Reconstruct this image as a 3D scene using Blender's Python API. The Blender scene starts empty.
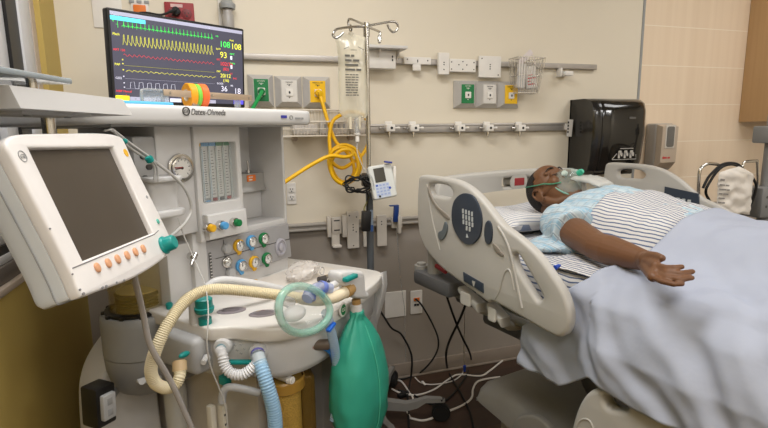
import bpy, bmesh, math, random
from mathutils import Vector, Matrix
random.seed(7)
SC = bpy.context.scene
COL = SC.collection
R_ = math.radians

# ------------------------------------------------------------------ camera
FPX = 496.0
PIT, YAW, ROL = R_(-9.476), R_(17.37), R_(-0.75)
CAM = Vector((0, 0, 1.39))
FWD = Vector((math.sin(YAW) * math.cos(PIT), math.cos(YAW) * math.cos(PIT), math.sin(PIT)))
_r = Vector((math.cos(YAW), -math.sin(YAW), 0)); _u = _r.cross(FWD)
RGT = _r * math.cos(ROL) + _u * math.sin(ROL)
UPV = _u * math.cos(ROL) - _r * math.sin(ROL)
cd = bpy.data.cameras.new('camera'); cam = bpy.data.objects.new('camera', cd); COL.objects.link(cam)
cd.sensor_width = 36.0; cd.lens = 36.0 * FPX / 768.0; cd.clip_start = 0.02
cam.matrix_world = Matrix(((RGT.x, UPV.x, -FWD.x, CAM.x), (RGT.y, UPV.y, -FWD.y, CAM.y), (RGT.z, UPV.z, -FWD.z, CAM.z), (0, 0, 0, 1)))
SC.camera = cam

# ------------------------------------------------ survey: sight lines met with real planes
def ray(x, y): return FWD + RGT * ((x - 384) / FPX) - UPV * ((y - 214) / FPX)
def onY(x, y, Y): d = ray(x, y); return CAM + d * ((Y - CAM.y) / d.y)
def onX(x, y, X): d = ray(x, y); return CAM + d * ((X - CAM.x) / d.x)
def onZ(x, y, Z): d = ray(x, y); return CAM + d * ((Z - CAM.z) / d.z)
def onP(x, y, p, n):
    d = ray(x, y); return CAM + d * ((Vector(p) - CAM).dot(n) / d.dot(n))
class Frame:
    """a turned set of axes about the vertical: x right, y back"""
    def __init__(s, deg): s.t = R_(deg); s.m = Matrix.Rotation(s.t, 3, 'Z'); s.i = s.m.transposed()
    def w(s, p): return s.m @ Vector(p)
    def l(s, p): return s.i @ Vector(p)
    def y(s, px, py, c): return s.l(onP(px, py, s.w((0, c, 0)), s.w((0, 1, 0))))
    def x(s, px, py, c): return s.l(onP(px, py, s.w((c, 0, 0)), s.w((1, 0, 0))))
    def z(s, px, py, c): return s.l(onZ(px, py, c))
W0 = Frame(0)

# ------------------------------------------------------------------ materials
def lin(c):
    c = c / 255.0
    return c / 12.92 if c <= 0.04045 else ((c + 0.055) / 1.055) ** 2.4
def rgb(c): return (lin(c[0]), lin(c[1]), lin(c[2]), 1)
MATS = {}
def mat(name, c, rough=0.5, metal=0.0, var=0.04, scale=18.0, bump=0.0, bscale=200.0, emit=0.0, trans=0.0, alpha=1.0, coat=0.0, sss=0.0, ior=1.45):
    if name in MATS: return MATS[name]
    m = bpy.data.materials.new(name); m.use_nodes = True; nt = m.node_tree; b = nt.nodes['Principled BSDF']
    b.inputs['Roughness'].default_value = rough; b.inputs['Metallic'].default_value = metal
    b.inputs['IOR'].default_value = ior
    if var > 0:
        tc = nt.nodes.new('ShaderNodeTexCoord'); n = nt.nodes.new('ShaderNodeTexNoise'); n.inputs['Scale'].default_value = scale
        n.inputs['Detail'].default_value = 3
        mx = nt.nodes.new('ShaderNodeMix'); mx.data_type = 'RGBA'
        mx.inputs[6].default_value = rgb([v * (1 - var) for v in c]); mx.inputs[7].default_value = rgb([min(255, v * (1 + var)) for v in c])
        nt.links.new(tc.outputs['Object'], n.inputs['Vector']); nt.links.new(n.outputs['Fac'], mx.inputs[0]); nt.links.new(mx.outputs[2], b.inputs['Base Color'])
    else: b.inputs['Base Color'].default_value = rgb(c)
    if bump > 0:
        tc2 = nt.nodes.new('ShaderNodeTexCoord'); n2 = nt.nodes.new('ShaderNodeTexNoise'); n2.inputs['Scale'].default_value = bscale
        bp = nt.nodes.new('ShaderNodeBump'); bp.inputs['Strength'].default_value = bump; bp.inputs['Distance'].default_value = 0.01
        nt.links.new(tc2.outputs['Object'], n2.inputs['Vector']); nt.links.new(n2.outputs['Fac'], bp.inputs['Height']); nt.links.new(bp.outputs[0], b.inputs['Normal'])
    if emit > 0:
        b.inputs['Emission Color'].default_value = rgb(c); b.inputs['Emission Strength'].default_value = emit
    if trans > 0: b.inputs['Transmission Weight'].default_value = trans
    if alpha < 1: b.inputs['Alpha'].default_value = alpha
    if coat > 0: b.inputs['Coat Weight'].default_value = coat
    if sss > 0:
        b.inputs['Subsurface Weight'].default_value = sss; b.inputs['Subsurface Scale'].default_value = 0.01
    MATS[name] = m; return m

# ------------------------------------------------------------------ things, parts
OFF = {}
def tagp(o, label=None, cat=None, group=None, kind=None):
    if label: o['label'] = label
    if cat: o['category'] = cat
    if group: o['group'] = group
    if kind: o['kind'] = kind
    return o
def thing(name, label, cat, off=(0, 0, 0), frame=W0, group=None, kind=None):
    o = bpy.data.objects.new(name, None); COL.objects.link(o); o.empty_display_size = 0.05
    off = Vector(off); o.location = frame.w(off); o.rotation_euler = (0, 0, frame.t)
    OFF[o.name] = off.copy()
    return tagp(o, label, cat, group, kind)
def finish(me, angle=38):
    me.polygons.foreach_set('use_smooth', [True] * len(me.polygons))
    try: me.set_sharp_from_angle(angle=R_(angle))
    except Exception: pass
def put(me, name, mats, parent=None, off=None, frame=W0, angle=38):
    """link a mesh whose vertices are in frame coordinates"""
    if not isinstance(mats, (list, tuple)): mats = [mats]
    for m in mats: me.materials.append(m)
    finish(me, angle)
    o = bpy.data.objects.new(name, me); COL.objects.link(o)
    if parent is not None:
        ofs = OFF[parent.name]; o.parent = parent; OFF[o.name] = ofs
        me.transform(Matrix.Translation(-ofs))
    else:
        if off is None:
            xs = [v.co for v in me.vertices]
            off = Vector(((min(v.x for v in xs) + max(v.x for v in xs)) / 2, (min(v.y for v in xs) + max(v.y for v in xs)) / 2, min(v.z for v in xs)))
        off = Vector(off); OFF[o.name] = off
        me.transform(Matrix.Translation(-off)); o.location = frame.w(off); o.rotation_euler = (0, 0, frame.t)
    return o
def dup(o, parent=None):
    c = o.copy(); COL.objects.link(c); c.parent = parent
    OFF[c.name] = OFF[o.name]
    for ch in list(o.children): dup(ch, c)
    return c
def rotm(rot): 
    from mathutils import Euler
    return Euler(rot).to_matrix().to_4x4() if rot else Matrix.Identity(4)
def axis_m(d):
    d = Vector(d).normalized(); q = Vector((0, 0, 1)).rotation_difference(d); return q.to_matrix().to_4x4()
def smooth_path(pts, k=6, closed=False):
    P = [Vector(p) for p in pts]; n = len(P); out = []
    if n < 3: return P
    rng = n if closed else n - 1
    for i in range(rng):
        if closed: a, b, c, d = P[i - 1], P[i], P[(i + 1) % n], P[(i + 2) % n]
        else: a, b, c, d = P[max(i - 1, 0)], P[i], P[i + 1], P[min(i + 2, n - 1)]
        for j in range(k):
            t = j / k
            out.append(0.5 * ((2 * b) + (c - a) * t + (2 * a - 5 * b + 4 * c - d) * t * t + (3 * b - a - 3 * c + d) * t ** 3))
    if not closed: out.append(P[-1])
    return out
def resample(P, step):
    out = [P[0].copy()]; acc = 0
    for a, b in zip(P, P[1:]):
        L = (b - a).length
        if L < 1e-9: continue
        t = step - acc
        while t <= L:
            out.append(a + (b - a) * (t / L)); t += step
        acc = L - (t - step)
    return out
class MB:
    def __init__(s): s.bm = bmesh.new(); s.mi = 0
    def _add(s, b, mtx=None):
        me = bpy.data.meshes.new('t')
        for f in b.faces: f.material_index = s.mi
        if mtx is not None: b.transform(mtx)
        b.to_mesh(me); b.free(); s.bm.from_mesh(me); bpy.data.meshes.remove(me); return s
    def box(s, c, d, rot=None, bev=0.0, seg=2, taper=None):
        b = bmesh.new(); bmesh.ops.create_cube(b, size=1)
        for v in b.verts:
            k = 1.0
            if taper and v.co.z > 0: v.co.x *= taper[0]; v.co.y *= taper[1]
            v.co = Vector((v.co.x * d[0], v.co.y * d[1], v.co.z * d[2]))
        if bev > 0: bmesh.ops.bevel(b, geom=b.edges[:], offset=bev, segments=seg, affect='EDGES', profile=0.5)
        return s._add(b, Matrix.Translation(Vector(c)) @ rotm(rot))
    def span(s, a, b, bev=0.0, seg=2):
        a, b = Vector(a), Vector(b)
        return s.box((a + b) / 2, [abs(b[i] - a[i]) for i in range(3)], bev=bev, seg=seg)
    def cyl(s, p0, p1, r0, r1=None, n=20, bev=0.0):
        p0, p1 = Vector(p0), Vector(p1); r1 = r0 if r1 is None else r1
        b = bmesh.new(); L = (p1 - p0).length
        bmesh.ops.create_cone(b, cap_ends=True, segments=n, radius1=r0, radius2=r1, depth=L)
        if bev > 0:
            es = [e for e in b.edges if abs(e.verts[0].co.z - e.verts[1].co.z) < 1e-6]
            bmesh.ops.bevel(b, geom=es, offset=bev, segments=2, affect='EDGES')
        return s._add(b, Matrix.Translation((p0 + p1) / 2) @ axis_m(p1 - p0))
    def sph(s, c, r, n=16, rot=None):
        b = bmesh.new(); bmesh.ops.create_uvsphere(b, u_segments=n, v_segments=max(6, n * 2 // 3), radius=1)
        if not hasattr(r, '__len__'): r = (r, r, r)
        return s._add(b, Matrix.Translation(Vector(c)) @ rotm(rot) @ Matrix.Diagonal((r[0], r[1], r[2], 1)))
    def lathe(s, prof, c=(0, 0, 0), ax=(0, 0, 1), n=28, sx=1.0, sy=1.0, mtx=None):
        b = bmesh.new(); rings = []
        for r, z in prof:
            if r < 1e-6: rings.append([b.verts.new((0, 0, z))])
            else: rings.append([b.verts.new((r * sx * math.cos(2 * math.pi * i / n), r * sy * math.sin(2 * math.pi * i / n), z)) for i in range(n)])
        for A, B in zip(rings, rings[1:]):
            for i in range(n):
                j = (i + 1) % n
                if len(A) == 1 and len(B) == 1: continue
                if len(A) == 1: b.faces.new((A[0], B[i], B[j]))
                elif len(B) == 1: b.faces.new((A[i], A[j], B[0]))
                else: b.faces.new((A[i], A[j], B[j], B[i]))
        bmesh.ops.recalc_face_normals(b, faces=b.faces[:])
        return s._add(b, mtx if mtx is not None else Matrix.Translation(Vector(c)) @ axis_m(ax))
    def tube(s, pts, r, n=8, closed=False, k=0, caps=True):
        P = smooth_path(pts, k, closed) if k else [Vector(p) for p in pts]
        m = len(P); b = bmesh.new(); rings = []; up = None
        for i, p in enumerate(P):
            if closed: t = P[(i + 1) % m] - P[i - 1]
            else: t = P[min(i + 1, m - 1)] - P[max(i - 1, 0)]
            if t.length < 1e-9: t = Vector((0, 0, 1))
            t.normalize()
            if up is None:
                up = Vector((0, 0, 1)) if abs(t.z) < 0.9 else Vector((1, 0, 0))
            up = up - t * up.dot(t)
            if up.length < 1e-6: up = t.orthogonal()
            up.normalize(); sd = t.cross(up)
            rr = r(i / max(1, m - 1)) if callable(r) else (r[i] if hasattr(r, '__len__') else r)
            rings.append([b.verts.new(p + up * (rr * math.cos(2 * math.pi * q / n)) + sd * (rr * math.sin(2 * math.pi * q / n))) for q in range(n)])
        rg = m if closed else m - 1
        for i in range(rg):
            A, B = rings[i], rings[(i + 1) % m]
            for q in range(n): b.faces.new((A[q], A[(q + 1) % n], B[(q + 1) % n], B[q]))
        if caps and not closed:
            b.faces.new(rings[0]); b.faces.new(rings[-1])
        bmesh.ops.recalc_face_normals(b, faces=b.faces[:])
        return s._add(b)
    def grid(s, f, nu, nv, thick=0.0, cu=False):
        b = bmesh.new(); g = [[b.verts.new(f(i / nu, j / nv)) for j in range(nv + 1)] for i in range(nu + (0 if cu else 1))]
        for i in range(nu):
            for j in range(nv): b.faces.new((g[i][j], g[(i + 1) % len(g)][j], g[(i + 1) % len(g)][j + 1], g[i][j + 1]))
        bmesh.ops.recalc_face_normals(b, faces=b.faces[:])
        if thick:
            bmesh.ops.solidify(b, geom=b.faces[:], thickness=thick)
        return s._add(b)
    def loft(s, rings, caps=True, closed=False):
        b = bmesh.new(); vs = [[b.verts.new(p) for p in r] for r in rings]
        m = len(vs)
        for i in range(m if closed else m - 1):
            A, B = vs[i], vs[(i + 1) % m]
            for q in range(len(A)): b.faces.new((A[q], A[(q + 1) % len(A)], B[(q + 1) % len(A)], B[q]))
        if caps and not closed: b.faces.new(vs[0]); b.faces.new(vs[-1])
        bmesh.ops.recalc_face_normals(b, faces=b.faces[:])
        return s._add(b)
    def add(s, me, mtx=None):
        b = bmesh.new(); b.from_mesh(me); bpy.data.meshes.remove(me); return s._add(b, mtx)
    def plate(s, outline, mtx, th, bev=0.0, holes=(), res=2):
        """outline in 2D, extruded by th about its plane, edges rounded; mtx takes (x,y,z) to place"""
        cu = bpy.data.curves.new('t', 'CURVE'); cu.dimensions = '2D'; cu.fill_mode = 'BOTH'
        cu.extrude = max(0.0, th / 2 - bev); cu.bevel_depth = bev; cu.bevel_resolution = res; cu.offset = -bev
        for pl in [outline] + list(holes):
            sp = cu.splines.new('POLY'); sp.points.add(len(pl) - 1); sp.use_cyclic_u = True
            for q, p in zip(sp.points, pl): q.co = (p[0], p[1], 0, 1)
        o = bpy.data.objects.new('t', cu); me = bpy.data.meshes.new_from_object(o)
        bpy.data.objects.remove(o); bpy.data.curves.remove(cu)
        b = bmesh.new(); b.from_mesh(me); bpy.data.meshes.remove(me)
        bmesh.ops.remove_doubles(b, verts=b.verts[:], dist=1e-5); bmesh.ops.recalc_face_normals(b, faces=b.faces[:])
        return s._add(b, mtx)
    def text(s, body, size, mtx, align='LEFT', ext=0.0004, shear=0.0, sx=1.0):
        cu = bpy.data.curves.new('t', 'FONT'); cu.body = body; cu.size = size; cu.extrude = ext; cu.align_x = align; cu.shear = shear
        o = bpy.data.objects.new('t', cu); me = bpy.data.meshes.new_from_object(o); bpy.data.objects.remove(o); bpy.data.curves.remove(cu)
        return s.add(me, mtx @ Matrix.Diagonal((sx, 1, 1, 1)))
    def mesh(s):
        me = bpy.data.meshes.new('m'); s.bm.to_mesh(me); s.bm.free(); return me
    def build(s, name, mats, parent=None, off=None, frame=W0, angle=38):
        return put(s.mesh(), name, mats, parent, off, frame, angle)
def print_line(b, pattern, size, mtx):
    """a line of print too small to read: one mark per word, as long as the word"""
    x = 0.0
    for n in pattern:
        w = n * size * 0.5; b.plate([(x, 0), (x + w, 0), (x + w, size * 0.6), (x, size * 0.6)], mtx, 0.0006); x += w + size * 0.35
    return b
def solo(mb, name, mats, label, cat, group=None, frame=W0, off=None, kind=None, angle=38):
    return tagp(mb.build(name, mats, None, off, frame, angle), label, cat, group, kind)
def struct(mb, name, mats, frame=W0, parent=None):
    o = mb.build(name, mats, parent, None if parent else (0, 0, 0), frame)
    o['kind'] = 'structure'; return o
def rrect(w, h, r, n=5, cx=0.0, cy=0.0):
    out = []
    for (sx, sy, a0) in ((1, 1, 0), (-1, 1, 90), (-1, -1, 180), (1, -1, 270)):
        for i in range(n + 1):
            a = R_(a0 + 90 * i / n); out.append((cx + sx * (w / 2 - r) + r * math.cos(a), cy + sy * (h / 2 - r) + r * math.sin(a)))
    return out
def ell(w, h, n=32, cx=0.0, cy=0.0): return [(cx + w / 2 * math.cos(2 * math.pi * i / n), cy + h / 2 * math.sin(2 * math.pi * i / n)) for i in range(n)]
def spline2(pts, k=5, closed=True): return [(p.x, p.y) for p in smooth_path([(a, b, 0) for a, b in pts], k, closed)]
def basis(o, x, y, z=None):
    x = Vector(x).normalized(); y = Vector(y); z = x.cross(y).normalized() if z is None else Vector(z).normalized(); y = z.cross(x).normalized(); o = Vector(o)
    return Matrix(((x.x, y.x, z.x, o.x), (x.y, y.y, z.y, o.y), (x.z, y.z, z.z, o.z), (0, 0, 0, 1)))
def wallm(x, y, z): return basis((x, y, z), (1, 0, 0), (0, 0, 1))     # a panel facing the camera side (-Y): local x right, y up, z towards -Y
def corrugated(pts, r, pitch, depth, n=12):
    P = resample(smooth_path(pts, 14), pitch / 4)
    rr = [r - depth * (0.5 - 0.5 * math.cos(2 * math.pi * i / 4.0)) for i in range(len(P))]
    return P, rr
# ================================================================== SETTING
WY = 2.5; LX = -0.652; RX = 4.3; FY = -3.0; CZ = 2.75
m_cream = mat('cream wall paint', (222, 213, 195), 0.65, var=0.015, scale=3, bump=0.03, bscale=300)
m_taupe = mat('taupe wall paint', (154, 145, 135), 0.6, var=0.02, scale=3)
m_olive = mat('ochre wall paint', (186, 161, 88), 0.6, var=0.03, scale=3)
m_ceil = mat('ceiling tile white', (228, 226, 220), 0.8)
m_trim = mat('grey vinyl rail', (166, 160, 152), 0.4)
m_base = mat('taupe vinyl base', (142, 130, 118), 0.5)
m_white = mat('white painted metal', (226, 222, 216), 0.4)
m_alu = mat('brushed aluminium', (176, 171, 166), 0.38, metal=0.6)
m_steel = mat('polished steel', (205, 203, 200), 0.18, metal=1.0, var=0.02)
m_black = mat('black plastic', (24, 23, 23), 0.4)
m_rubber = mat('black rubber', (20, 20, 20), 0.6)
m_dark = mat('dark charcoal', (52, 52, 54), 0.5)
m_red = mat('red plastic', (150, 42, 48), 0.45)
m_green = mat('medical green', (20, 120, 66), 0.45)
m_yellow = mat('medical yellow', (236, 188, 20), 0.42)
m_greyp = mat('grey plastic', (150, 152, 152), 0.45)
m_orange = mat('orange plastic', (228, 120, 40), 0.45)
m_blue = mat('blue plastic', (34, 70, 170), 0.4)

def floor_mat():
    m = bpy.data.materials.new('dark wood plank vinyl'); m.use_nodes = True; nt = m.node_tree; b = nt.nodes['Principled BSDF']
    tc = nt.nodes.new('ShaderNodeTexCoord'); mp = nt.nodes.new('ShaderNodeMapping'); mp.inputs['Scale'].default_value = (1, 1, 1)
    br = nt.nodes.new('ShaderNodeTexBrick'); br.inputs['Scale'].default_value = 1.0; br.inputs['Brick Width'].default_value = 1.2; br.inputs['Row Height'].default_value = 0.16
    br.inputs['Mortar Size'].default_value = 0.0015
    br.inputs['Color1'].default_value = rgb((82, 60, 46)); br.inputs['Color2'].default_value = rgb((68, 50, 39)); br.inputs['Mortar'].default_value = rgb((40, 29, 24))
    n = nt.nodes.new('ShaderNodeTexNoise'); mp2 = nt.nodes.new('ShaderNodeMapping'); mp2.inputs['Scale'].default_value = (3, 60, 1); n.inputs['Scale'].default_value = 1.5; n.inputs['Detail'].default_value = 6
    mx = nt.nodes.new('ShaderNodeMix'); mx.data_type = 'RGBA'; mx.blend_type = 'MULTIPLY'; mx.inputs[0].default_value = 0.5
    L = nt.links.new
    L(tc.outputs['Object'], mp.inputs[0]); L(mp.outputs[0], br.inputs['Vector']); L(tc.outputs['Object'], mp2.inputs[0]); L(mp2.outputs[0], n.inputs['Vector'])
    L(br.outputs['Color'], mx.inputs[6]); L(n.outputs['Color'], mx.inputs[7]); L(mx.outputs[2], b.inputs['Base Color'])
    b.inputs['Roughness'].default_value = 0.42; return m
def tile_mat():
    m = bpy.data.materials.new('beige streaked wall tile'); m.use_nodes = True; nt = m.node_tree; b = nt.nodes['Principled BSDF']
    tc = nt.nodes.new('ShaderNodeTexCoord'); mp = nt.nodes.new('ShaderNodeMapping'); mp.inputs['Scale'].default_value = (26, 1, 0.4)
    n = nt.nodes.new('ShaderNodeTexNoise'); n.inputs['Scale'].default_value = 1.0; n.inputs['Detail'].default_value = 3
    mx = nt.nodes.new('ShaderNodeMix'); mx.data_type = 'RGBA'; mx.inputs[6].default_value = rgb((222, 200, 174)); mx.inputs[7].default_value = rgb((238, 220, 196))
    sp = nt.nodes.new('ShaderNodeSeparateXYZ'); ml = nt.nodes.new('ShaderNodeMath'); ml.operation = 'MULTIPLY_ADD'; ml.inputs[1].default_value = 1 / 0.232; ml.inputs[2].default_value = -0.6
    fr = nt.nodes.new('ShaderNodeMath'); fr.operation = 'FRACT'; lt = nt.nodes.new('ShaderNodeMath'); lt.operation = 'LESS_THAN'; lt.inputs[1].default_value = 0.02
    m2 = nt.nodes.new('ShaderNodeMix'); m2.data_type = 'RGBA'; m2.inputs[7].default_value = rgb((242, 230, 212))
    L = nt.links.new
    L(tc.outputs['Object'], mp.inputs[0]); L(mp.outputs[0], n.inputs['Vector']); L(n.outputs['Fac'], mx.inputs[0])
    L(tc.outputs['Object'], sp.inputs[0]); L(sp.outputs['Z'], ml.inputs[0]); L(ml.outputs[0], fr.inputs[0]); L(fr.outputs[0], lt.inputs[0])
    L(lt.outputs[0], m2.inputs[0]); L(mx.outputs[2], m2.inputs[6]); L(m2.outputs[2], b.inputs['Base Color']); b.inputs['Roughness'].default_value = 0.35
    return m
struct(MB().span((LX - 0.3, FY, -0.1), (RX, WY + 0.1, 0)), 'floor', floor_mat())
struct(MB().span((LX - 0.3, FY, CZ), (RX, WY + 0.1, CZ + 0.1)), 'ceiling', m_ceil)
CR0, CR1 = 0.891, 0.934
b = MB(); b.span((LX - 0.1, WY, CR0), (2.415, WY + 0.1, CZ)); b.mi = 1; b.span((LX - 0.1, WY, 0), (RX, WY + 0.1, CR0)); b.mi = 2; b.span((2.425, WY, CR0), (RX, WY + 0.1, CZ))
b.mi = 0; b.span((2.415, WY + 0.01, CR0), (2.425, WY + 0.1, CZ))
struct(b, 'wall_back', [m_cream, m_taupe, tile_mat()])
struct(MB().span((RX, FY, 0), (RX + 0.1, WY, CZ)), 'wall_right', m_cream)
struct(MB().span((LX - 0.1, FY - 0.1, 0), (RX + 0.1, FY, CZ)), 'wall_front', m_cream)
struct(MB().span((2.412, WY - 0.004, CR1), (2.428, WY + 0.012, CZ)), 'trim_1', m_greyp)
b = MB(); b.span((LX, WY - 0.022, CR0), (2.9, WY, CR1), bev=0.004); b.span((LX, WY - 0.03, CR0 + 0.004), (2.9, WY - 0.01, CR0 + 0.014), bev=0.003); b.span((LX, WY - 0.03, CR1 - 0.014), (2.9, WY - 0.01, CR1 - 0.004), bev=0.003)
struct(b, 'trim_2', m_trim)
b = MB(); b.span((LX, WY - 0.012, 0), (RX, WY, 0.088), bev=0.004); b.span((LX, WY - 0.02, 0), (RX, WY, 0.012), bev=0.004)
struct(b, 'baseboard_back', m_base)
# left wall with a window set in it
WZ = 0.926; WYE = 2.314; WY0 = 0.2; WZ1 = 2.3
b = MB(); T = 0.16
b.span((LX - T, FY, 0), (LX, WY, WZ)); b.span((LX - T, WYE, WZ), (LX, WY, CZ)); b.span((LX - T, FY, WZ), (LX, WY0, CZ)); b.span((LX - T, WY0, WZ1), (LX, WYE, CZ))
struct(b, 'wall_left', m_olive)
m_wframe = mat('white window frame', (206, 206, 208), 0.4); m_sill = mat('beige sill', (190, 174, 158), 0.5); m_brown = mat('brown grey sash', (104, 96, 90), 0.5)
b = MB(); b.mi = 0
b.span((LX - T, WYE - 0.04, WZ), (LX - 0.02, WYE, WZ1))          # reveal
b.span((LX - T, WY0, WZ), (LX + 0.004, WYE, WZ + 0.022), bev=0.003)
b.mi = 1
b.span((LX - 0.06, WY0, WZ + 0.022), (LX - 0.012, WYE - 0.04, WZ + 0.075), bev=0.004)
b.mi = 2
b.span((LX - 0.07, WYE - 0.15, WZ + 0.075), (LX - 0.022, WYE - 0.04, WZ1), bev=0.004)
b.span((LX - 0.07, WY0, WZ + 0.075), (LX - 0.022, WYE - 0.04, WZ + 0.1), bev=0.004)
b.span((LX - 0.085, WYE - 0.34, WZ + 0.15), (LX - 0.04, WYE - 0.245, WZ1), bev=0.004)
b.span((LX - 0.085, WY0, WZ + 0.125), (LX - 0.04, WYE - 0.245, WZ + 0.155), bev=0.004)
b.mi = 3
b.span((LX - 0.08, WYE - 0.245, WZ + 0.098), (LX - 0.03, WYE - 0.15, WZ1))
b.span((LX - 0.08, WY0, WZ + 0.098), (LX - 0.03, WYE - 0.15, WZ + 0.127))
win = struct(b, 'window_1', [m_sill, m_brown, m_wframe, m_black])
m_glass = mat('window glass', (205, 210, 215), 0.03, var=0, trans=1.0, ior=1.1)
OFF[win.name] = Vector((0, 0, 0))
struct(MB().span((LX - 0.068, WY0, WZ + 0.15), (LX - 0.062, WYE - 0.3, WZ1)), 'pane', m_glass, parent=win)
m_out = mat('neighbouring room wall', (150, 146, 144), 0.8)
struct(MB().span((LX - 1.6, FY, 0), (LX - 1.5, 4.2, CZ)), 'wall_outside', m_out)
b = MB(); b.span((LX - 1.5, FY, -0.1), (LX - T, 4.2, 0)); struct(b, 'floor_outside', mat('grey outside floor', (96, 96, 102), 0.5))
b = MB(); b.span((LX - 1.6, FY, CZ), (LX - T, 4.2, CZ + 0.1)); struct(b, 'ceiling_outside', m_ceil)
b = MB(); b.span((LX - 1.6, 4.2, 0), (LX - T, 4.3, CZ)); struct(b, 'wall_outside_end', m_out)

# ceiling troffers of the room, plus one added to brighten the left wall
def troffer(x, y, e, w=1.2, h=0.6, z=CZ - 0.012, col=(1.0, 0.985, 0.97)):
    l = bpy.data.lights.new('ceiling_lamp', 'AREA'); l.shape = 'RECTANGLE'; l.size = w; l.size_y = h; l.energy = e; l.color = col
    o = bpy.data.objects.new('ceiling_lamp', l); COL.objects.link(o); o.location = (x, y, z)
LIGHTS = [(0.15, 1.15, 33), (2.9, 1.3, 16), (-0.1, -0.8, 26), (0.8, -2.0, 34), (3.2, -1.5, 54)]  # middle entry: fill lamp added behind the camera for the left wall
for x, y, e in LIGHTS: troffer(x, y, e)
troffer(LX - 0.8, 1.5, 6, 0.6, 1.2)
wd = bpy.data.worlds.new('world'); SC.world = wd; wd.use_nodes = True
wd.node_tree.nodes['Background'].inputs[0].default_value = (1, 0.97, 0.93, 1); wd.node_tree.nodes['Background'].inputs[1].default_value = 0.3
SC.view_settings.view_transform = 'Standard'; SC.view_settings.look = 'None'; SC.view_settings.exposure = 0.0; SC.view_settings.gamma = 1.0

# ================================================================== THINGS ON THE BACK WALL
def plate_on_wall(name, label, cat, px0, py0, px1, py1, d=0.006, m=None, group=None, r=0.004, extra=None, y=WY):
    a = onY(px0, py0, y); c = onY(px1, py1, y); w = abs(c.x - a.x); h = abs(a.z - c.z); cx, cz = (a.x + c.x) / 2, (a.z + c.z) / 2
    t = thing(name, label, cat, (cx, y, cz - h / 2), group=group)
    b = MB(); b.plate(rrect(w, h, min(r, w / 3, h / 3)), wallm(cx, y - d / 2 + 0.0005, cz), d, min(0.002, d / 3)); b.build('plate', m or m_white, t)
    if extra: extra(t, cx, cz, w, h, y - d - 0.0005)
    return t
def screws(t, pts, y, r=0.004, m=None):
    for x, z in pts:
        b = MB(); b.cyl((x, y + 0.001, z), (x, y - 0.0015, z), r, n=10); b.build('screw', m or m_greyp, t)
solo(MB().plate([(-.1, -.0143), (2.085, -.0143), (2.085, -.006), (2.085, .0143), (-.1, .0143)], wallm(0, WY - 0.013, 1.742), 0.026, 0.004), 'equipment_rail', m_alu,
     'long upper aluminium equipment rail fixed along the cream back wall', 'rail')
bpy.context.view_layer.update()
r = MB(); r.span((0.62, WY - 0.026, 1.380), (1.896, WY - 0.002, 1.426), bev=0.003); r.span((0.62, WY - 0.03, 1.412), (1.896, WY - 0.02, 1.424), bev=0.003)
solo(r, 'gas_rail', m_alu, 'lower aluminium rail on the back wall carrying five white clamps', 'rail')

# gas outlets
GAS = [(247, 274, 74.5, 107, 'green', 'gas outlets beside the monitor'), (274, 302, 76, 107.5, 'white', 'gas outlets beside the monitor'), (302, 330, 76.5, 108, 'yellow', 'gas outlets beside the monitor'),
       (453, 474.5, 80.5, 108.2, 'green', 'gas outlets below the wire basket'), (474.5, 496, 81, 108.3, 'white', 'gas outlets below the wire basket'), (496, 517, 81.5, 108.5, 'yellow', 'gas outlets below the wire basket')]
GL = ['green gas outlet with green hose plugged in, at right edge of the monitor', 'white vacuum outlet without a hose, between a green-plated and hose-fed yellow outlet', 'yellow gas outlet with the yellow hose plugged in',
      'green gas outlet with empty socket, above the lower rail right of the pole', 'white vacuum outlet left of the hanging wire basket, between unplugged green and yellow ones', 'yellow gas outlet with empty socket, beside the hanging wire basket']
m_bez = mat('satin bezel', (196, 193, 190), 0.35, metal=0.25); m_wpl = mat('white plate', (214, 210, 204), 0.45)
OUT = []
for i, (x0, x1, y0, y1, cl, gp) in enumerate(GAS):
    a = onY(x0, y0, WY); c = onY(x1, y1, WY); w = c.x - a.x; h = a.z - c.z; cx = (a.x + c.x) / 2; cz = (a.z + c.z) / 2
    t = thing('gas_outlet', GL[i], 'gas outlet', (cx, WY, cz - h / 2), group=gp)
    dz = 0.045; b = MB()
    ring = lambda s, sz, y: [(cx - w / 2 * s, y, cz - h / 2 * sz), (cx + w / 2 * s, y, cz - h / 2 * sz), (cx + w / 2 * s, y, cz + h / 2 * sz), (cx - w / 2 * s, y, cz + h / 2 * sz)]
    b.loft([ring(0.985, 0.99, WY - 0.001), ring(0.985, 0.99, WY - 0.012), ring(0.60, 0.70, WY - dz), ring(0.56, 0.66, WY - dz)]); b.build('bezel', m_bez, t, angle=20)
    b = MB(); b.plate(rrect(w * 0.56, h * 0.68, 0.003), wallm(cx, WY - dz - 0.002, cz), 0.004, 0.001)
    b.mi = 1
    for q in range(2): b.text(['OXYGEN', 'PUSH'][q] if cl == 'green' else (['VACUUM', 'PUSH'][q] if cl == 'white' else ['MEDICAL AIR', 'PUSH'][q]), 0.0085, wallm(cx, WY - dz - 0.0045, cz + h * 0.26 - q * 0.011), 'CENTER')
    for q in range(2): b.plate(ell(0.006, 0.006, 10), wallm(cx, WY - dz - 0.0045, cz + h * (0.185, -0.2)[q]), 0.001)
    b.build('plate', [{'green': m_green, 'white': m_wpl, 'yellow': m_yellow}[cl], m_dark if cl != 'green' else m_white], t)
    b = MB(); b.plate(rrect(0.034, 0.034, 0.004), wallm(cx, WY - dz - 0.006, cz - 0.006), 0.006, 0.002); b.mi = 1; b.plate(ell(0.009, 0.013, 14), wallm(cx, WY - dz - 0.0095, cz - 0.006), 0.002)
    b.build('socket', [m_white, m_dark], t)
    OUT.append(Vector((cx, WY - dz - 0.01, cz - 0.006)))

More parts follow.
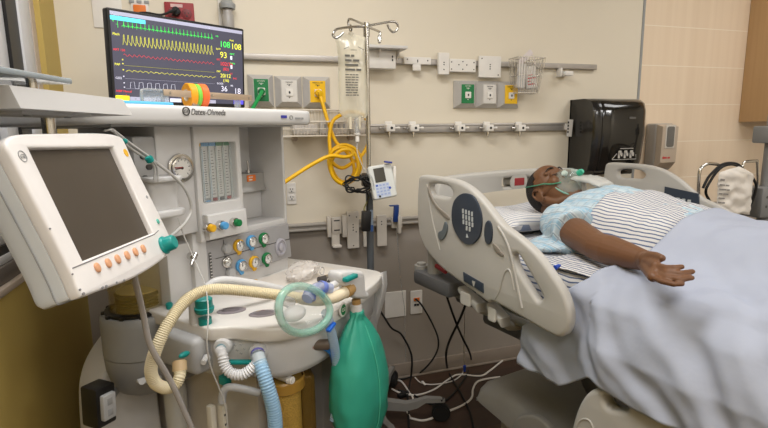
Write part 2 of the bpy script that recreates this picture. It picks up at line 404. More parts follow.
# flat plates on the upper rail
def holes(b, cx, cz, y, pts, r=0.0035):
    for x, z in pts: b.plate(ell(2 * r, 2 * r, 12), wallm(cx + x, y, cz + z), 0.001)
def rail_plate(label, px0, py0, px1, py1, hp, tab=None, d=0.014, m=None, name='mounting_plate', gp='white plates on the upper rail', y=WY - 0.028):
    a = onY(px0, py0, y); c = onY(px1, py1, y); w = c.x - a.x; h = a.z - c.z; cx = (a.x + c.x) / 2; cz = (a.z + c.z) / 2
    b = MB(); b.plate(rrect(w, h, 0.004), wallm(cx, y - d / 2, cz), d, 0.002)
    if tab:
        p = onY(tab[0], tab[1], y); q = onY(tab[2], tab[3], y); b.span((p.x, y - d * 0.9, q.z), (q.x, y - 0.001, p.z), bev=0.002)
    b.mi = 1; holes(b, cx, cz, y - d - 0.0003, [(x * w / 2, z * h / 2) for x, z in hp])
    return solo(b, name, [m or m_white, m_dark], label, 'bracket', gp, off=(cx, y, cz - h / 2))
rail_plate('white T-shaped plate on the upper rail, first right of the shelf bracket', 403, 57, 430, 65, [(-.75, .3), (.75, .1), (0, .1), (0, -.3)], tab=(412, 64, 420, 71))
rail_plate('narrow upright white plate on the upper rail beside the T-shaped one', 437, 53, 447.5, 75, [(0, .1), (0, -.1), (0, -.55)], d=0.022)
rail_plate('low wide white plate with eight holes, middle of the upper rail', 448.5, 59, 474.5, 72.5, [(-.85, .5), (.85, .5), (-.85, -.6), (.85, -.6), (0, .6), (-.3, .1), (.3, .1), (0, -.6)])
rail_plate('squarish white plate on the upper rail, left of the hanging wire basket', 478, 56, 499.5, 78, [(-.75, .75), (.75, -.75), (0, .2), (0, 0), (0, -.2)])
b = MB(); a = onY(562, 71.5, 2.46); c = onY(570, 76, 2.46); b.span((a.x, 2.43, c.z), (c.x, WY, a.z), bev=0.003); b.span((a.x - 0.012, 2.455, c.z - 0.004), (a.x, WY, a.z + 0.02), bev=0.002)
solo(b, 'rail_clip', m_white, 'tiny white block under the right end of the upper rail', 'clip')
# shelf bracket behind the IV pole
t = thing('wall_shelf', 'small pale shelf with boxed bracket behind the IV pole', 'shelf', (0.76, WY, 1.68))
a = onY(363, 55, WY - 0.028); c = onY(393, 70, WY - 0.028)
b = MB(); b.span((a.x, WY - 0.075, c.z), (c.x, WY - 0.027, 1.785), bev=0.004); b.mi = 1
for q in range(2): b.plate(ell(0.008, 0.012, 10), wallm(c.x - 0.018, WY - 0.076, c.z + 0.042 + 0.016 * q), 0.001)
b.build('bracket', [m_white, m_dark], t)
b = MB(); b.span((a.x, WY - 0.13, 1.785), (0.875, WY - 0.03, 1.8), bev=0.003); b.build('shelf_board', mat('shelf grey white', (205, 202, 199), 0.4), t)
for x in (0.74, 0.84):
    b = MB(); b.plate([(0, 0), (0.07, 0), (0.0, -0.05)], basis((x, WY - 0.055, 1.784), (0, -1, 0), (0, 0, 1)), 0.004); b.build('gusset', m_white, t)

# rail clamps on the lower rail
def clamp_at(px, label, gp='white clamps on the lower rail'):
    p = onY(px, 128, WY - 0.05); x, z = p.x, p.z
    t = thing('rail_clamp', label, 'clamp', (x, WY - 0.03, z - 0.02), group=gp)
    b = MB(); b.span((x - 0.024, WY - 0.075, z - 0.018), (x + 0.024, WY - 0.03, z + 0.018), bev=0.005); b.span((x - 0.02, WY - 0.04, z + 0.012), (x + 0.018, WY - 0.028, z + 0.034), bev=0.003)
    b.mi = 1; b.plate(ell(0.014, 0.014, 14), wallm(x + 0.004, WY - 0.0755, z), 0.001); b.build('body', [m_white, m_black], t)
    b = MB(); b.cyl((x - 0.024, WY - 0.05, z), (x - 0.042, WY - 0.05, z), 0.006); b.cyl((x - 0.042, WY - 0.05, z), (x - 0.056, WY - 0.05, z), 0.008, bev=0.002); b.build('fitting', m_steel, t)
    b = MB(); b.cyl((x + 0.024, WY - 0.05, z), (x + 0.05, WY - 0.05, z), 0.005); b.cyl((x + 0.04, WY - 0.05, z), (x + 0.056, WY - 0.05, z), 0.007, bev=0.002); b.build('fitting', m_white, t)
    b = MB(); b.cyl((x - 0.002, WY - 0.05, z - 0.017), (x - 0.002, WY - 0.05, z - 0.034), 0.009); b.cyl((x - 0.002, WY - 0.05, z - 0.034), (x - 0.002, WY - 0.05, z - 0.046), 0.005); b.build('thumb_screw', m_steel, t)
for px, lb in ((389.5, 'first white rail clamp right of the IV pole'), (413.5, 'second white rail clamp right of the IV pole'), (459.5, 'white rail clamp under the green gas outlet without hose'),
               (488, 'white rail clamp under the white vacuum outlet near the wire basket'), (520, 'rightmost white rail clamp, nearest the towel dispenser')): clamp_at(px, lb)
a = onY(567.5, 119, WY - 0.034); c = onY(573.5, 137, WY - 0.034)
b = MB(); b.plate(rrect(0.034, 0.098, 0.003), wallm((a.x + c.x) / 2 - 0.006, WY - 0.036, (a.z + c.z) / 2) @ Matrix.Rotation(R_(-4), 4, 'Z'), 0.004, 0.001); b.span((a.x - 0.012, WY - 0.034, 1.385), (a.x + 0.012, WY + 0.001, 1.42))
b.mi = 1
for q in range(4): b.plate(rrect(0.010, 0.012, 0.001), wallm(a.x + 0.004, WY - 0.0385, a.z - 0.02 - q * 0.018), 0.0006)
solo(b, 'hook_plate', [m_white, m_dark], 'small upright label plate at the right end of the lower rail', 'label plate')

# right wire basket
def wire_basket(name, label, x0, x1, zt, zb, yb, dep, tap, r, m, nx, ny, rows, solidrim=True):
    t = thing(name, label, 'basket', ((x0 + x1) / 2, yb, zb)); b = MB()
    def ringp(k, ins=0):
        s = 1 - tap * (1 - k); cx = (x0 + x1) / 2; w = (x1 - x0) / 2 * s; y1 = yb - 0.004; y0 = yb - dep * (1 - tap * 1.2 * (1 - k)); z = zb + (zt - zb) * k
        return (cx - w, cx + w, y0, y1, z)
    for k in rows:
        a0, a1, c0, c1, z = ringp(k); b.tube([(a0, c0, z), (a1, c0, z), (a1, c1, z), (a0, c1, z)], r * (1.5 if k in (rows[0], rows[-1]) else 1), n=6, closed=True)
    A = ringp(0); B = ringp(1)
    for i in range(nx + 1):
        f = i / nx
        b.tube([(B[0] + (B[1] - B[0]) * f, B[2], B[4]), (A[0] + (A[1] - A[0]) * f, A[2], A[4]), (A[0] + (A[1] - A[0]) * f, A[3], A[4]), (B[0] + (B[1] - B[0]) * f, B[3], B[4])], r, n=5)
    for j in range(1, ny):
        f = j / ny; ya, yb2 = A[2] + (A[3] - A[2]) * f, B[2] + (B[3] - B[2]) * f
        b.tube([(B[0], yb2, B[4]), (A[0], ya, A[4]), (A[1], ya, A[4]), (B[1], yb2, B[4])], r, n=5)
    b.build('wire_mesh', m, t); return t
wb = wire_basket('wire_basket', 'hanging tapered steel wire basket on the upper rail holding white packets', 1.495, 1.662, 1.768, 1.585, WY - 0.03, 0.10, 0.24, 0.0018, m_steel, 10, 6, (0, 0.5, 1))
b = MB()
for x in (1.53, 1.62): b.tube([(x, WY - 0.03, 1.765), (x, WY - 0.02, 1.775), (x, WY - 0.01, 1.77)], 0.003, n=6)
b.build('hook', m_steel, wb)
m_pack = mat('white paper packet', (225, 220, 214), 0.6); m_redp = mat('red print', (190, 70, 70), 0.6)
for i, (x, y, z, w, h, a, lb) in enumerate([(1.545, 2.42, 1.675, 0.055, 0.13, 6, 'white packet standing on the left in the hanging wire basket'), (1.608, 2.425, 1.67, 0.065, 0.12, -7, 'white packet with red print standing on the right in the hanging wire basket')]):
    b = MB(); M_ = Matrix.Translation((x, y, z)) @ Matrix.Rotation(R_(a), 4, 'Y') @ wallm(0, 0, 0)
    b.plate(rrect(w, h, 0.008), M_, 0.02, 0.006); b.mi = 1
    if i: 
        for q in range(4): print_line(b, ((6,), (5, 3), (3,), (7,))[q], 0.0115, M_ @ Matrix.Translation((-0.026, 0.008 - q * 0.016, 0.0102)))
    solo(b, 'packet', [m_pack, m_redp], lb, 'packet', off=(x, y, z - h / 2))
b = MB(); M_ = Matrix.Translation((1.575, 2.43, 1.775)) @ Matrix.Rotation(R_(-42), 4, 'Y') @ wallm(0, 0, 0); b.plate(rrect(0.10, 0.03, 0.006), M_, 0.006, 0.002)
b.tube([(1.585, 2.43, 1.76), (1.605, 2.43, 1.788), (1.63, 2.43, 1.775), (1.635, 2.43, 1.74)], 0.003, n=6, k=5)
solo(b, 'tubing_packet', mat('clear wrapped tubing', (218, 208, 206), 0.4), 'clear packet sticking out of the top of the hanging wire basket', 'packet')

# left wire basket behind the yellow hose (two steps)
bb = thing('wire_basket', 'long white wire basket on the wall behind the yellow hose', 'basket', (0.46, WY, 1.37))
b = MB(); X0, X1 = 0.2, 0.67; zt, zm, zb = 1.495, 1.438, 1.372; yo, ym = WY - 0.10, WY - 0.16
r = 0.0019
for i in range(32):
    x = X0 + (X1 - X0) * i / 31
    b.tube([(x, WY - 0.012, zt), (x, yo, zt), (x, yo, zm), (x, ym, zm - 0.002), (x, ym + 0.02, zb), (x, WY - 0.012, zb)], r, n=5)
for (y, z, s) in ((WY - 0.012, zt, 1.6), (yo, zt, 1.7), (yo, zm, 1.2), (ym, zm, 1.9), (ym + 0.02, zb, 1.7), (WY - 0.012, zb, 1.5), (WY - 0.07, zb, 1), (ym + 0.01, (zm + zb) / 2, 1)):
    b.tube([(X0, y, z), (X1, y, z)], r * s, n=6)
b.build('wire_mesh', mat('white coated wire', (222, 214, 200), 0.45), bb)
for x in (0.32, 0.6):
    b = MB(); b.cyl((x, WY, zb - 0.012), (x, WY - 0.05, zb - 0.012), 0.013, bev=0.003); b.build('knob', mat('beige knob', (176, 160, 144), 0.5), bb)
m_pale = mat('pale wrapped supply', (212, 206, 200), 0.4)
for i, (x, w, h, lb) in enumerate([(0.36, 0.12, 0.05, 'pale wrapped item lying left in the long white wire basket'), (0.50, 0.13, 0.06, 'pale boxed item lying in the middle of the long white wire basket'), (0.62, 0.07, 0.055, 'cream coloured item at the right end of the long white wire basket')]):
    b = MB(); b.box((x, WY - 0.08, zb + 0.006 + h / 2), (w, 0.07, h), rot=(0, 0, R_((4, -3, 6)[i])), bev=0.008, seg=3); b.mi = 1
    for q in range(5 if i == 1 else 0): b.box((x - w / 2 + 0.02 + q * 0.023, WY - 0.117, zb + 0.006 + h * 0.65), (0.012, 0.002, 0.02), rot=(0, 0, R_(-3)))
    solo(b, 'supply_packet', [m_pale, m_greyp], lb, 'packet')

# outlets and plates
def duplex(t, cx, cz, w, h, y):
    for s in (1, -1):
        b = MB(); b.plate(rrect(0.034, 0.028, 0.010), wallm(cx, y - 0.001, cz + s * 0.0195), 0.003, 0.001); b.mi = 1
        for (x, z, a, c) in ((-0.006, 0.004, 0.003, 0.009), (0.006, 0.004, 0.003, 0.007), (0, -0.007, 0.006, 0.006)): b.plate(rrect(a, c, 0.001), wallm(cx + x, y - 0.0028, cz + s * 0.0195 + z), 0.0006)
        b.build('receptacle', [m_white, m_dark], t)
plate_on_wall('wall_outlet', 'white double power outlet on the wall right of the anaesthesia machine', 'power outlet', 286.3, 183, 296.5, 204, extra=duplex)
plate_on_wall('blank_plate', 'square blank white wall plate low on the taupe wall', 'wall plate', 384.5, 292.5, 405.8, 315.5)
def dataport(t, cx, cz, w, h, y):
    b = MB(); b.mi = 0; b.plate(rrect(0.036, 0.018, 0.002), wallm(cx, y - 0.001, cz + 0.018), 0.004, 0.001); b.mi = 1
    for x in (-0.012, 0.012): b.plate(rrect(0.014, 0.012, 0.001), wallm(cx + x * 0.7, y - 0.001, cz - 0.014), 0.003, 0.0008)
    b.build('port', [m_orange, m_dark], t); 
plate_on_wall('data_outlet', 'white data outlet with orange port and black cord plugged in', 'data outlet', 410.3, 291, 422, 312.8, extra=dataport)
plate_on_wall('blank_plate', 'large blank white plate on the wall behind the top left monitor corner', 'wall plate', 90.5, -8, 124, 29)
def devx(t, cx, cz, w, h, y):
    b = MB(); b.plate(rrect(0.05, 0.03, 0.003), wallm(cx, y - 0.001, cz - h * 0.36), 0.006, 0.001); b.build('orange_jack', m_orange, t)
    b = MB(); 
    for q in range(3): b.plate(rrect(0.02, 0.012, 0.002), wallm(cx - 0.03 + q * 0.03, y - 0.001, cz - h * 0.1), 0.003, 0.001)
    b.build('jack', m_greyp, t)
plate_on_wall('data_outlet', 'white data plate with an orange jack above the monitor', 'data outlet', 129, -14, 149, 13, extra=devx)
def redx(t, cx, cz, w, h, y):
    for s in (-1, 1):
        b = MB(); b.plate(ell(0.044, 0.044, 24), wallm(cx + s * 0.03, y - 0.001, cz - 0.005), 0.003, 0.001); b.mi = 1
        for (x, z, a, c) in ((-0.007, 0.004, 0.003, 0.010), (0.007, 0.004, 0.003, 0.008), (0, -0.009, 0.007, 0.006)): b.plate(rrect(a, c, 0.001), wallm(cx + s * 0.03 + x, y - 0.0028, cz - 0.005 + z), 0.0006)
        b.build('receptacle', [mat('dark red plastic', (118, 30, 36), 0.45), m_black], t)
    b = MB(); b.plate(rrect(0.05, 0.014, 0.002), wallm(cx - 0.01, y - 0.0005, cz + h * 0.33), 0.001); b.build('label', mat('pale red label', (214, 178, 176), 0.6), t)
plate_on_wall('emergency_outlet', 'dark red emergency power outlet plate above the monitor', 'power outlet', 164, 2, 195, 24, extra=redx, d=0.01, m=m_red)
pw = onY(176, 11, WY - 0.03)
b = MB(); b.cyl((pw.x, WY - 0.012, pw.z), (pw.x, WY - 0.045, pw.z), 0.019, 0.016, bev=0.003); b.cyl((pw.x, WY - 0.045, pw.z), (pw.x - 0.02, WY - 0.06, pw.z - 0.01), 0.008, 0.006)
b.tube([(pw.x - 0.018, WY - 0.06, pw.z - 0.009), (pw.x - 0.06, WY - 0.07, pw.z - 0.028), (pw.x - 0.13, WY - 0.1, pw.z - 0.03), (pw.x - 0.2, WY - 0.16, pw.z - 0.08), (pw.x - 0.23, WY - 0.2, pw.z - 0.2)], 0.005, k=5)
solo(b, 'plugged_lead', m_rubber, 'black plug and cord in the dark red emergency outlet', 'cord')
# suction regulator above the monitor
t = thing('suction_canister_bracket', 'white bracket with grey pump bottle high on the wall above the monitor', 'bracket', (-0.0, WY, 1.82))
a = onY(216, -20, WY); c = onY(233, 28, WY)
b = MB(); b.span((a.x, WY - 0.012, c.z - 0.02), (c.x, WY + 0.001, a.z), bev=0.003); b.build('backplate', m_white, t)
cx = (a.x + c.x) / 2 + 0.01; zz = c.z
b = MB(); b.lathe([(0.0, 0), (0.024, 0), (0.026, 0.01), (0.027, 0.075), (0.022, 0.082), (0.022, 0.10), (0.0, 0.10)], (cx, WY - 0.045, zz - 0.03)); b.build('bottle', mat('grey bottle', (158, 154, 150), 0.35), t)
b = MB(); b.lathe([(0.0, 0), (0.034, 0), (0.036, 0.01), (0.036, 0.02), (0.022, 0.035), (0.02, 0.16), (0.0, 0.16)], (cx, WY - 0.045, zz + 0.072)); b.build('cap', m_greyp, t)

# brackets on the chair rail
m_off = mat('off white plastic', (205, 198, 188), 0.45)
b = MB(); y = WY - 0.024
for (x0, y0, x1, y1, d) in ((326, 216, 330.5, 236, 0.03), (331, 217, 341, 233, 0.018), (341, 215, 346, 236, 0.03)):
    a = onY(x0, y0, y); c = onY(x1, y1, y); b.span((a.x, y - d, c.z), (c.x, y, a.z), bev=0.003)
a = onY(331, 233, y); c = onY(339.5, 246, y); b.span((a.x, y - 0.014, c.z), (c.x, y, a.z), bev=0.003); b.span((a.x, y - 0.04, c.z), (c.x + 0.004, y, c.z + 0.012), bev=0.003)
b.mi = 1; p = onY(336, 220, y)
for q in range(2): b.plate(rrect(0.03, 0.006, 0.001), wallm(p.x, y - 0.0185, p.z - 0.05 * q), 0.001)
solo(b, 'bottle_bracket', [m_off, m_dark], 'stepped white bottle bracket with a foot, leftmost on the chair rail', 'bracket', 'white brackets on the chair rail')
rail_plate('white upright plate with three centre holes on the chair rail, left of the power brick', 346, 211.5, 358.5, 247, [(-.6, .8), (.6, .7), (0, .3), (0, .15), (0, 0), (.5, -.1), (0, -.85)], m=m_off, gp='white brackets on the chair rail', d=0.02)
rail_plate('narrow white plate on the chair rail, half hidden behind the black power brick', 362.5, 216, 370.5, 246, [(0, .7), (0, -.7)], m=m_off, gp='white brackets on the chair rail', d=0.012)
rail_plate('white plate with two top holes on the chair rail, just right of the IV pole', 376, 215, 386, 245, [(-.1, .6), (-.1, .42)], m=m_off, gp='white brackets on the chair rail', d=0.02)
p = onY(396, 222, y)
b = MB(); b.span((p.x - 0.03, y - 0.02, p.z - 0.03), (p.x + 0.03, y, p.z + 0.03), bev=0.005); b.span((p.x - 0.004, y - 0.05, p.z - 0.055), (p.x + 0.014, y - 0.012, p.z + 0.04), bev=0.005); b.mi = 1
b.box((p.x - 0.012, y - 0.035, p.z + 0.05), (0.026, 0.02, 0.085), rot=(0, R_(4), 0), bev=0.003); b.box((p.x - 0.022, y - 0.035, p.z + 0.095), (0.05, 0.022, 0.006), bev=0.002)
solo(b, 'tubing_clip', [m_off, mat('navy plastic', (30, 62, 130), 0.4)], 'small white clip with a navy blue tab on the chair rail beside the bed', 'clip')

# towel dispenser
m_smoke = mat('smoky black plastic', (20, 18, 17), 0.22, var=0.1, scale=8, coat=0.4); m_gloss = mat('glossy black plastic', (14, 13, 12), 0.14, coat=0.5)
t = thing('towel_dispenser', 'large black paper towel dispenser on the wall above the bed head', 'towel dispenser', (2.12, WY, 1.13))
TX0, TX1, TZ0, TZ1, TD = 1.93, 2.285, 1.155, 1.555, 0.225
def td_ring(x, k):          # side profile, rounded at the top front
    return [(x, WY - 0.001, TZ0), (x, WY - TD * 0.86 * k, TZ0), (x, WY - TD * 0.93 * k, TZ0 + 0.06), (x, WY - TD * k, TZ0 + 0.2), (x, WY - TD * 0.99 * k, TZ1 - 0.07), (x, WY - TD * 0.93 * k, TZ1 - 0.028), (x, WY - TD * 0.8 * k, TZ1 - 0.008), (x, WY - TD * 0.6 * k, TZ1), (x, WY - 0.001, TZ1)]
b = MB(); b.loft([td_ring(TX0 + 0.004, 0.80), td_ring(TX0 + 0.001, 0.85), td_ring(TX0 + 0.0, 0.9), td_ring(TX0 + 0.018, 0.97), td_ring(TX0 + 0.05, 0.99)]); b.build('side_cover', m_smoke, t, angle=50)
b = MB(); b.loft([td_ring(TX0 + 0.045, 1.0), td_ring(TX0 + 0.055, 1.03), td_ring(TX0 + 0.12, 1.045), td_ring(TX1 - 0.1, 1.045), td_ring(TX1 - 0.04, 1.02), td_ring(TX1 - 0.012, 0.97), td_ring(TX1, 0.88)]); b.build('front_cover', m_gloss, t, angle=50)
yy = WY - TD * 1.045
b = MB(); b.plate(rrect(0.045, 0.012, 0.004), wallm(2.165, yy - 0.0005, 1.445), 0.004, 0.001); b.build('latch_window', mat('grey window', (92, 90, 88), 0.2), t)
b = MB(); cx, cz = 2.135, 1.238
b.tube([(cx - 0.085, yy + 0.008, cz - 0.02), (cx - 0.07, yy + 0.004, cz), (cx - 0.06, yy + 0.001, cz + 0.012)], 0.0018, n=5, k=4); b.tube([(cx - 0.085, yy + 0.006, cz - 0.022), (cx + 0.08, yy + 0.006, cz - 0.022), (cx + 0.072, yy + 0.002, cz + 0.004)], 0.0018, n=5)
for q in range(3):
    x = cx - 0.04 + q * 0.04
    b.plate(rrect(0.02, 0.024, 0.005), wallm(x, yy + 0.001, cz + 0.016), 0.003); b.plate(rrect(0.012, 0.03, 0.003), wallm(x - 0.006, yy + 0.001, cz), 0.003); b.plate(rrect(0.01, 0.02, 0.003), wallm(x + 0.012, yy + 0.001, cz + 0.006), 0.003)
b.span((cx - 0.04, yy - 0.001, cz + 0.038), (cx + 0.05, yy + 0.002, cz + 0.041)); b.build('hand_symbol', mat('pale print', (190, 186, 180), 0.5), t)
b = MB(); b.span((TX0 + 0.05, WY - 0.17, TZ0 - 0.03), (TX1 - 0.03, WY - 0.02, TZ0 + 0.01), bev=0.01); b.build('outlet_chute', m_gloss, t)

# soap dispenser
t = thing('soap_dispenser', 'grey and beige wall soap dispenser right of the towel dispenser', 'soap dispenser', (2.6, WY, 1.13))
SX0, SX1, SZ0, SZ1 = 2.495, 2.63, 1.13, 1.415
b = MB(); b.span((SX0, WY - 0.085, SZ0), (SX1, WY - 0.001, SZ1), bev=0.012, seg=3); b.build('body', mat('dispenser grey', (172, 166, 160), 0.4), t)
b = MB(); b.loft([[(SX0 + 0.004, WY - 0.084, SZ0 + 0.01), (SX1 - 0.004, WY - 0.084, SZ0 + 0.01), (SX1 - 0.004, WY - 0.084, SZ1 - 0.006), (SX0 + 0.004, WY - 0.084, SZ1 - 0.006)],
                  [(SX0 + 0.008, WY - 0.122, SZ0 + 0.05), (SX1 - 0.008, WY - 0.122, SZ0 + 0.05), (SX1 - 0.008, WY - 0.125, SZ1 - 0.02), (SX0 + 0.008, WY - 0.125, SZ1 - 0.02)]]); b.build('front_cover', mat('dispenser beige', (186, 170, 152), 0.4), t)
b = MB(); b.mi = 1; b.plate(rrect(0.072, 0.14, 0.006), wallm((SX0 + SX1) / 2, WY - 0.125, 1.335), 0.004, 0.001); b.mi = 0; b.plate(rrect(0.056, 0.122, 0.012), wallm((SX0 + SX1) / 2, WY - 0.128, 1.335), 0.003, 0.001); b.build('window', [mat('dark window', (108, 106, 102), 0.15), m_off], t)
b = MB(); print_line(b, (2, 2), 0.018, wallm((SX0 + SX1) / 2 - 0.03, WY - 0.1235, 1.203)); b.plate(ell(0.016, 0.016, 12), wallm(SX0 + 0.03, WY - 0.1235, 1.209), 0.001)
b.build('red_print', m_redp, t)

# wall cabinet at the right edge
t = thing('wall_cabinet', 'light oak wall cabinet high at the right edge', 'cabinet', (3.6, WY, 1.42))
def wood_mat():
    m = bpy.data.materials.new('light oak laminate'); m.use_nodes = True; nt = m.node_tree; b = nt.nodes['Principled BSDF']
    tc = nt.nodes.new('ShaderNodeTexCoord'); mp = nt.nodes.new('ShaderNodeMapping'); mp.inputs['Scale'].default_value = (40, 40, 1.2)
    n = nt.nodes.new('ShaderNodeTexNoise'); n.inputs['Scale'].default_value = 1.4; n.inputs['Detail'].default_value = 4
    mx = nt.nodes.new('ShaderNodeMix'); mx.data_type = 'RGBA'; mx.inputs[6].default_value = rgb((186, 150, 106)); mx.inputs[7].default_value = rgb((202, 168, 124))
    L = nt.links.new; L(tc.outputs['Object'], mp.inputs[0]); L(mp.outputs[0], n.inputs['Vector']); L(n.outputs['Fac'], mx.inputs[0]); L(mx.outputs[2], b.inputs['Base Color']); b.inputs['Roughness'].default_value = 0.4
    return m
m_oak = wood_mat()
b = MB(); b.span((3.268, 2.15, 1.42), (4.2, WY - 0.001, 2.3), bev=0.002); b.build('body', m_oak, t)
for x in (3.5, 3.965):
    b = MB(); b.span((x - 0.225, 2.13, 1.425), (x + 0.225, 2.15, 2.295), bev=0.002); d = b.build('door', m_oak, t)
    b = MB(); b.tube([(x + 0.18, 2.13, 1.48), (x + 0.18, 2.1, 1.48), (x + 0.18, 2.1, 1.6), (x + 0.18, 2.13, 1.6)], 0.005); b.build('handle', m_steel, d)
# ================================================================== BED (frame turned 12.6 degrees)
B = Frame(12.6)
from mathutils import noise as NZ
def nz(x, y, z, s=1.0): return NZ.noise(Vector((x * s, y * s, z * s)))
NRX, FRX = 1.056, 2.14           # planes of the two side rails
MX0, MX1, MZ0, MZ1 = 1.145, 2.05, 0.79, 0.985
MY0, MY1 = -0.5, 1.60
m_bed = mat('bed plastic warm grey', (178, 175, 169), 0.42, var=0.015); m_bed2 = mat('bed frame grey', (150, 148, 144), 0.45); m_bed3 = mat('bed dark grey', (92, 92, 93), 0.5)
m_keyp = mat('slate key panel', (52, 60, 72), 0.35); m_groove = mat('taupe groove', (138, 130, 120), 0.5); m_bedbase = mat('base cover grey', (146, 144, 139), 0.45)
bed = thing('hospital_bed', 'grey hospital bed with moulded side rails in which the patient lies', 'bed', (1.6, 0.6, 0), B)
def railm(x): return basis((x, 0, 0), (0, -1, 0), (0, 0, 1), (-1, 0, 0))      # 2D (-y, z) -> rail plane, facing the near side
def rp(px, py, x=NRX): q = B.x(px, py, x); return (-q.y, q.z)
RAIL = [(421.5, 181), (422.5, 176.5), (426, 174.8), (437.5, 176), (451, 178), (462.5, 181.3), (475, 189), (487.5, 201.5), (497.5, 214.5), (507, 225.5), (520, 235), (532.5, 245.5), (542.5, 256), (555, 273), (566, 290), (572, 306), (573.5, 320), (571, 330), (566, 335.3), (558, 335.2),
        (540, 325.5), (520, 314), (497, 301.5), (491, 301.8), (478, 292), (462, 280.7), (447, 269.5), (437, 259.5), (429, 249), (424, 238), (421.3, 227), (420.3, 205)]
SLOT = [(432.5, 187), (435, 184), (444, 184), (452, 186.5), (455.5, 191), (455, 195), (451, 197), (441, 195.5), (434, 194)]
HOLE = [(517, 256), (519.5, 253.5), (523, 255.5), (532, 270), (544, 291), (546, 297), (543, 300), (539.5, 298), (530, 284), (520, 267)]
NRF = NRX - 0.017
def rail(name, x, side, parent, th=0.034):
    o = spline2([rp(*p) for p in RAIL], 4); h1 = spline2([rp(*p) for p in SLOT], 4); h2 = spline2([rp(*p) for p in HOLE], 4)
    b = MB(); b.plate(o, railm(x), th, 0.012, [h1, h2], res=3)
    r = b.build(name, m_bed, parent, frame=B); return r, o, h1, h2
hr, o_, h1_, h2_ = rail('head_side_rail', NRX, 1, bed)
hr['label'] = 'near head-end side rail with keypad'
def onrail(pts, th, m, name, parent, k=4, bev=0.002, out=0.0, x=NRF, raw=False):
    P = [rp(*p, NRF) for p in pts]; P = P if raw else spline2(P, k)
    b = MB(); b.plate(P, railm(x - out), th, bev); return b.build(name, m, parent, frame=B)
onrail([(467.5, 193.3), (475, 197), (481, 209), (482.8, 222), (480.5, 236), (474, 243.5), (467, 244), (460, 238), (454, 226), (452.6, 213), (455, 201), (461, 194.5)], 0.012, m_keyp, 'key_panel', hr)
b = MB()
for i in range(4):
    for j in range(4):
        if (i in (0, 3) and j == 3): continue
        q = B.x(463 + i * 3.0 + j * 0.25, 211 + j * 5.4 + i * 1.0, NRF - 0.0065); b.plate(rrect(0.008, 0.015, 0.002), railm(NRF - 0.0068) @ Matrix.Translation((-q.y, q.z, 0)), 0.0012)
q = B.x(466, 237.5, NRF - 0.0065)
b.plate([(0, 0), (0.012, 0.002), (0.004, 0.014)], railm(NRF - 0.0068) @ Matrix.Translation((-q.y, q.z, 0)), 0.001)
b.build('keys', mat('key grey', (188, 192, 192), 0.5), hr, frame=B)
onrail([(489, 220.3), (492, 224), (493, 232), (492, 241), (489, 244.3), (486, 241), (485, 232), (486, 224)], 0.01, m_keyp, 'small_key_panel', hr)
onrail([(428.5, 186), (432, 196), (438, 206), (448.5, 215), (449, 220), (440, 212), (432, 201), (428.5, 192)], 0.008, m_groove, 'grip_groove', hr, bev=0.002)
onrail([(493.8, 243), (499, 248), (504, 254.5), (502.5, 256), (497, 251.5), (493.8, 247)], 0.008, m_groove, 'grip_groove', hr, bev=0.001)
onrail([(446, 221.5), (448, 225), (447.5, 232), (444.5, 238.5), (441, 240), (439.2, 237), (439.5, 232), (443, 230), (444.5, 225)], 0.012, mat('slate latch', (96, 104, 108), 0.3), 'latch', hr)
onrail([(463.8, 271.8), (483.6, 283.5), (484, 292.8), (464.5, 281)], 0.008, m_keyp, 'angle_label', hr, raw=True, bev=0.001)
b = MB(); q = B.x(473.5, 283.5, NRF - 0.005); b.plate([(-0.008, 0.008), (0.008, 0.008), (0.002, -0.01), (-0.002, -0.01)], railm(NRF - 0.0045) @ Matrix.Translation((-q.y, q.z, 0)), 0.001); b.build('arrow_mark', m_bed, hr, frame=B)
# raised ribs of the rail moulding
b = MB()
def onr(px, py, out=0.0): q = B.x(px, py, NRF); return (NRF - out, q.y, q.z)
b.tube([onr(*p) for p in ((498, 226.5), (504, 236), (509, 248), (513, 264), (517, 284), (522, 308))], 0.0045, n=8, k=5)
b.build('moulding_rib', m_bed, hr, frame=B); b = MB(); b.tube([onr(*p) for p in ((495, 299), (500, 289), (504, 274), (508, 269.5), (511, 274), (514, 290))], 0.003, n=6, k=5)
b.build('moulding_rib', m_bed, hr, frame=B); b = MB(); b.tube([onr(*p) for p in ((427, 184), (429, 200), (433, 222), (440, 250))], 0.003, n=6, k=5)
b.build('moulding_rib', m_bed, hr, frame=B)
# far rail: same moulding mirrored to the other side, with a dark control panel on its inner face
fr, *_ = rail('head_side_rail', FRX, -1, bed); fr['label'] = 'far head-end side rail with dark control panel'
FX = FRX - 0.0175
P = [B.x(x, y, FX) for x, y in ((665, 186.5), (699, 193.5), (700, 209.5), (664, 202))]
b = MB(); b.plate([(-p.y, p.z) for p in P], railm(FX), 0.008, 0.002); b.build('control_panel', m_keyp, fr, frame=B)
b = MB()
for i in range(4):
    q = B.x(673 + i * 5.6, 198.2 + i * 1.0, FX); b.plate(rrect(0.014, 0.014, 0.002), railm(FX - 0.005) @ Matrix.Translation((-q.y, q.z, 0)), 0.001)
b.mi = 1; q = B.x(695, 205.5, FX); b.plate(rrect(0.012, 0.007, 0.002), railm(FX - 0.005) @ Matrix.Translation((-q.y, q.z, 0)), 0.001)
b.build('keys', [mat('key grey', (188, 192, 192), 0.5), m_red], fr, frame=B)
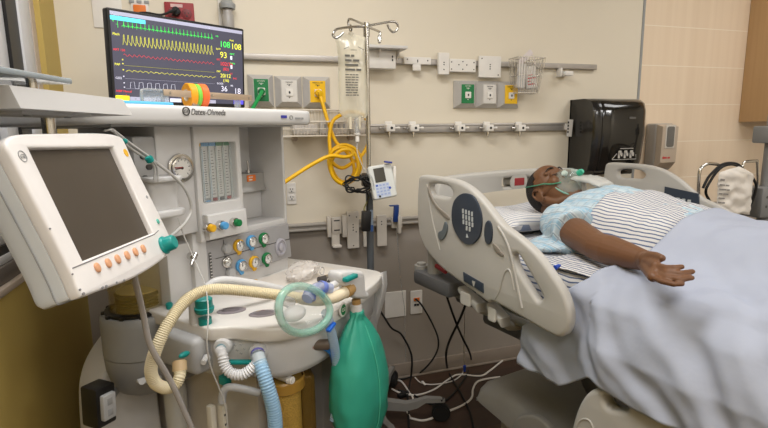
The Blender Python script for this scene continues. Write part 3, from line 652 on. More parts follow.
# headboard
HBY = 1.63; hbm = basis((0, HBY, 0), (1, 0, 0), (0, 0, 1), (0, -1, 0))
def hp(px, py): q = B.y(px, py, HBY); return (q.x, q.z)
hz = 1.2
ho = spline2([(1.18, 0.98), (1.17, 1.1), (1.185, 1.17), (1.22, 1.2), (1.35, 1.21), (1.6, 1.214), (1.9, 1.208), (2.02, 1.19), (2.08, 1.14), (2.095, 1.06), (2.095, 0.98), (1.9, 0.965), (1.6, 0.963), (1.35, 0.965)], 5)
hs = [hp(*p) for p in ((501.5, 178.5), (523, 177.3), (524, 184.5), (503, 185.6))]
cxs = sum(p[0] for p in hs) / 4; czs = sum(p[1] for p in hs) / 4
cxs -= 0.015
hs2 = rrect(0.135, 0.04, 0.014, cx=cxs, cy=czs)
b = MB(); b.plate(ho, hbm, 0.045, 0.012, [hs2, rrect(0.125, 0.036, 0.014, cx=3.24 - cxs, cy=czs)], res=3)
hb = b.build('headboard', m_bed, bed, frame=B)
b = MB(); b.plate(rrect(0.06, 0.034, 0.003), hbm @ Matrix.Translation((cxs + 0.032, czs, 0.012)), 0.024, 0.002); b.build('red_tag', m_red, hb, frame=B)
# deck, mattress frame, arms
b = MB(); b.span((MX0 + 0.0, MY0, 0.752), (MX1, 1.5, 0.788), bev=0.012); b.build('deck', m_bed2, bed, frame=B)
b = MB(); b.span((MX0 + 0.04, -0.3, 0.68), (MX0 + 0.11, 1.34, 0.75), bev=0.015); b.span((MX1 - 0.11, -0.3, 0.68), (MX1 - 0.04, 1.34, 0.75), bev=0.015); b.span((MX0 + 0.08, 1.2, 0.68), (MX1 - 0.08, 1.27, 0.75), bev=0.015); b.span((MX0 + 0.08, -0.2, 0.68), (MX1 - 0.08, -0.13, 0.75), bev=0.015)
b.build('under_frame', m_bed3, bed, frame=B)
m_arm = mat('rail arm grey', (172, 170, 165), 0.4)
for k_, (pa, pb_) in enumerate((((462, 286), (482, 312)), ((491, 302), (506, 327)))):
    a = B.x(*pa, NRX + 0.03); c = B.x(*pb_, NRX + 0.03); b = MB()
    yc, zc = (a.y + c.y) / 2, (a.z + c.z) / 2
    b.plate([(-a.y, a.z), (-c.y, a.z - 0.03), (-c.y, c.z), (-a.y, c.z + 0.05)], railm(NRX + 0.03), 0.05, 0.012, [] if k_ else [])
    b.tube([(NRX + 0.03, yc, zc), (NRX + 0.08, yc, zc - 0.05), (MX0 + 0.06, yc, 0.74)], 0.016, n=10, k=4)
    ra = b.build('rail_arm', m_arm, bed, frame=B)
    b = MB(); b.plate(rrect(abs(a.y - c.y) * 0.5, 0.045, 0.008, cx=-yc, cy=zc + 0.004), railm(NRX + 0.003), 0.006, 0.002); b.build('latch_cover', mat('pale latch', (205, 202, 196), 0.4), ra, frame=B)
# corner bumper and pole socket at the head end
b = MB(); a = B.x(421, 271, 1.1); c = B.x(457, 289, 1.1); b.span((1.06, c.y, 0.785), (1.3, a.y, 0.842), bev=0.012); b.build('corner_bumper', m_bed3, bed, frame=B)
b = MB(); b.cyl((1.11, 1.53, 0.83), (1.11, 1.53, 0.955), 0.03, bev=0.006); b.cyl((1.1, 1.61, 0.82), (1.1, 1.61, 0.865), 0.028, bev=0.01); b.build('pole_socket', m_bed2, bed, frame=B)
b = MB(); b.span((1.15, 1.36, 0.735), (1.25, 1.46, 0.80), bev=0.015); b.build('corner_post', m_bed3, bed, frame=B)
b = MB(); q = B.x(441, 267.5, NRX + 0.02); b.cyl((NRX + 0.02, q.y + 0.03, q.z), (NRX + 0.02, q.y - 0.03, q.z - 0.01), 0.008); b.build('red_release', m_red, bed, frame=B)
# foot side rail, lowered
FT = [(570, 432), (574, 416), (580, 402), (587, 393), (594, 389.8), (601, 389.5), (607, 389), (615, 391), (624, 396), (632, 402), (642, 408), (655, 414), (680, 424), (720, 446), (780, 480)]
fo = [(-B.x(x, y, NRX).y, B.x(x, y, NRX).z) for x, y in FT]; fo = [(p.x, p.y) for p in smooth_path([(a, c, 0) for a, c in fo], 4)] + [(0.0, 0.6), (0.05, 0.45), (-0.1, 0.34), (-0.5, 0.33), (-0.76, 0.4)]
b = MB(); fh = spline2([(-B.x(x, y, NRX).y, B.x(x, y, NRX).z) for x, y in ((603, 400), (606, 396), (613, 396), (622, 401), (627, 407.5), (624, 411), (614, 411), (606, 408))], 4)
b.plate(fo, railm(NRX + 0.025), 0.05, 0.014, [fh], res=3); fsr = b.build('foot_side_rail', m_bed, bed, frame=B)
fsr['label'] = 'near foot-end side rail, lowered'
def onf(px, py): q = B.x(px, py, NRX); return (NRX, q.y, q.z)
b = MB(); b.tube([onf(*p) for p in ((575, 432), (579, 422), (584, 419), (590, 421), (594, 430))], 0.003, n=6, k=4)
b.build('moulding_rib', m_bed, fsr, frame=B)
b = MB(); b.span((MX0 - 0.03, 0.3, 0.5), (MX0 + 0.08, 0.75, 0.62), bev=0.02); b.build('rail_arm', m_bed3, bed, frame=B)
# base: moulded cover with lift arms and casters
b = MB()
sec = [(1.425, 0.325, 0.36), (1.415, 0.315, 0.385), (1.39, 0.31, 0.40), (1.30, 0.30, 0.415), (1.15, 0.28, 0.40), (1.0, 0.25, 0.375), (0.8, 0.22, 0.36), (0.5, 0.2, 0.35), (0.0, 0.2, 0.35), (-0.25, 0.22, 0.32)]
rings = []
for y, z0, z1 in sec:
    xa, xb = 1.24, 1.96
    k = 0.05
    rings.append([(xa, y, z0), (xa, y, z1 - k), (xa + 0.015, y, z1 - k * 0.4), (xa + 0.05, y, z1), (xb - 0.05, y, z1), (xb - 0.015, y, z1 - k * 0.4), (xb, y, z1 - k), (xb, y, z0)])
b.loft(rings); base = b.build('base_cover', m_bedbase, bed, frame=B, angle=50)
b = MB(); b.span((1.3, -0.22, 0.12), (1.9, 1.36, 0.31), bev=0.03); b.build('base_frame', m_bed, bed, frame=B)
for yc in (1.08, -0.02):
    b = MB(); b.plate(spline2([(-yc - 0.1, 0.25), (-yc - 0.11, 0.36), (-yc, 0.42), (-yc + 0.11, 0.36), (-yc + 0.1, 0.25)], 5), railm(1.235), 0.03, 0.01); b.build('wheel_cover', m_bedbase, bed, frame=B)
for yc, dy in ((0.95, -0.22), (0.15, 0.2)):
    b = MB(); b.tube([(1.5, yc, 0.33), (1.48, yc - dy * 0.5, 0.5), (1.46, yc - dy, 0.70)], 0.05, n=12, k=4); b.tube([(1.72, yc, 0.33), (1.72, yc - dy * 0.5, 0.5), (1.72, yc - dy, 0.70)], 0.05, n=12, k=4); b.build('lift_arm', m_bed3, bed, frame=B)
for xc in (1.34, 1.86):
    for yc in (1.28, -0.1):
        b = MB(); b.cyl((xc - 0.025, yc, 0.075), (xc + 0.025, yc, 0.075), 0.075, n=28, bev=0.01); cst = b.build('caster', m_rubber, bed, frame=B)
        b = MB(); b.cyl((xc - 0.032, yc, 0.075), (xc + 0.032, yc, 0.075), 0.03, bev=0.004); b.span((xc - 0.03, yc - 0.03, 0.1), (xc + 0.03, yc + 0.03, 0.22), bev=0.01); b.build('caster_fork', m_bed2, cst, frame=B)
b = MB(); b.tube([(1.235, 1.0, 0.20), (1.23, 1.1, 0.24), (1.228, 1.2, 0.27)], 0.008, k=4); b.build('pedal', m_black, bed, frame=B)

# ------------------------------------------------------------------ cloth materials
def stripe_mat(name, base, lines, vec, rough=0.8, bump=0.15):
    """lines: list of (direction, period, width 0-1, phase, colour); direction picks how the threads run in the cloth"""
    m = bpy.data.materials.new(name); m.use_nodes = True; nt = m.node_tree; L = nt.links.new; bs = nt.nodes['Principled BSDF']
    tc = nt.nodes.new('ShaderNodeTexCoord'); cur = None
    wv = nt.nodes.new('ShaderNodeTexNoise'); wv.inputs['Scale'].default_value = 9; L(tc.outputs['Object'], wv.inputs['Vector'])
    for (d, per, wid, ph, col) in lines:
        dp = nt.nodes.new('ShaderNodeVectorMath'); dp.operation = 'DOT_PRODUCT'; dp.inputs[1].default_value = d; L(tc.outputs['Object'], dp.inputs[0])
        ad = nt.nodes.new('ShaderNodeMath'); ad.operation = 'MULTIPLY_ADD'; ad.inputs[1].default_value = vec; L(wv.outputs['Fac'], ad.inputs[0]); L(dp.outputs['Value'], ad.inputs[2])
        ml = nt.nodes.new('ShaderNodeMath'); ml.operation = 'MULTIPLY_ADD'; ml.inputs[1].default_value = 1 / per; ml.inputs[2].default_value = ph; L(ad.outputs[0], ml.inputs[0])
        fr_ = nt.nodes.new('ShaderNodeMath'); fr_.operation = 'FRACT'; L(ml.outputs[0], fr_.inputs[0])
        lt = nt.nodes.new('ShaderNodeMath'); lt.operation = 'LESS_THAN'; lt.inputs[1].default_value = wid; L(fr_.outputs[0], lt.inputs[0])
        mx = nt.nodes.new('ShaderNodeMix'); mx.data_type = 'RGBA'; L(lt.outputs[0], mx.inputs[0])
        if cur is None: mx.inputs[6].default_value = rgb(base)
        else: L(cur, mx.inputs[6])
        mx.inputs[7].default_value = rgb(col); cur = mx.outputs[2]
    L(cur, bs.inputs['Base Color']); bs.inputs['Roughness'].default_value = rough
    n2 = nt.nodes.new('ShaderNodeTexNoise'); n2.inputs['Scale'].default_value = 26; n2.inputs['Detail'].default_value = 4; L(tc.outputs['Object'], n2.inputs['Vector'])
    bp = nt.nodes.new('ShaderNodeBump'); bp.inputs['Strength'].default_value = bump; bp.inputs['Distance'].default_value = 0.02; L(n2.outputs['Fac'], bp.inputs['Height']); L(bp.outputs[0], bs.inputs['Normal'])
    MATS[name] = m; return m
m_sheet = stripe_mat('white cotton with slate stripes', (210, 208, 206), [((1, 0.05, 1), 0.0180, 0.32, 0, (88, 102, 134))], 0.03)
m_pillow = stripe_mat('pillow cotton with slate stripes', (212, 210, 208), [((0.12, 1, 0.7), 0.0165, 0.24, 0, (128, 138, 160))], 0.006)
m_gown = stripe_mat('pale blue plaid gown cotton', (184, 200, 208), [((1, 0, 0.9), 0.052, 0.40, 0.1, (148, 182, 202)), ((0, 1, 0.25), 0.062, 0.35, 0.3, (166, 190, 204)), ((1, 0, 0.9), 0.052, 0.06, 0.62, (140, 152, 164)), ((0, 1, 0.25), 0.031, 0.09, 0.1, (158, 168, 178)), ((1, 0, 0.9), 0.026, 0.09, 0.0, (206, 212, 216))], 0.014)
m_blanket = mat('pale blue cotton blanket', (166, 172, 188), 0.85, var=0.012, scale=6, bump=0.12, bscale=30)
m_skin = mat('brown skin', (106, 71, 46), 0.5, var=0.05, scale=14, bump=0.03, bscale=120)
m_hair = mat('short black hair', (30, 24, 21), 0.7, bump=0.5, bscale=400)

# mattress
b = MB(); b.span((MX0, MY0, MZ0), (MX1, MY1, MZ1), bev=0.035, seg=4)
solo(b, 'mattress', m_sheet, 'mattress in a striped fitted sheet under the patient', 'mattress', frame=B)
# pillow
def pil(i, j):
    u, v = i * 2 - 1, j * 2 * math.pi
    return None
b = MB(); PC = Vector((1.60, 1.47, MZ1 + 0.004)); NU, NV = 28, 20
def pf(top):
    def f(i, j):
        u, v = i * 2 - 1, j * 2 - 1; k = ((1 - u ** 4) * (1 - v ** 4)) ** 0.45 if abs(u) < 1 and abs(v) < 1 else 0
        x = u * 0.30 * (1 - 0.06 * (1 - abs(v)) ** 2 * 0); y = v * 0.155
        dent = 0.05 * math.exp(-((x + 0.02) / 0.13) ** 2 - ((y - 0.0) / 0.14) ** 2)
        z = 0.0475 + (0.0475 * k if top else -0.0475 * k) + (0.012 * nz(x, y, 0, 9) * k if top else 0) - (dent * k if top else 0)
        return PC + Vector((x, y, max(0.0, z)))
    return f
b.grid(pf(True), NU, NV); b.grid(pf(False), NU, NV); bmesh.ops.remove_doubles(b.bm, verts=b.bm.verts[:], dist=1e-5); bmesh.ops.recalc_face_normals(b.bm, faces=b.bm.faces[:])
solo(b, 'pillow', m_pillow, 'white pillow with slate stripes under the patient\'s head', 'pillow', frame=B, angle=80)

# ------------------------------------------------------------------ patient: one continuous body
BX = 1.58
def remeshed(mb, vox, smooth_it=3):
    me = mb.mesh(); o = bpy.data.objects.new('t', me); COL.objects.link(o)
    md = o.modifiers.new('r', 'REMESH'); md.mode = 'VOXEL'; md.voxel_size = vox
    if smooth_it: s = o.modifiers.new('s', 'SMOOTH'); s.iterations = smooth_it; s.factor = 0.5
    dg = bpy.context.evaluated_depsgraph_get(); dg.update(); out = bpy.data.meshes.new_from_object(o.evaluated_get(dg))
    bpy.data.objects.remove(o); bpy.data.meshes.remove(me); return out
def relax(me, test, it):
    import numpy as np
    n = len(me.vertices); co = np.empty(n * 3); me.vertices.foreach_get('co', co); co = co.reshape(-1, 3)
    ed = np.empty(len(me.edges) * 2, dtype=np.int64); me.edges.foreach_get('vertices', ed); ed = ed.reshape(-1, 2)
    sel = np.array([test(v.co) for v in me.vertices]); deg = np.bincount(ed.ravel(), minlength=n).astype(float)
    for _ in range(it):
        acc = np.zeros_like(co)
        for k in range(3): acc[:, k] = np.bincount(ed[:, 0], co[ed[:, 1], k], n) + np.bincount(ed[:, 1], co[ed[:, 0], k], n)
        co[sel] = co[sel] * 0.5 + 0.5 * (acc / deg[:, None])[sel]
    me.vertices.foreach_set('co', co.ravel()); me.update(); return me
def cap(b, pts, n=18):
    """chain of (point, radius): tapered limb with round joints"""
    for (p, r) in pts: b.sph(p, r, n)
    for (p, r), (q, s) in zip(pts, pts[1:]): b.cyl(p, q, r, s, n=n)
person = None
pb = MB()
HC = Vector((BX + 0.005, 1.392, 1.141)); HT = 24
HM = Matrix.Translation(HC) @ Matrix.Rotation(R_(HT), 4, 'X')
def hh(x, y, z): return HM @ Vector((x, y, z))
def hs_(c, r, n=18, rot=(0, 0, 0)):
    b_ = bmesh.new(); bmesh.ops.create_uvsphere(b_, u_segments=n, v_segments=max(6, n * 2 // 3), radius=1)
    pb._add(b_, HM @ Matrix.Translation(Vector(c)) @ rotm(rot) @ Matrix.Diagonal((r[0], r[1], r[2], 1)))
hs_((0, 0.012, -0.004), (0.075, 0.096, 0.094), 30)                                # skull
hs_((0, 0.035, 0.03), (0.066, 0.06, 0.064), 24)                                   # forehead
hs_((0, -0.045, 0.018), (0.063, 0.075, 0.070), 24); hs_((0, -0.082, 0.030), (0.047, 0.052, 0.056), 20)   # face
hs_((0, -0.112, 0.052), (0.026, 0.022, 0.026), 16)                                # chin
for s in (-1, 1):
    cap(pb, [(hh(s * 0.056, -0.035, -0.018), 0.021), (hh(s * 0.047, -0.082, 0.0), 0.019), (hh(s * 0.018, -0.116, 0.045), 0.017)], 16)   # jaw line
    cap(pb, [(hh(s * 0.06, -0.02, 0.012), 0.017), (hh(s * 0.042, -0.03, 0.064), 0.022)], 14)     # cheekbone
    hs_((s * 0.032, -0.004, 0.079), (0.0155, 0.012, 0.0115), 14)                                  # closed eye
    cap(pb, [(hh(s * 0.012, 0.017, 0.088), 0.008), (hh(s * 0.05, 0.016, 0.073), 0.008)], 12)      # brow
    hs_((s * 0.079, -0.018, -0.006), (0.007, 0.030, 0.019), 16, rot=(R_(14), 0, R_(s * 12)))      # ear
    E_ = [(-0.012, -0.045), (0.004, -0.048), (0.013, -0.032), (0.018, -0.012), (0.014, 0.008), (0.0, 0.014), (-0.014, 0.006), (-0.019, -0.006)]
    pb.tube([hh(s * (0.083 + 0.004 * (zz < 0)), yy + 0.0, zz * -1 - 0.006) for zz, yy in E_], 0.0048, n=8, k=4)
    hs_((s * 0.010, -0.046, 0.097), (0.010, 0.009, 0.008), 10)                                    # nostrils
cap(pb, [(hh(0, 0.004, 0.085), 0.008), (hh(0, -0.041, 0.110), 0.012)], 12)                        # nose
for dy, dz in ((-0.070, 0.086), (-0.083, 0.083)): hs_((0, dy, dz), (0.023, 0.007, 0.008), 12)     # lips
cap(pb, [(hh(0, -0.03, -0.035), 0.060), (hh(0, -0.07, -0.045), 0.058), ((BX, 1.26, 1.075), 0.060), ((BX, 1.2, 1.065), 0.075)], 24)   # neck
pb.sph((BX, 1.09, 1.075), (0.185, 0.18, 0.098), 26); pb.sph((BX, 0.86, 1.05), (0.165, 0.22, 0.072), 24); pb.sph((BX, 0.66, 1.045), (0.168, 0.15, 0.058), 24)
cap(pb, [((1.43, 1.185, 1.06), 0.066), ((1.73, 1.185, 1.06), 0.066)], 20)
for s in (-1, 1):
    cap(pb, [((BX + s * 0.09, 0.62, 1.045), 0.056), ((BX + s * 0.10, 0.22, 1.035), 0.044), ((BX + s * 0.10, 0.08, 1.03), 0.042), ((BX + s * 0.105, -0.2, 1.02), 0.032)], 18)
    cap(pb, [((BX + s * 0.105, -0.22, 1.025), 0.036), ((BX + s * 0.125, -0.255, 1.12), 0.034), ((BX + s * 0.13, -0.27, 1.165), 0.026)], 14)
SH = Vector((1.40, 1.185, 1.06)); EL = Vector((1.262, 0.925, 1.045)); WR = Vector((1.203, 0.742, 1.052))
cap(pb, [(SH, 0.062), (SH.lerp(EL, 0.45), 0.052), (SH.lerp(EL, 0.8), 0.045), (EL, 0.042), (EL.lerp(WR, 0.3), 0.043), (EL.lerp(WR, 0.65), 0.036), (WR, 0.027)], 20)
pb.sph(WR, (0.029, 0.03, 0.024), 14)
cap(pb, [((1.76, 1.185, 1.06), 0.062), ((1.80, 0.93, 1.02), 0.034), ((1.78, 0.68, 1.01), 0.025)], 18)     # left arm, along the far side
pb.sph((1.77, 0.6, 1.008), (0.036, 0.075, 0.018), 14)
# right hand: palm, then four unequal bent fingers and the thumb
def bp(px, py, z): return B.z(px, py, z)
KN = [bp(656, 265.8, 1.078), bp(657, 269.4, 1.072), bp(656, 273.2, 1.066), bp(653, 277.0, 1.060)]
TB = bp(646, 259.5, 1.070)
for k in KN: cap(pb, [(WR, 0.023), (WR.lerp(k, 0.5), 0.017), (k, 0.012)], 14)
for a_, c_ in ((0, 1), (1, 2), (2, 3)):
    for f_ in (0.2, 0.35, 0.5, 0.65, 0.8): cap(pb, [(WR.lerp(KN[a_], f_), 0.0155 - 0.003 * f_), (WR.lerp(KN[c_], f_), 0.0155 - 0.003 * f_)], 12)
cap(pb, [(WR, 0.024), (TB, 0.018)], 16)
for f_ in (0.25, 0.5, 0.75): cap(pb, [(TB, 0.015), (WR.lerp(KN[0], 0.4 + 0.5 * f_), 0.0125)], 14)
FING = [[KN[0], bp(666, 268.0, 1.083), bp(675, 267.8, 1.088), bp(682, 266.8, 1.091)],
        [KN[1], bp(668, 272.6, 1.076), bp(681, 273.6, 1.080), bp(692.5, 271.6, 1.084)],
        [KN[2], bp(668, 277.6, 1.068), bp(681, 279.4, 1.071), bp(692.0, 277.8, 1.074)],
        [KN[3], bp(662, 281.4, 1.060), bp(673, 284.2, 1.061), bp(682.5, 284.0, 1.063)]]
for fgr, rr in zip(FING, (0.0072, 0.0074, 0.0070, 0.0064)):
    cap(pb, [(fgr[0], rr * 1.2), (fgr[1], rr * 1.05), (fgr[2], rr * 0.97), (fgr[3], rr * 0.82)], 12)
cap(pb, [(TB, 0.0175), (bp(650, 256.2, 1.083), 0.0128), (bp(656, 256.2, 1.090), 0.0105), (bp(662, 258.2, 1.093), 0.0086)], 14)
body = remeshed(pb, 0.0022, 4)
body = relax(body, lambda p: p.y > 1.2, 7)
body = relax(body, lambda p: p.y < WR.y + 0.06 and p.x < 1.3 and p.y > 0.4, 2)
person = put(body, 'person', m_skin, None, Vector((BX, 0.65, MZ1)), B, angle=180)
tagp(person, 'patient lying on their back in pale blue gown and oxygen mask, right hand palm up', 'person')
# hair cap
hb_ = MB(); bmh = bmesh.new(); bmesh.ops.create_uvsphere(bmh, u_segments=48, v_segments=36, radius=1)
for v in bmh.verts: v.co = Vector((v.co.x * 0.0775, v.co.y * 0.0985, v.co.z * 0.0965))
def inhair(c):
    if c.z > 0.0: return c.y - c.z * 0.75 > 0.012 and c.z < 0.075
    return c.y > -0.045 + (0.03 if c.z > -0.03 else 0.0) * (c.z + 0.03) / 0.03
bmesh.ops.delete(bmh, geom=[f for f in bmh.faces if not inhair(f.calc_center_median())], context='FACES')
hb_._add(bmh, HM @ Matrix.Translation((0, 0.012, -0.004)))
hb_.build('hair', m_hair, person, frame=B, angle=180)
# eyebrows and closed lids
for s in (-1, 1):
    b = MB(); b.tube([hh(s * x, y, z) for x, y, z in ((0.013, 0.021, 0.0955), (0.032, 0.027, 0.0925), (0.052, 0.019, 0.081))], [0.002, 0.0035, 0.0035, 0.0035, 0.003, 0.003, 0.0025, 0.002, 0.0015][:9], n=6, k=4); b.build('eyebrow', m_hair, person, frame=B)
    b = MB(); b.tube([hh(s * x, y, z) for x, y, z in ((0.019, -0.010, 0.0865), (0.032, -0.0135, 0.0885), (0.046, -0.010, 0.0825))], 0.0012, n=6, k=4); b.build('lashes', m_hair, person, frame=B)
# gown
g = MB(); I = 0.012
g.sph((BX, 1.10, 1.077), (0.195, 0.185, 0.098 + I), 30); g.sph((BX, 0.92, 1.055), (0.18, 0.2, 0.08 + I), 26); cap(g, [((1.43, 1.185, 1.06), 0.072), ((1.73, 1.185, 1.06), 0.072)], 22)
g.sph((BX, 1.235, 1.085), (0.09, 0.05, 0.06), 20)
he = SH.lerp(EL, 0.47)
for (a, c) in ((SH, he), (Vector((1.76, 1.185, 1.06)), Vector((1.815, 1.06, 1.05)))):
    g.sph(a, 0.07, 20); g.cyl(a, c, 0.072, 0.078, n=28)
g.sph((1.32, 1.13, 1.005), (0.10, 0.085, 0.022), 18)
gm = remeshed(g, 0.006, 2)
for v in gm.vertices:
    p = v.co; n = v.normal; f = nz(p.x * 1.6 + p.y * .5, p.y * 0.5, p.z, 16) * 0.009 + nz(p.x, p.y, p.z, 34) * 0.004
    v.co = p + n * f
put(gm, 'gown', m_gown, person, frame=B, angle=180)
# id bracelet
# ------------------------------------------------------------------ bedding over the body
def bodyz(x, y):
    ys = [(1.3, 0.12), (1.15, 0.182), (1.03, 0.174), (0.9, 0.146), (0.8, 0.128), (0.7, 0.114), (0.6, 0.106), (0.4, 0.098), (0.1, 0.09), (-0.1, 0.09), (-0.22, 0.185), (-0.3, 0.17), (-0.42, 0.04), (-0.6, 0.02)]
    h = ys[0][1]
    if y < ys[0][0]:
        for (a, c), (d, e) in zip(ys, ys[1:]):
            if d <= y <= a: t = (a - y) / (a - d); t = t * t * (3 - 2 * t); h = c + (e - c) * t; break
        else: h = ys[-1][1]
    u = abs(x - BX) / (0.215 if x < BX else 0.228)
    return MZ1 + h / (1 + u ** 5)
def fold(b, f, nu, nv, name, m, label, cat, th, thickup=True):
    b.grid(f, nu, nv, thick=th); return solo(b, name, m, label, cat, frame=B, angle=180)
# striped top sheet: from the hip to the ribs, its near edge lying on the mattress under the arm
def f_sheet(i, j):
    x = 1.142 + (2.06 - 1.142) * i; y = 1.035 + (0.765 - 1.035) * j
    y += 0.015 * math.sin(x * 9) + (0.03 if x < 1.35 else 0.03 * math.exp(-((x - 1.35) / 0.1)))
    k = min(1, max(0, (x - 1.30) / 0.10))
    z = MZ1 + 0.007 + (bodyz(x, y) - MZ1 + 0.010) * (k * k * (3 - 2 * k))
    z += 0.004 * nz(x * 0.5, y * 2, 0, 26) + 0.003 * nz(x, y, 1, 40)
    z -= 0.012 * max(0, min(1, ((0.84 if x > 1.3 else 0.90) - y) / 0.04))
    return Vector((x, y, max(z, MZ1 + 0.006)))
fold(MB(), f_sheet, 120, 44, 'top_sheet', m_sheet, 'white sheet with slate stripes folded over the patient\'s belly', 'sheet', 0.003)
# blue blanket: over hips and legs, hanging down the near side
def ridge(q): return math.sin(q) * 0.7 + 0.3 * math.sin(2 * q + 0.8)
def f_blank(i, j):
    y_end = -0.48
    # across: far hem -> top -> near edge -> hanging hem
    LF, LT, LN = 0.16, 0.955, 0.33
    s = i * (LF + LT + LN)
    if s < LF: x, z, part = 2.085, 0.985 - (LF - s), 0
    elif s < LF + LT: x, z, part = 2.085 - (s - LF), None, 1
    else: x, z, part = 1.13, 0, 2
    near = max(0.0, min(1.0, (s - LF - LT * 0.82) / (LT * 0.18 + 0.07)))
    ystart = 0.80 + 0.012 * math.sin(s * 14) + 0.08 * near ** 2
    if part == 2: ystart += 0.17 * min(1, (s - LF - LT) / 0.2)
    y = ystart + (y_end - ystart) * j
    if part == 1:
        e = max(0, 1 - (x - 1.13) / 0.05); e2 = max(0, 1 - (2.085 - x) / 0.05)
        z = bodyz(x, y) + 0.02 - 0.017 * e * e - 0.03 * e2 * e2
        # tension folds running from the rail end towards the foot
        q = (y - 0.95 * (x - 1.13)) * 38 + 2.6 * nz(y, x, 2, 5)
        near_ = max(0, 1 - (x - 1.13) / 0.30) ** 1.2; amp = min(1, (ystart - y) / 0.10) * max(0.25, min(1, (y + 0.1) / 0.6))
        z += 0.015 * near_ * amp * ridge(q) * (0.55 + 0.9 * nz(x, y, 11, 6)) + 0.004 * nz(x, y * 0.7, 0, 12) + 0.009 * nz(x, y, 5, 4.5) * min(1, (ystart - y) / 0.1)
        z += 0.007 * nz(x * 0.45 + y * 0.8, (x - y) * 0.2, 7, 20) * min(1, (ystart - y) / 0.06)
        z += 0.008 * max(0, 1 - (ystart - y) / 0.03)
    if part == 2:
        d = s - LF - LT
        if y < 0.90: d *= 1 - 0.24 * min(1, (0.90 - y) / 0.12)
        x = 1.13 - 0.034 * math.sin(min(1, d / 0.05) * math.pi / 2); z = MZ1 + 0.007 - d
        amp = min(1, d / 0.05)
        q = (y + 0.95 * d) * 38 + 2.6 * nz(y, 1.13 - d, 2, 5)
        out = (0.008 + 0.012 * min(1, d / 0.15) if y > 0.80 else 0.024) * (0.75 + 0.8 * nz(y, d, 13, 5))
        x -= out * amp * (0.5 + 0.5 * ridge(q)) - 0.008 * amp * nz(y, d, 2, 14)
        if y < 0.84: x -= 0.05 * min(1, (0.84 - y) / 0.1) * min(1, d / 0.15)
        z += 0.018 * nz(y, 0, 9, 7) * min(1, d / 0.25) + 0.006 * (1 - amp) * ridge(q)
    return Vector((x, y, z))
fold(MB(), f_blank, 190, 200, 'blanket', m_blanket, 'pale blue blanket over the patient\'s legs hanging down the near side', 'blanket', 0.005)
# small blue plastic cap lying on the striped sheet
q = bp(557.5, 269.5, 1.0); b = MB(); b.cyl((q.x - 0.012, q.y, q.z + 0.006), (q.x + 0.012, q.y + 0.006, q.z + 0.008), 0.007, 0.005, bev=0.001); b.cyl((q.x + 0.011, q.y + 0.006, q.z + 0.007), (q.x + 0.02, q.y + 0.008, q.z + 0.007), 0.003)
solo(b, 'tube_cap', m_blue, 'small blue plastic cap lying on the striped sheet below the arm', 'cap', frame=B)

# ------------------------------------------------------------------ oxygen mask
m_clear = mat('clear soft plastic', (196, 220, 212), 0.1, var=0, alpha=0.27, coat=0.8)
m_teal = mat('green valve plastic', (60, 172, 140), 0.35); m_tealc = mat('clear green tube', (70, 140, 112), 0.3)
NC = hh(0, -0.058, 0.082)
msk = thing('oxygen_mask', 'clear oxygen mask with green valve over the patient\'s nose and mouth', 'oxygen mask', NC, B)
b = MB()
Mk = Matrix.Translation(NC) @ Matrix.Rotation(R_(HT + 6), 4, 'X')
def f_mask(i, j):
    a = i * 2 * math.pi; k = j; r = (1 - k) ** 0.55 if k < 1 else 0
    rx, ry = 0.052, 0.068
    return Mk @ Vector((rx * r * math.cos(a) * (1 - 0.22 * max(0, math.sin(a)) ), ry * r * math.sin(a) - 0.006 * k, -0.016 + 0.070 * (k ** 0.75) - 0.016 * (1 - k) * abs(math.cos(a))))
b.grid(f_mask, 32, 14, cu=True); b.build('cup', m_clear, msk, frame=B, angle=180)
b = MB(); b.tube([f_mask(i / 32, 0.0) for i in range(32)], 0.0035, n=6, closed=True); b.build('rim', mat('mask rim', (140, 186, 168), 0.25, alpha=0.85), msk, frame=B)
vp = Mk @ Vector((0.0, -0.022, 0.046)); vd = (Mk.to_3x3() @ Vector((0, -0.45, 0.9))).normalized()
b = MB(); b.cyl(vp, vp + vd * 0.016, 0.012, bev=0.002); b.cyl(vp + vd * 0.015, vp + vd * 0.023, 0.009, bev=0.002); b.build('valve', m_teal, msk, frame=B)
for s in (-1, 1):
    b = MB(); vq = Mk @ Vector((s * 0.028, 0.008, 0.026)); b.cyl(vq, vq + Vector((s * 0.012, 0, 0.006)), 0.011, bev=0.002); b.build('side_valve', mat('frosted valve', (206, 222, 214), 0.3, alpha=0.75), msk, frame=B)
b = MB()
def osk(p):
    e = ((p[0] / 0.0805) ** 2 + ((p[1] - 0.012) / 0.1015) ** 2 + ((p[2] + 0.004) / 0.0995) ** 2) ** 0.5
    return hh(p[0] / e, 0.012 + (p[1] - 0.012) / e, -0.004 + (p[2] + 0.004) / e) if p[1] > 0.0 else hh(*p)
b.tube([osk(p) for p in ((-0.046, -0.062, 0.078), (-0.066, -0.036, 0.058), (-0.0745, -0.01, 0.045), (-0.080, 0.012, 0.028), (-0.0825, 0.04, 0.008), (-0.070, 0.080, -0.02), (-0.038, 0.106, -0.035), (0, 0.113, -0.04), (0.038, 0.106, -0.035), (0.070, 0.080, -0.02), (0.0825, 0.04, 0.008), (0.080, 0.012, 0.028), (0.0745, -0.01, 0.045), (0.066, -0.036, 0.058), (0.046, -0.062, 0.078))], 0.0026, n=6, k=5)
b.build('strap', m_tealc, msk, frame=B)
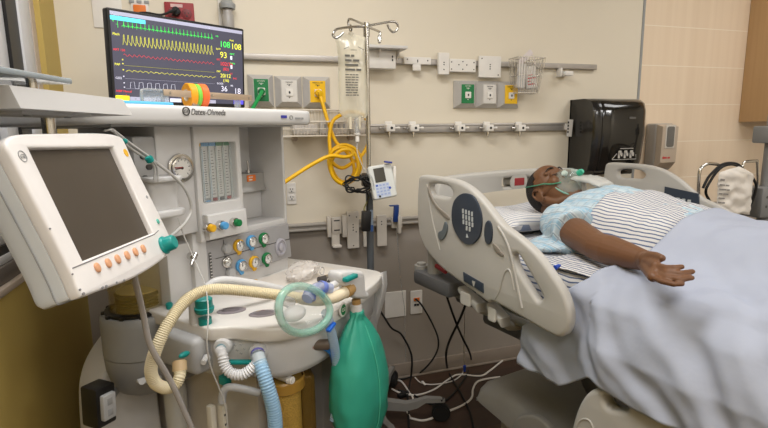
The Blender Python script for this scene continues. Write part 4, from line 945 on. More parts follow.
# reservoir bag lying on the chest
def f_bag(top):
    def f(i, j):
        u, v = i * 2 - 1, j * 2 - 1; k = max(0, (1 - u ** 4) * (1 - v ** 4)) ** 0.5
        p = Vector((u * 0.062 * (0.75 + 0.25 * (1 - j)), 0, 0)); y = 1.275 - 0.12 * j
        z = 1.182 + 0.02 * (1 - j) + (0.014 * k if top else -0.008 * k) + 0.004 * nz(u, v, 0, 3)
        return Vector((BX + 0.03 + p.x, y, z + 0.006 * math.sin(j * math.pi)))
    return f
b = MB(); b.grid(f_bag(True), 20, 20); b.grid(f_bag(False), 20, 20); bmesh.ops.remove_doubles(b.bm, verts=b.bm.verts[:], dist=1e-5); bmesh.ops.recalc_face_normals(b.bm, faces=b.bm.faces[:])
b.build('reservoir_bag', mat('milky bag plastic', (214, 214, 210), 0.25, alpha=0.6), msk, frame=B, angle=180)
# ================================================================== ANAESTHESIA MACHINE (frame turned 40 degrees)
M = Frame(40)
m_mw = mat('machine white', (206, 205, 204), 0.38, var=0.015); m_mg = mat('machine light grey', (176, 176, 176), 0.42, var=0.015); m_mg2 = mat('machine mid grey', (150, 151, 151), 0.42); m_mdk = mat('machine dark grey', (70, 68, 66), 0.5)  # m_mdk: plain dark grey for lettering, panel lines and sockets
m_teal2 = mat('teal plastic', (16, 138, 132), 0.35); m_gface = mat('gauge face white', (226, 224, 220), 0.4); m_gbl = mat('light blue enamel', (86, 160, 214), 0.4); m_goy = mat('yellow enamel', (228, 176, 36), 0.4)
m_amber = mat('amber clear plastic', (150, 118, 52), 0.12, var=0, trans=0.55, alpha=0.8, ior=1.25); m_cream_h = mat('cream corrugated plastic', (222, 210, 178), 0.45)
m_clr = mat('clear tubing', (206, 208, 208), 0.15, var=0, alpha=0.6, trans=0.5, ior=1.15)
mach = thing('anesthesia_machine', 'white anaesthesia machine with gauges and flowmeters left of the IV pole', 'anaesthesia machine', (1.15, 1.25, 0), M)
def part(b, name, m, parent=None, angle=38): return b.build(name, m, parent or mach, frame=M, angle=angle)
def mfront(x, y, z): return basis((x, y, z), (1, 0, 0), (0, 0, 1))
C1, C2 = 1.29, 1.33           # flowmeter front, gauge panel front
XR = 1.385
# --- column behind, upper cabinet
b = MB(); b.span((0.87, C2 + 0.004, 0.86), (XR, 1.75, 1.055), bev=0.006); part(b, 'gauge_block', m_mw)
b = MB()
b.span((0.842, 1.30, 1.088), (0.962, 1.72, 1.418), bev=0.006); part(b, 'left_cabinet', m_mw)
b = MB(); b.span((0.948, 1.315, 0.86), (1.0, 1.7, 1.085), bev=0.006); part(b, 'lower_left_panel', m_mw)
# flowmeter module with a real window opening
fx0, fx1, fz0, fz1 = 0.962, 1.140, 1.056, 1.418
WN = [M.y(*p, C1) for p in ((199, 141.5), (235.5, 142.8), (239.3, 199.3), (204, 203.5))]
wx0, wx1 = (WN[0].x + WN[3].x) / 2, (WN[1].x + WN[2].x) / 2; wz1, wz0 = (WN[0].z + WN[1].z) / 2, (WN[2].z + WN[3].z) / 2
b = MB(); b.plate([(fx0, fz0), (fx1, fz0), (fx1, fz1), (fx0, fz1)], mfront(0, C1 + 0.02, 0), 0.04, 0.004, [rrect(wx1 - wx0, wz1 - wz0, 0.008, cx=(wx0 + wx1) / 2, cy=(wz0 + wz1) / 2)]); b.span((fx0, C1 + 0.05, fz0), (fx1, 1.5, fz1)); fm = part(b, 'flowmeter_module', m_mw)
b = MB(); yb = C1 + 0.036; n = 5; ww = (wx1 - wx0) / n
b.span((wx0 - 0.005, yb, wz0 - 0.005), (wx1 + 0.005, yb + 0.004, wz1 + 0.005))
cols = [3, 4, 4, 5, 5]
for i in range(n):
    x = wx0 + ww * (i + 0.5)
    b.mi = 1; b.span((x - ww * 0.46, yb - 0.003, wz0 + 0.012), (x + ww * 0.34, yb - 0.001, wz1 - 0.012))
    b.mi = (3, 4, 4, 5, 5)[i]; b.span((x - ww * 0.44, yb - 0.006, wz1 - 0.012), (x + ww * 0.44, yb - 0.001, wz1))
    b.mi = (6, 4, 6, 2, 6)[i]; b.span((x - ww * 0.3, yb - 0.008, wz0 + 0.001), (x + ww * 0.2, yb - 0.002, wz0 + (0.010 if i != 1 else 0.004)))
    b.mi = 2
    for q in range(20 if i % 2 else 15):
        zz = wz0 + 0.022 + (wz1 - wz0 - 0.05) * q / (19 if i % 2 else 14); w_ = ww * (0.2 if q % 5 == 0 else 0.12); b.span((x - w_ - ww * 0.06, yb - 0.0036, zz - 0.0012), (x + w_ - ww * 0.06, yb - 0.003, zz + 0.0012))
    b.mi = (3, 4, 4, 5, 2)[i] if i != 3 else 1; b.span((x - ww * 0.40, yb - 0.004, wz0 + 0.012), (x - ww * 0.34, yb - 0.003, wz1 - 0.02))
part(b, 'flow_scale', [mat('dark scale backing', (150, 150, 146), 0.5), mat('scale grey white', (206, 206, 202), 0.5), m_dark, m_goy, m_gbl, m_green, mat('scale red', (150, 54, 50), 0.5)], fm)
for i in range(n):
    x = wx0 + ww * (i + 0.88); b = MB(); b.cyl((x, yb - 0.009, wz0), (x, yb - 0.009, wz1 - 0.012), 0.0028, n=10); part(b, 'flow_tube', mat('flow tube glass', (214, 224, 222), 0.1, var=0, alpha=0.45), fm)
b = MB(); b.span((wx0 - 0.004, C1 + 0.008, wz0 - 0.004), (wx1 + 0.004, C1 + 0.010, wz1 + 0.004)); part(b, 'window_pane', mat('flowmeter pane', (225, 230, 230), 0.05, var=0, alpha=0.1), fm)
# knob strip
b = MB(); b.plate([(0.975, 1.063), (1.132, 1.063), (1.128, 1.142), (0.972, 1.142)], mfront(0, C1 - 0.012, 0), 0.026, 0.006); ks = part(b, 'knob_strip', m_mw, fm)
for (px, py, mm) in ((206.3, 227.3, m_goy), (219, 224.8, m_gbl), (232.5, 222, m_green)):
    q = M.y(px, py, C1 - 0.025); b = MB(); b.cyl((q.x, C1 - 0.024, q.z), (q.x, C1 - 0.044, q.z), 0.0145, n=20, bev=0.002); kb = part(b, 'flow_knob', m_steel, fm)
    b = MB(); b.cyl((q.x, C1 - 0.044, q.z), (q.x, C1 - 0.060, q.z), 0.0125, 0.0115, n=20, bev=0.002); part(b, 'knob_cap', mm, kb)
# gauge panel
b = MB(); b.plate([(0.995, 0.912), (XR + 0.006, 0.912), (XR - 0.004, 1.046), (0.992, 1.046)], mfront(0, C2 - 0.002, 0), 0.014, 0.003); gp = part(b, 'gauge_panel', mat('gauge panel grey', (158, 157, 158), 0.4))
b = MB(); a = M.y(216, 262, C2 - 0.01); c = M.y(283, 241, C2 - 0.01); b.tube([(a.x, C2 - 0.0095, 0.984), (XR, C2 - 0.0095, 0.984)], 0.0012, n=5); b.tube([(1.075, C2 - 0.0095, 0.915), (1.07, C2 - 0.0095, 1.04)], 0.0012, n=5); part(b, 'panel_line', m_mdk, gp)
def gauge(px, py, r, ring, needle, parent, c=C2 - 0.009, tab=True, dial=m_gface):
    q = M.y(px, py, c); x, z = q.x, q.z
    b = MB(); b.plate(ell(2 * r, 2 * r, 36, x, z), mfront(0, c - 0.004, 0), 0.010, 0.002)
    if tab and ring is not m_steel: b.plate([(x - r * 0.5, z - r * 0.75), (x - r * 0.2, z - r * 1.42), (x + r * 0.3, z - r * 1.42), (x + r * 0.55, z - r * 0.75)], mfront(0, c - 0.003, 0), 0.008, 0.002)
    o = part(b, 'gauge', ring, parent)
    b = MB(); b.lathe([(r * 0.72, 0), (r * 0.80, 0.003), (r * 0.80, 0.006), (r * 0.70, 0.007), (r * 0.68, 0.004)], mtx=mfront(x, c - 0.009, z)); part(b, 'bezel', m_steel, o)
    b = MB(); b.plate(ell(1.42 * r, 1.42 * r, 30, x, z), mfront(0, c - 0.0095, 0), 0.002)
    b.mi = 1
    for k in range(11):
        a = R_(225 - 27 * k); b.box((x + r * 0.57 * math.cos(a), c - 0.0108, z + r * 0.57 * math.sin(a)), (r * (0.16 if k % 2 == 0 else 0.09), 0.0006, r * 0.035), rot=(0, -a, 0))
    a = R_(needle); b.box((x + r * 0.22 * math.cos(a), c - 0.0112, z + r * 0.22 * math.sin(a)), (r * 0.62, 0.0006, r * 0.06), rot=(0, -a, 0)); b.plate(ell(r * 0.2, r * 0.2, 12, x, z), mfront(0, c - 0.0112, 0), 0.001)
    part(b, 'dial', [dial, m_dark], o); return o
for (px, py, rg, nd) in ((238, 245.5, m_goy, 100), (250.7, 241.3, m_gbl, 80), (263, 238.5, m_green, 150), (240.5, 265.5, m_gbl, 95), (253.3, 262, m_goy, 75), (266, 258.3, m_green, 110)): gauge(px, py, 0.0225, rg, nd, gp)
gauge(226, 262, 0.019, m_steel, 200, gp, tab=False)
for (px, py) in ((225.5, 248.3), (229.5, 272.5)):
    q = M.y(px, py, C2 - 0.01); b = MB(); b.cyl((q.x, C2 - 0.008, q.z), (q.x, C2 - 0.026, q.z), 0.017, 0.0155, n=24, bev=0.003); part(b, 'control_knob', m_mg, gp)
q = M.y(280.5, 247, C2 - 0.01); b = MB(); b.lathe([(0.034, 0), (0.034, 0.008), (0.027, 0.011), (0.024, 0.006), (0.016, 0.004), (0.014, 0.012), (0.006, 0.016), (0.0, 0.016)], mtx=mfront(q.x, C2 - 0.006, q.z), sx=0.82); part(b, 'selector_dial', mat('lilac grey plastic', (172, 170, 178), 0.3), gp)
a = M.y(208.5, 253, C2 - 0.01); c = M.y(213, 279, C2 - 0.01); b = MB(); b.span((a.x, C2 - 0.012, c.z + 0.004), (c.x, C2 - 0.006, a.z), bev=0.002)
b.mi = 1
for k in range(8): zz = c.z + 0.01 + (a.z - c.z - 0.016) * k / 7; b.span((a.x + 0.002, C2 - 0.0128, zz - 0.0012), (a.x + 0.008, C2 - 0.012, zz + 0.0012))
part(b, 'level_window', [mat('level window grey', (98, 98, 98), 0.2), m_gface], gp)
# big pressure gauge on the left cabinet
gauge(180, 168, 0.043, m_steel, 186, mach, c=1.298, tab=False)
q = M.y(180, 168, 1.298); b = MB(); b.box((q.x - 0.012, 1.2862, q.z + 0.002), (0.024, 0.0006, 0.003)); part(b, 'red_needle', m_red)
# open cubby on the right of the module
b = MB(); b.span((XR - 0.012, C2, 1.046), (XR, 1.70, 1.418), bev=0.003); part(b, 'side_wall', m_mw)
b = MB(); b.span((1.139, 1.505, 1.056), (XR - 0.01, 1.52, 1.418)); part(b, 'cubby_back', m_mw)
b = MB(); b.span((1.139, C2 + 0.002, 1.044), (XR - 0.01, 1.51, 1.066), bev=0.003); b.span((1.2, 1.45, 1.066), (1.372, 1.506, 1.17), bev=0.004); part(b, 'cubby_shelf', m_mw)
b = MB(); xa = 1.22; b.plate([(0, 0), (0.09, 0), (0.078, 0.022), (0.078, 0.066), (0, 0.066)], basis((xa + 0.075, 1.505, 1.173), (0, -1, 0), (0, 0, 1)), 0.15, 0.004); mf = part(b, 'vaporizer_manifold', mat('manifold grey', (166, 164, 160), 0.35, metal=0.3))
a = M.y(249, 177, 1.425); b = MB(); b.plate(rrect(0.042, 0.024, 0.002), mfront(1.303, 1.4255, 1.222), 0.003, 0.001); b.mi = 1
for r_ in range(2): print_line(b, ((2, 2), (4,))[r_], 0.008, mfront(1.290, 1.4238, 1.224 - 0.01 * r_))
part(b, 'orange_label', [m_orange, m_white], mf)
for x in (1.272, 1.325): b = MB(); b.cyl((x, 1.465, 1.235), (x, 1.465, 1.25), 0.011, bev=0.002); b.cyl((x, 1.465, 1.25), (x, 1.465, 1.255 if x < 1.3 else 1.285), 0.004); part(b, 'manifold_post', m_steel, mf)
# --- top shelf
b = MB()
sp = spline2([(0.62, 1.30), (0.635, 1.235), (0.69, 1.205), (0.85, 1.196), (1.1, 1.196), (1.33, 1.198), (1.395, 1.208), (1.42, 1.25), (1.424, 1.40)], 5, closed=False) + [(1.424, 1.80), (0.62, 1.80)]
b.plate(sp, Matrix.Translation((0, 0, 1.441)), 0.05, 0.012); ts = part(b, 'top_shelf', m_mw)
b = MB(); b.plate([(0.70, 1.26), (1.36, 1.26), (1.36, 1.76), (0.70, 1.76)], Matrix.Translation((0, 0, 1.4135)), 0.006); part(b, 'shelf_underside', m_mg, ts)
fy = 1.1945
b = MB(); q = M.y(186.2, 111.2, fy); b.plate(ell(0.024, 0.024, 28, q.x, q.z), mfront(0, fy, 0), 0.0016, 0, [ell(0.018, 0.018, 28, q.x, q.z)]); b.text('GE', 0.0125, mfront(q.x - 0.001, fy, q.z - 0.0045), 'CENTER', shear=0.3)
q2 = M.y(191, 114.6, fy); b.text('Datex-Ohmeda', 0.024, mfront(q2.x, fy, q2.z), shear=0.25, sx=0.78); part(b, 'maker_lettering', m_mdk, ts)
b = MB(); q = M.y(284, 117.3, fy); print_line(b, (5, 2), 0.011, mfront(q.x + 0.055, fy, q.z - 0.006)); b.plate(ell(0.016, 0.016, 20, q.x + 0.035, q.z), mfront(0, fy, 0), 0.0014, 0, [ell(0.011, 0.011, 20, q.x + 0.035, q.z)]); b.mi = 1; b.plate(rrect(0.028, 0.009, 0.002, cx=q.x, cy=q.z + 0.002), mfront(0, fy, 0), 0.001)
part(b, 'shelf_badges', [m_mg2, mat('badge blue', (60, 62, 160), 0.4)], ts)
# guard strip on clear posts along the shelf top
za = 1.459
b = MB(); p0 = M.y(163, 90, 1.27); p1 = M.y(252, 101.5, 1.27); b.span((p0.x, 1.268, 1.494), (p1.x, 1.272, 1.513), bev=0.0015); b.mi = 1
for f in (0.06, 0.5, 0.95): b.plate(ell(0.007, 0.007, 12, p0.x + (p1.x - p0.x) * f, 1.5035), mfront(0, 1.2672, 0), 0.001)
part(b, 'guard_strip', [mat('tan aluminium strip', (178, 158, 136), 0.4, metal=0.4), m_steel], ts)
for f in (0.02, 0.33, 0.82): x = p0.x + (p1.x - p0.x) * f; b = MB(); b.span((x - 0.012, 1.272, 1.4655), (x + 0.012, 1.277, 1.512), bev=0.001); b.span((x - 0.012, 1.272, 1.4655), (x + 0.012, 1.31, 1.469), bev=0.001); part(b, 'clear_post', m_clr, ts)
b = MB(); p2 = M.y(141, 90, 1.27); b.tube([(p2.x, 1.27, 1.4665), (p2.x, 1.27, 1.498), (p2.x + 0.01, 1.272, 1.508), (p0.x + 0.01, 1.272, 1.509)], 0.004, n=8, k=3); b.span((p2.x, 1.274, 1.4665), (p0.x + 0.005, 1.276, 1.506)); part(b, 'clear_guard', m_clr, ts)
# --- things on the shelf
tp = thing('tape_roll', 'roll of orange and green tape standing on the machine\'s top shelf', 'tape roll', (0, 0, 0), M)
q = M.y(188, 96, 1.30); OFF[tp.name] = Vector((q.x, 1.31, 1.4665)); tp.location = M.w(OFF[tp.name])
def ringroll(y0, y1, r0, r1, m, nm):
    b = MB(); b.lathe([(r0, 0), (r1 - 0.002, 0), (r1, 0.002), (r1, y1 - y0 - 0.002), (r1 - 0.002, y1 - y0), (r0, y1 - y0), (r0, 0)], n=36, mtx=basis((q.x, y1, 1.4665 + 0.0355), (1, 0, 0), (0, 0, 1)) @ Matrix.Translation((0, 0, 0))); b.build(nm, m, tp, frame=M)
# the roll lies with its axis across the shelf, turned a little
for (a0, a1, r1, mm, nm) in ((0.0, 0.022, 0.0355, mat('orange tape', (240, 160, 30), 0.45), 'orange_tape'), (0.022, 0.036, 0.0345, mat('green tape', (120, 200, 70), 0.45), 'green_tape'), (0.036, 0.058, 0.0355, mat('red orange tape', (240, 110, 50), 0.45), 'orange_tape')):
    b = MB(); ax = Vector((0.965, -0.20, 0)).normalized(); c0 = Vector((q.x - 0.006, 1.30, 1.4665 + 0.0358)) + ax * a0; L_ = a1 - a0
    b.lathe([(0.0175, 0), (r1 - 0.002, 0), (r1, 0.002), (r1, L_ - 0.002), (r1 - 0.002, L_), (0.0175, L_), (0.0175, 0)], c0, ax, n=36); b.build(nm, mm, tp, frame=M)
b = MB(); c0 = Vector((q.x - 0.006, 1.30, 1.4665 + 0.0358)); b.lathe([(0.015, -0.001), (0.0175, -0.001), (0.0175, 0.059), (0.015, 0.059), (0.015, -0.001)], c0, ax, n=30); b.build('cardboard_core', mat('cardboard core', (206, 190, 168), 0.7), tp, frame=M)
b = MB(); a = M.y(127, 104, 1.24); c = M.y(164, 103, 1.24)
b.plate(rrect(0.16, 0.11, 0.012, cx=(a.x + c.x) / 2 + 0.01, cy=1.30), Matrix.Translation((0, 0, 1.4712)), 0.009, 0.002, [rrect(0.148, 0.098, 0.008, cx=(a.x + c.x) / 2 + 0.01, cy=1.30)]); b.span(((a.x + c.x) / 2 - 0.066, 1.25, 1.467), ((a.x + c.x) / 2 + 0.086, 1.35, 1.471))
solo(b, 'tray', mat('light blue tray', (96, 186, 226), 0.4), 'light blue tray lying on the machine\'s top shelf', 'tray', frame=M)

# --- patient monitor standing on the shelf
mon = thing('patient_monitor', 'wide dark patient monitor with coloured traces on the machine\'s top shelf', 'monitor', M.l((-0.095, 2.03, 1.4665)), M)
mc = Vector((-0.125, 1.955, 1.637)); yw, tl = R_(59.5), R_(-4.3)
MS = 0.985; MWd, MHt = 0.5 * MS, 0.302 * MS
d_ = Vector((math.sin(yw), math.cos(yw), 0)); n_ = Vector((math.cos(yw), -math.sin(yw), 0)); u_ = -math.sin(tl) * n_ + Vector((0, 0, math.cos(tl))); nn_ = d_.cross(u_)
dl, ul, nl, cl = M.l(d_), M.l(u_), M.l(nn_), M.l(mc)
SM = basis(cl, dl, ul, nl)
def sm(x, y, z=0.0): return SM @ Matrix.Translation((x, y, z))
m_scr = mat('monitor screen glass', (66, 66, 80), 0.25, var=0, emit=0.62)
def em(nm, c, e=0.8): return mat(nm, c, 0.5, var=0, emit=e)
b = MB(); b.plate(rrect(MWd, MHt, 0.006), sm(0, 0, -0.02), 0.036, 0.004); b.plate(rrect(MWd * 0.7, MHt * 0.7, 0.03), sm(0, 0, -0.05), 0.04, 0.012); b.build('casing', m_black, mon, frame=M)
b = MB(); b.box(M.l((-0.095, 2.03, 1.4722)), (0.22, 0.17, 0.010), bev=0.004); q0 = cl + nl * -0.06; b.tube([Vector(M.l((-0.095, 2.03, 1.4722))), Vector(M.l((-0.1, 2.02, 1.54))), q0], 0.02, n=12); b.build('stand', m_dark, mon, frame=M)
sw, sh_ = MWd - 0.018, MHt - 0.022
b = MB(); b.plate([(-sw / 2, -sh_ / 2), (sw / 2, -sh_ / 2), (sw / 2, sh_ / 2), (-sw / 2, sh_ / 2)], sm(0, 0.002, -0.0015), 0.001)
SX = lambda u: -sw / 2 + u * sw
SY = lambda v: 0.002 + sh_ / 2 - v * sh_
def bar(u0, v0, u1, v1, mi): b.mi = mi; b.plate([(SX(u0), SY(v1)), (SX(u1), SY(v1)), (SX(u1), SY(v0)), (SX(u0), SY(v0))], sm(0, 0, -0.0006), 0.0004)
def trace(pts, mi, wdt=0.0011):
    b.mi = mi; P = [SM @ Vector((SX(u), SY(v), -0.0004)) for u, v in pts]; b.tube(P, wdt * 0.5, n=4)
def words(t, u, v, size, mi, al='LEFT'): b.mi = mi; b.text(t, size, sm(SX(u), SY(v), -0.0006), al, ext=0.0002)
mats = [m_scr, em('screen grey bar', (150, 150, 170)), em('screen cyan', (90, 214, 240)), em('screen green', (70, 226, 90)), em('screen yellow', (224, 222, 70)), em('screen red', (214, 52, 60)), em('screen white', (206, 206, 222)), em('screen bright yellow', (240, 236, 40)), em('screen violet', (84, 76, 214)), em('screen olive', (150, 150, 50))]
bar(0, 0, 1, 0.042, 1); bar(0.0, 0.05, 0.23, 0.095, 2); words('Adult', 0.01, 0.045, 0.010, 6); words('General', 0.40, 0.035, 0.009, 6); words('11:52', 0.68, 0.035, 0.009, 6)
x0, x1 = 0.07, 0.745
ecg = []; k = 24
for i in range(k):
    u = x0 + (x1 - x0) * i / k; w = (x1 - x0) / k; ecg += [(u, 0.152), (u + w * .22, 0.152), (u + w * .3, 0.142), (u + w * .38, 0.152), (u + w * .46, 0.152), (u + w * .5, 0.095), (u + w * .54, 0.168), (u + w * .58, 0.152), (u + w * .78, 0.140), (u + w * .88, 0.152)]
trace(ecg, 3, 0.0012); trace([(0.035, 0.14), (0.045, 0.14), (0.045, 0.1), (0.045, 0.18)], 3)
pl = []
for i in range(k * 8): 
    t = (i / 8) % 1; pl.append((x0 + (x1 - x0) * i / (k * 8), 0.365 - 0.135 * (math.exp(-((t - .32) / .16) ** 2) + 0.28 * math.exp(-((t - .68) / .14) ** 2))))
trace(pl, 4, 0.0011)
trace([(x0 + (x1 - x0) * i / 84, 0.475 - 0.014 * math.sin(i * 1.57) + 0.004 * math.sin(i * .3)) for i in range(85)], 5, 0.0011)
trace([(x0, 0.595), (x1, 0.588)], 9, 0.0009)
trace([(x0 + 0.01 + (x1 - x0) * i / 84, 0.665 - 0.022 * abs(math.sin(i * 0.66)) + 0.002 * (i % 3)) for i in range(85)], 4, 0.0011)
trace([(x0, 0.745), (x1, 0.738)], 1, 0.0006)
cp = []
for i in range(6):
    u = x0 + 0.03 + 0.058 * i; cp += [(u, 0.855), (u + 0.006, 0.785), (u + 0.03, 0.778), (u + 0.034, 0.855), (u + 0.05, 0.858)]
trace(cp, 6, 0.0011); trace([(x0, 0.86), (x1, 0.855)], 1, 0.0006)
words('II', 0.012, 0.115, 0.010, 3); words('Pleth', 0.008, 0.262, 0.0105, 4); words('ART 150', 0.005, 0.435, 0.010, 5); words('PAP', 0.008, 0.60, 0.010, 4); words('CO2', 0.008, 0.755, 0.0095, 6); words('NIBP Manual', 0.005, 0.905, 0.0095, 5); words('--/--', 0.05, 0.955, 0.012, 5); words('(--)', 0.06, 1.0 - 0.012, 0.012, 5)
for (v, mi) in ((0.525, 4), (0.57, 4), (0.64, 4), (0.715, 6), (0.79, 6), (0.84, 6)): bar(0.058, v, 0.066, v + 0.012, mi)
words('HR', 0.765, 0.125, 0.008, 3); words('108', 0.795, 0.245, 0.030, 3); words('Pleth', 0.885, 0.155, 0.009, 4); words('108', 0.895, 0.255, 0.030, 4)
words('SpO2', 0.765, 0.285, 0.008, 4); words('93', 0.797, 0.385, 0.030, 4); words('ART', 0.765, 0.425, 0.009, 5); words('102/74', 0.795, 0.49, 0.0195, 5); words('(83)', 0.82, 0.55, 0.015, 5); words('PAP', 0.765, 0.58, 0.009, 4); words('20/12', 0.795, 0.645, 0.0195, 4); words('(16)', 0.82, 0.70, 0.015, 4)
words('EtCO2', 0.765, 0.74, 0.009, 6); words('36', 0.797, 0.83, 0.028, 6); words('RR', 0.885, 0.76, 0.009, 6); words('18', 0.915, 0.855, 0.030, 6)
words('NMT', 0.885, 0.335, 0.009, 3); bar(0.888, 0.35, 0.905, 0.40, 6); words('Temp', 0.885, 0.455, 0.009, 3); bar(0.888, 0.47, 0.905, 0.52, 6); words('ST', 0.885, 0.60, 0.009, 5); words('PVC', 0.91, 0.66, 0.009, 5); words('T1', 0.765, 0.91, 0.012, 8); words('T2', 0.885, 0.945, 0.012, 8)
bar(0, 0.945, 0.09, 1.0, 7); words('!', 0.04, 0.99, 0.012, 9)
for i in range(7): bar(0.095 + i * 0.095, 0.955, 0.18 + i * 0.095, 1.0, 6 if i % 2 else 1); words('=', 0.125 + i * 0.095, 0.992, 0.011, 0)
bar(0.91, 0.945, 1.0, 1.0, 8)
b.build('screen', mats, mon, frame=M)

# --- work surface: curved front tray
Z0 = 0.862
OUTL = [(0.822, 1.42), (0.822, 1.25), (0.822, 1.12), (0.838, 1.085), (0.868, 1.05), (0.895, 0.97), (0.945, 0.915), (1.035, 0.888), (1.165, 0.893), (1.365, 0.926), (1.48, 0.962), (1.525, 1.0), (1.532, 1.08), (1.52, 1.30), (1.505, 1.42)]
ol = spline2(OUTL, 4, closed=False) + [(1.5, 1.47), (0.83, 1.47)]
b = MB(); b.plate(ol, Matrix.Translation((0, 0, Z0 - 0.017)), 0.04, 0.007); wsf = part(b, 'work_surface', mat('worktop white', (216, 212, 206), 0.36, var=0.01))
ins = [(p[0] + (1.17 - p[0]) * 0.1, p[1] + (1.2 - p[1]) * 0.1) for p in ol]
b = MB(); b.plate([(1.02, 1.32), (1.08, 1.05), (1.16, 1.0), (1.40, 1.03), (1.47, 1.06), (1.47, 1.32)], Matrix.Translation((0, 0, Z0 + 0.001)), 0.006, 0.002); part(b, 'tray_mat', mat('tray mat', (220, 212, 202), 0.45), wsf)
for (px, py) in ((231.5, 310.5), (263.5, 313.5)):
    q = M.z(px, py, Z0 + 0.004); b = MB(); b.lathe([(0.0, 0.003), (0.030, 0.003), (0.034, 0.001), (0.034, -0.004), (0.0, -0.004)], mtx=basis(q, (0.77, -0.64, 0), (0.64, 0.77, 0)), sx=1.25, sy=0.8, n=36); b.mi = 1
    b.lathe([(0.0, 0.0036), (0.022, 0.0036)], mtx=basis(q, (0.77, -0.64, 0), (0.64, 0.77, 0)), sx=1.25, sy=0.8, n=30)
    vd = part(b, 'check_valve_dome', [mat('smoky valve lens', (136, 128, 132), 0.12, coat=0.5), mat('valve disc grey', (112, 104, 108), 0.3)], wsf)
for (px, py, mm) in ((255.3, 281.5, m_goy), (261.5, 283.5, m_red)):
    q = M.z(px, py, Z0 + 0.01); b = MB(); b.cyl((q.x, q.y, Z0), (q.x, q.y, Z0 + 0.016), 0.011, 0.009, n=16, bev=0.002); solo(b, 'port_cap', mm, ('small yellow' if mm is m_goy else 'small red') + ' cap on the worktop below the gauge panel', 'cap', frame=M)
# bag arm post with teal valve, and white arm
q = M.z(197.5, 322, Z0); PX_, PY_ = q.x, q.y
b = MB(); b.cyl((PX_, PY_, Z0 - 0.005), (PX_, PY_, Z0 + 0.09), 0.022, 0.020, n=24, bev=0.004); ps = part(b, 'bag_arm_post', m_mw)
b = MB(); q = M.y(204.5, 312, PY_ - 0.035); tvx, tvy = q.x, q.y; b.lathe([(0.0, 0), (0.024, 0), (0.027, 0.008), (0.027, 0.014), (0.0235, 0.016), (0.0235, 0.038), (0.020, 0.041), (0, 0.041)], (tvx, tvy, max(Z0 + 0.004, q.z)), n=24); b.cyl((tvx, tvy, Z0 - 0.002), (tvx, tvy, Z0 + 0.02), 0.018); part(b, 'relief_valve', m_teal2, ps)
A0 = M.y(203, 293, PY_); pts = [A0, M.y(209, 285.5, PY_), M.y(217, 281.0, PY_ - 0.01), M.y(228, 280.0, PY_ - 0.02), M.y(245, 282.0, PY_ - 0.04), M.y(270, 286.5, PY_ - 0.06), M.y(300, 293.5, PY_ - 0.08)]
b = MB(); b.tube(pts, 0.0115, n=14, k=6); part(b, 'bag_arm', m_mw, ps)
b = MB(); b.box(A0 + Vector((-0.012, 0, -0.002)), (0.012, 0.03, 0.05), rot=(0, R_(60), 0), bev=0.004); part(b, 'arm_clamp', m_mw, ps)

# --- absorber fascia under the worktop, with the two breathing ports
fas = [(p[0] + (1.17 - p[0]) * 0.045, p[1] + (1.2 - p[1]) * 0.045) for p in ol]
rings = []
for z, k in ((Z0 - 0.03, 0.07), (0.79, 0.072), (0.725, 0.085), (0.70, 0.13), (0.69, 0.2)):
    rings.append([(p[0] + (1.12 - p[0]) * k, p[1] + (1.25 - p[1]) * k * 0.9, z) for p in ol])
b = MB(); b.loft(rings); fsc = part(b, 'absorber_fascia', m_mw, angle=50)
F0, F1 = Vector((0.846, 1.075, 0)), Vector((0.925, 0.945, 0)); fd = (F1 - F0).normalized(); fn = Vector((fd.y, -fd.x, 0)).normalized()
if fn.y > 0: fn = -fn
def fp(px, py, out=0.0):
    P0 = M.w(F0 + fn * out); N0 = M.w(fn); return M.l(onP(px, py, P0, N0))
PORT = []
for (px, py) in ((222.5, 347), (258, 352.5)):
    q = fp(px, py); PORT.append(q); b = MB(); b.lathe([(0.0, -0.06), (0.024, -0.06), (0.025, 0.002), (0.022, 0.009), (0.016, 0.011), (0.0, 0.011)], q, fn, n=30); pt = part(b, 'breathing_port', m_mw, fsc)
    b = MB(); b.cyl(q + fn * 0.008, q + fn * 0.022, 0.0145, 0.0135, n=24, bev=0.002); part(b, 'port_sleeve', mat('slate blue sleeve', (112, 150, 160), 0.35), pt)
b = MB()
for (px, py) in ((235, 345.5), (241, 344.5), (244, 349), (237, 350.5), (241, 353.5)):
    q = fp(px, py, 0.003); M_ = basis(q, fd, (0, 0, 1)); b.plate(rrect(0.009, 0.0016, 0.0005), M_, 0.001); b.plate(rrect(0.0016, 0.008, 0.0005), M_ @ Matrix.Rotation(R_(20), 4, 'Z'), 0.001)
part(b, 'flow_symbols', m_mg2, fsc)
b = MB(); q = fp(241, 362, 0.004); b.box(q, (0.075, 0.02, 0.009), rot=(0, 0, math.atan2(fd.y, fd.x)), bev=0.003); part(b, 'teal_release', m_teal2, fsc)
b = MB(); q = fp(206, 359, 0.01); b.cyl(q + fn * -0.01, q + fn * 0.022, 0.011, 0.008, n=16, bev=0.002); part(b, 'bleed_port', m_mw, fsc)
# grey shoulder with teal button, left of the fascia
b = MB(); b.span((0.79, 1.125, 0.725), (0.865, 1.30, 0.835), bev=0.02, seg=4); sh2 = part(b, 'bellows_shoulder', m_mg)
b = MB(); q = M.x(184, 354.5, 0.80); q = M.y(184, 354.5, 1.127); b.sph((q.x, 1.126, q.z), (0.017, 0.008, 0.008), 18); part(b, 'teal_button', m_teal2, sh2)
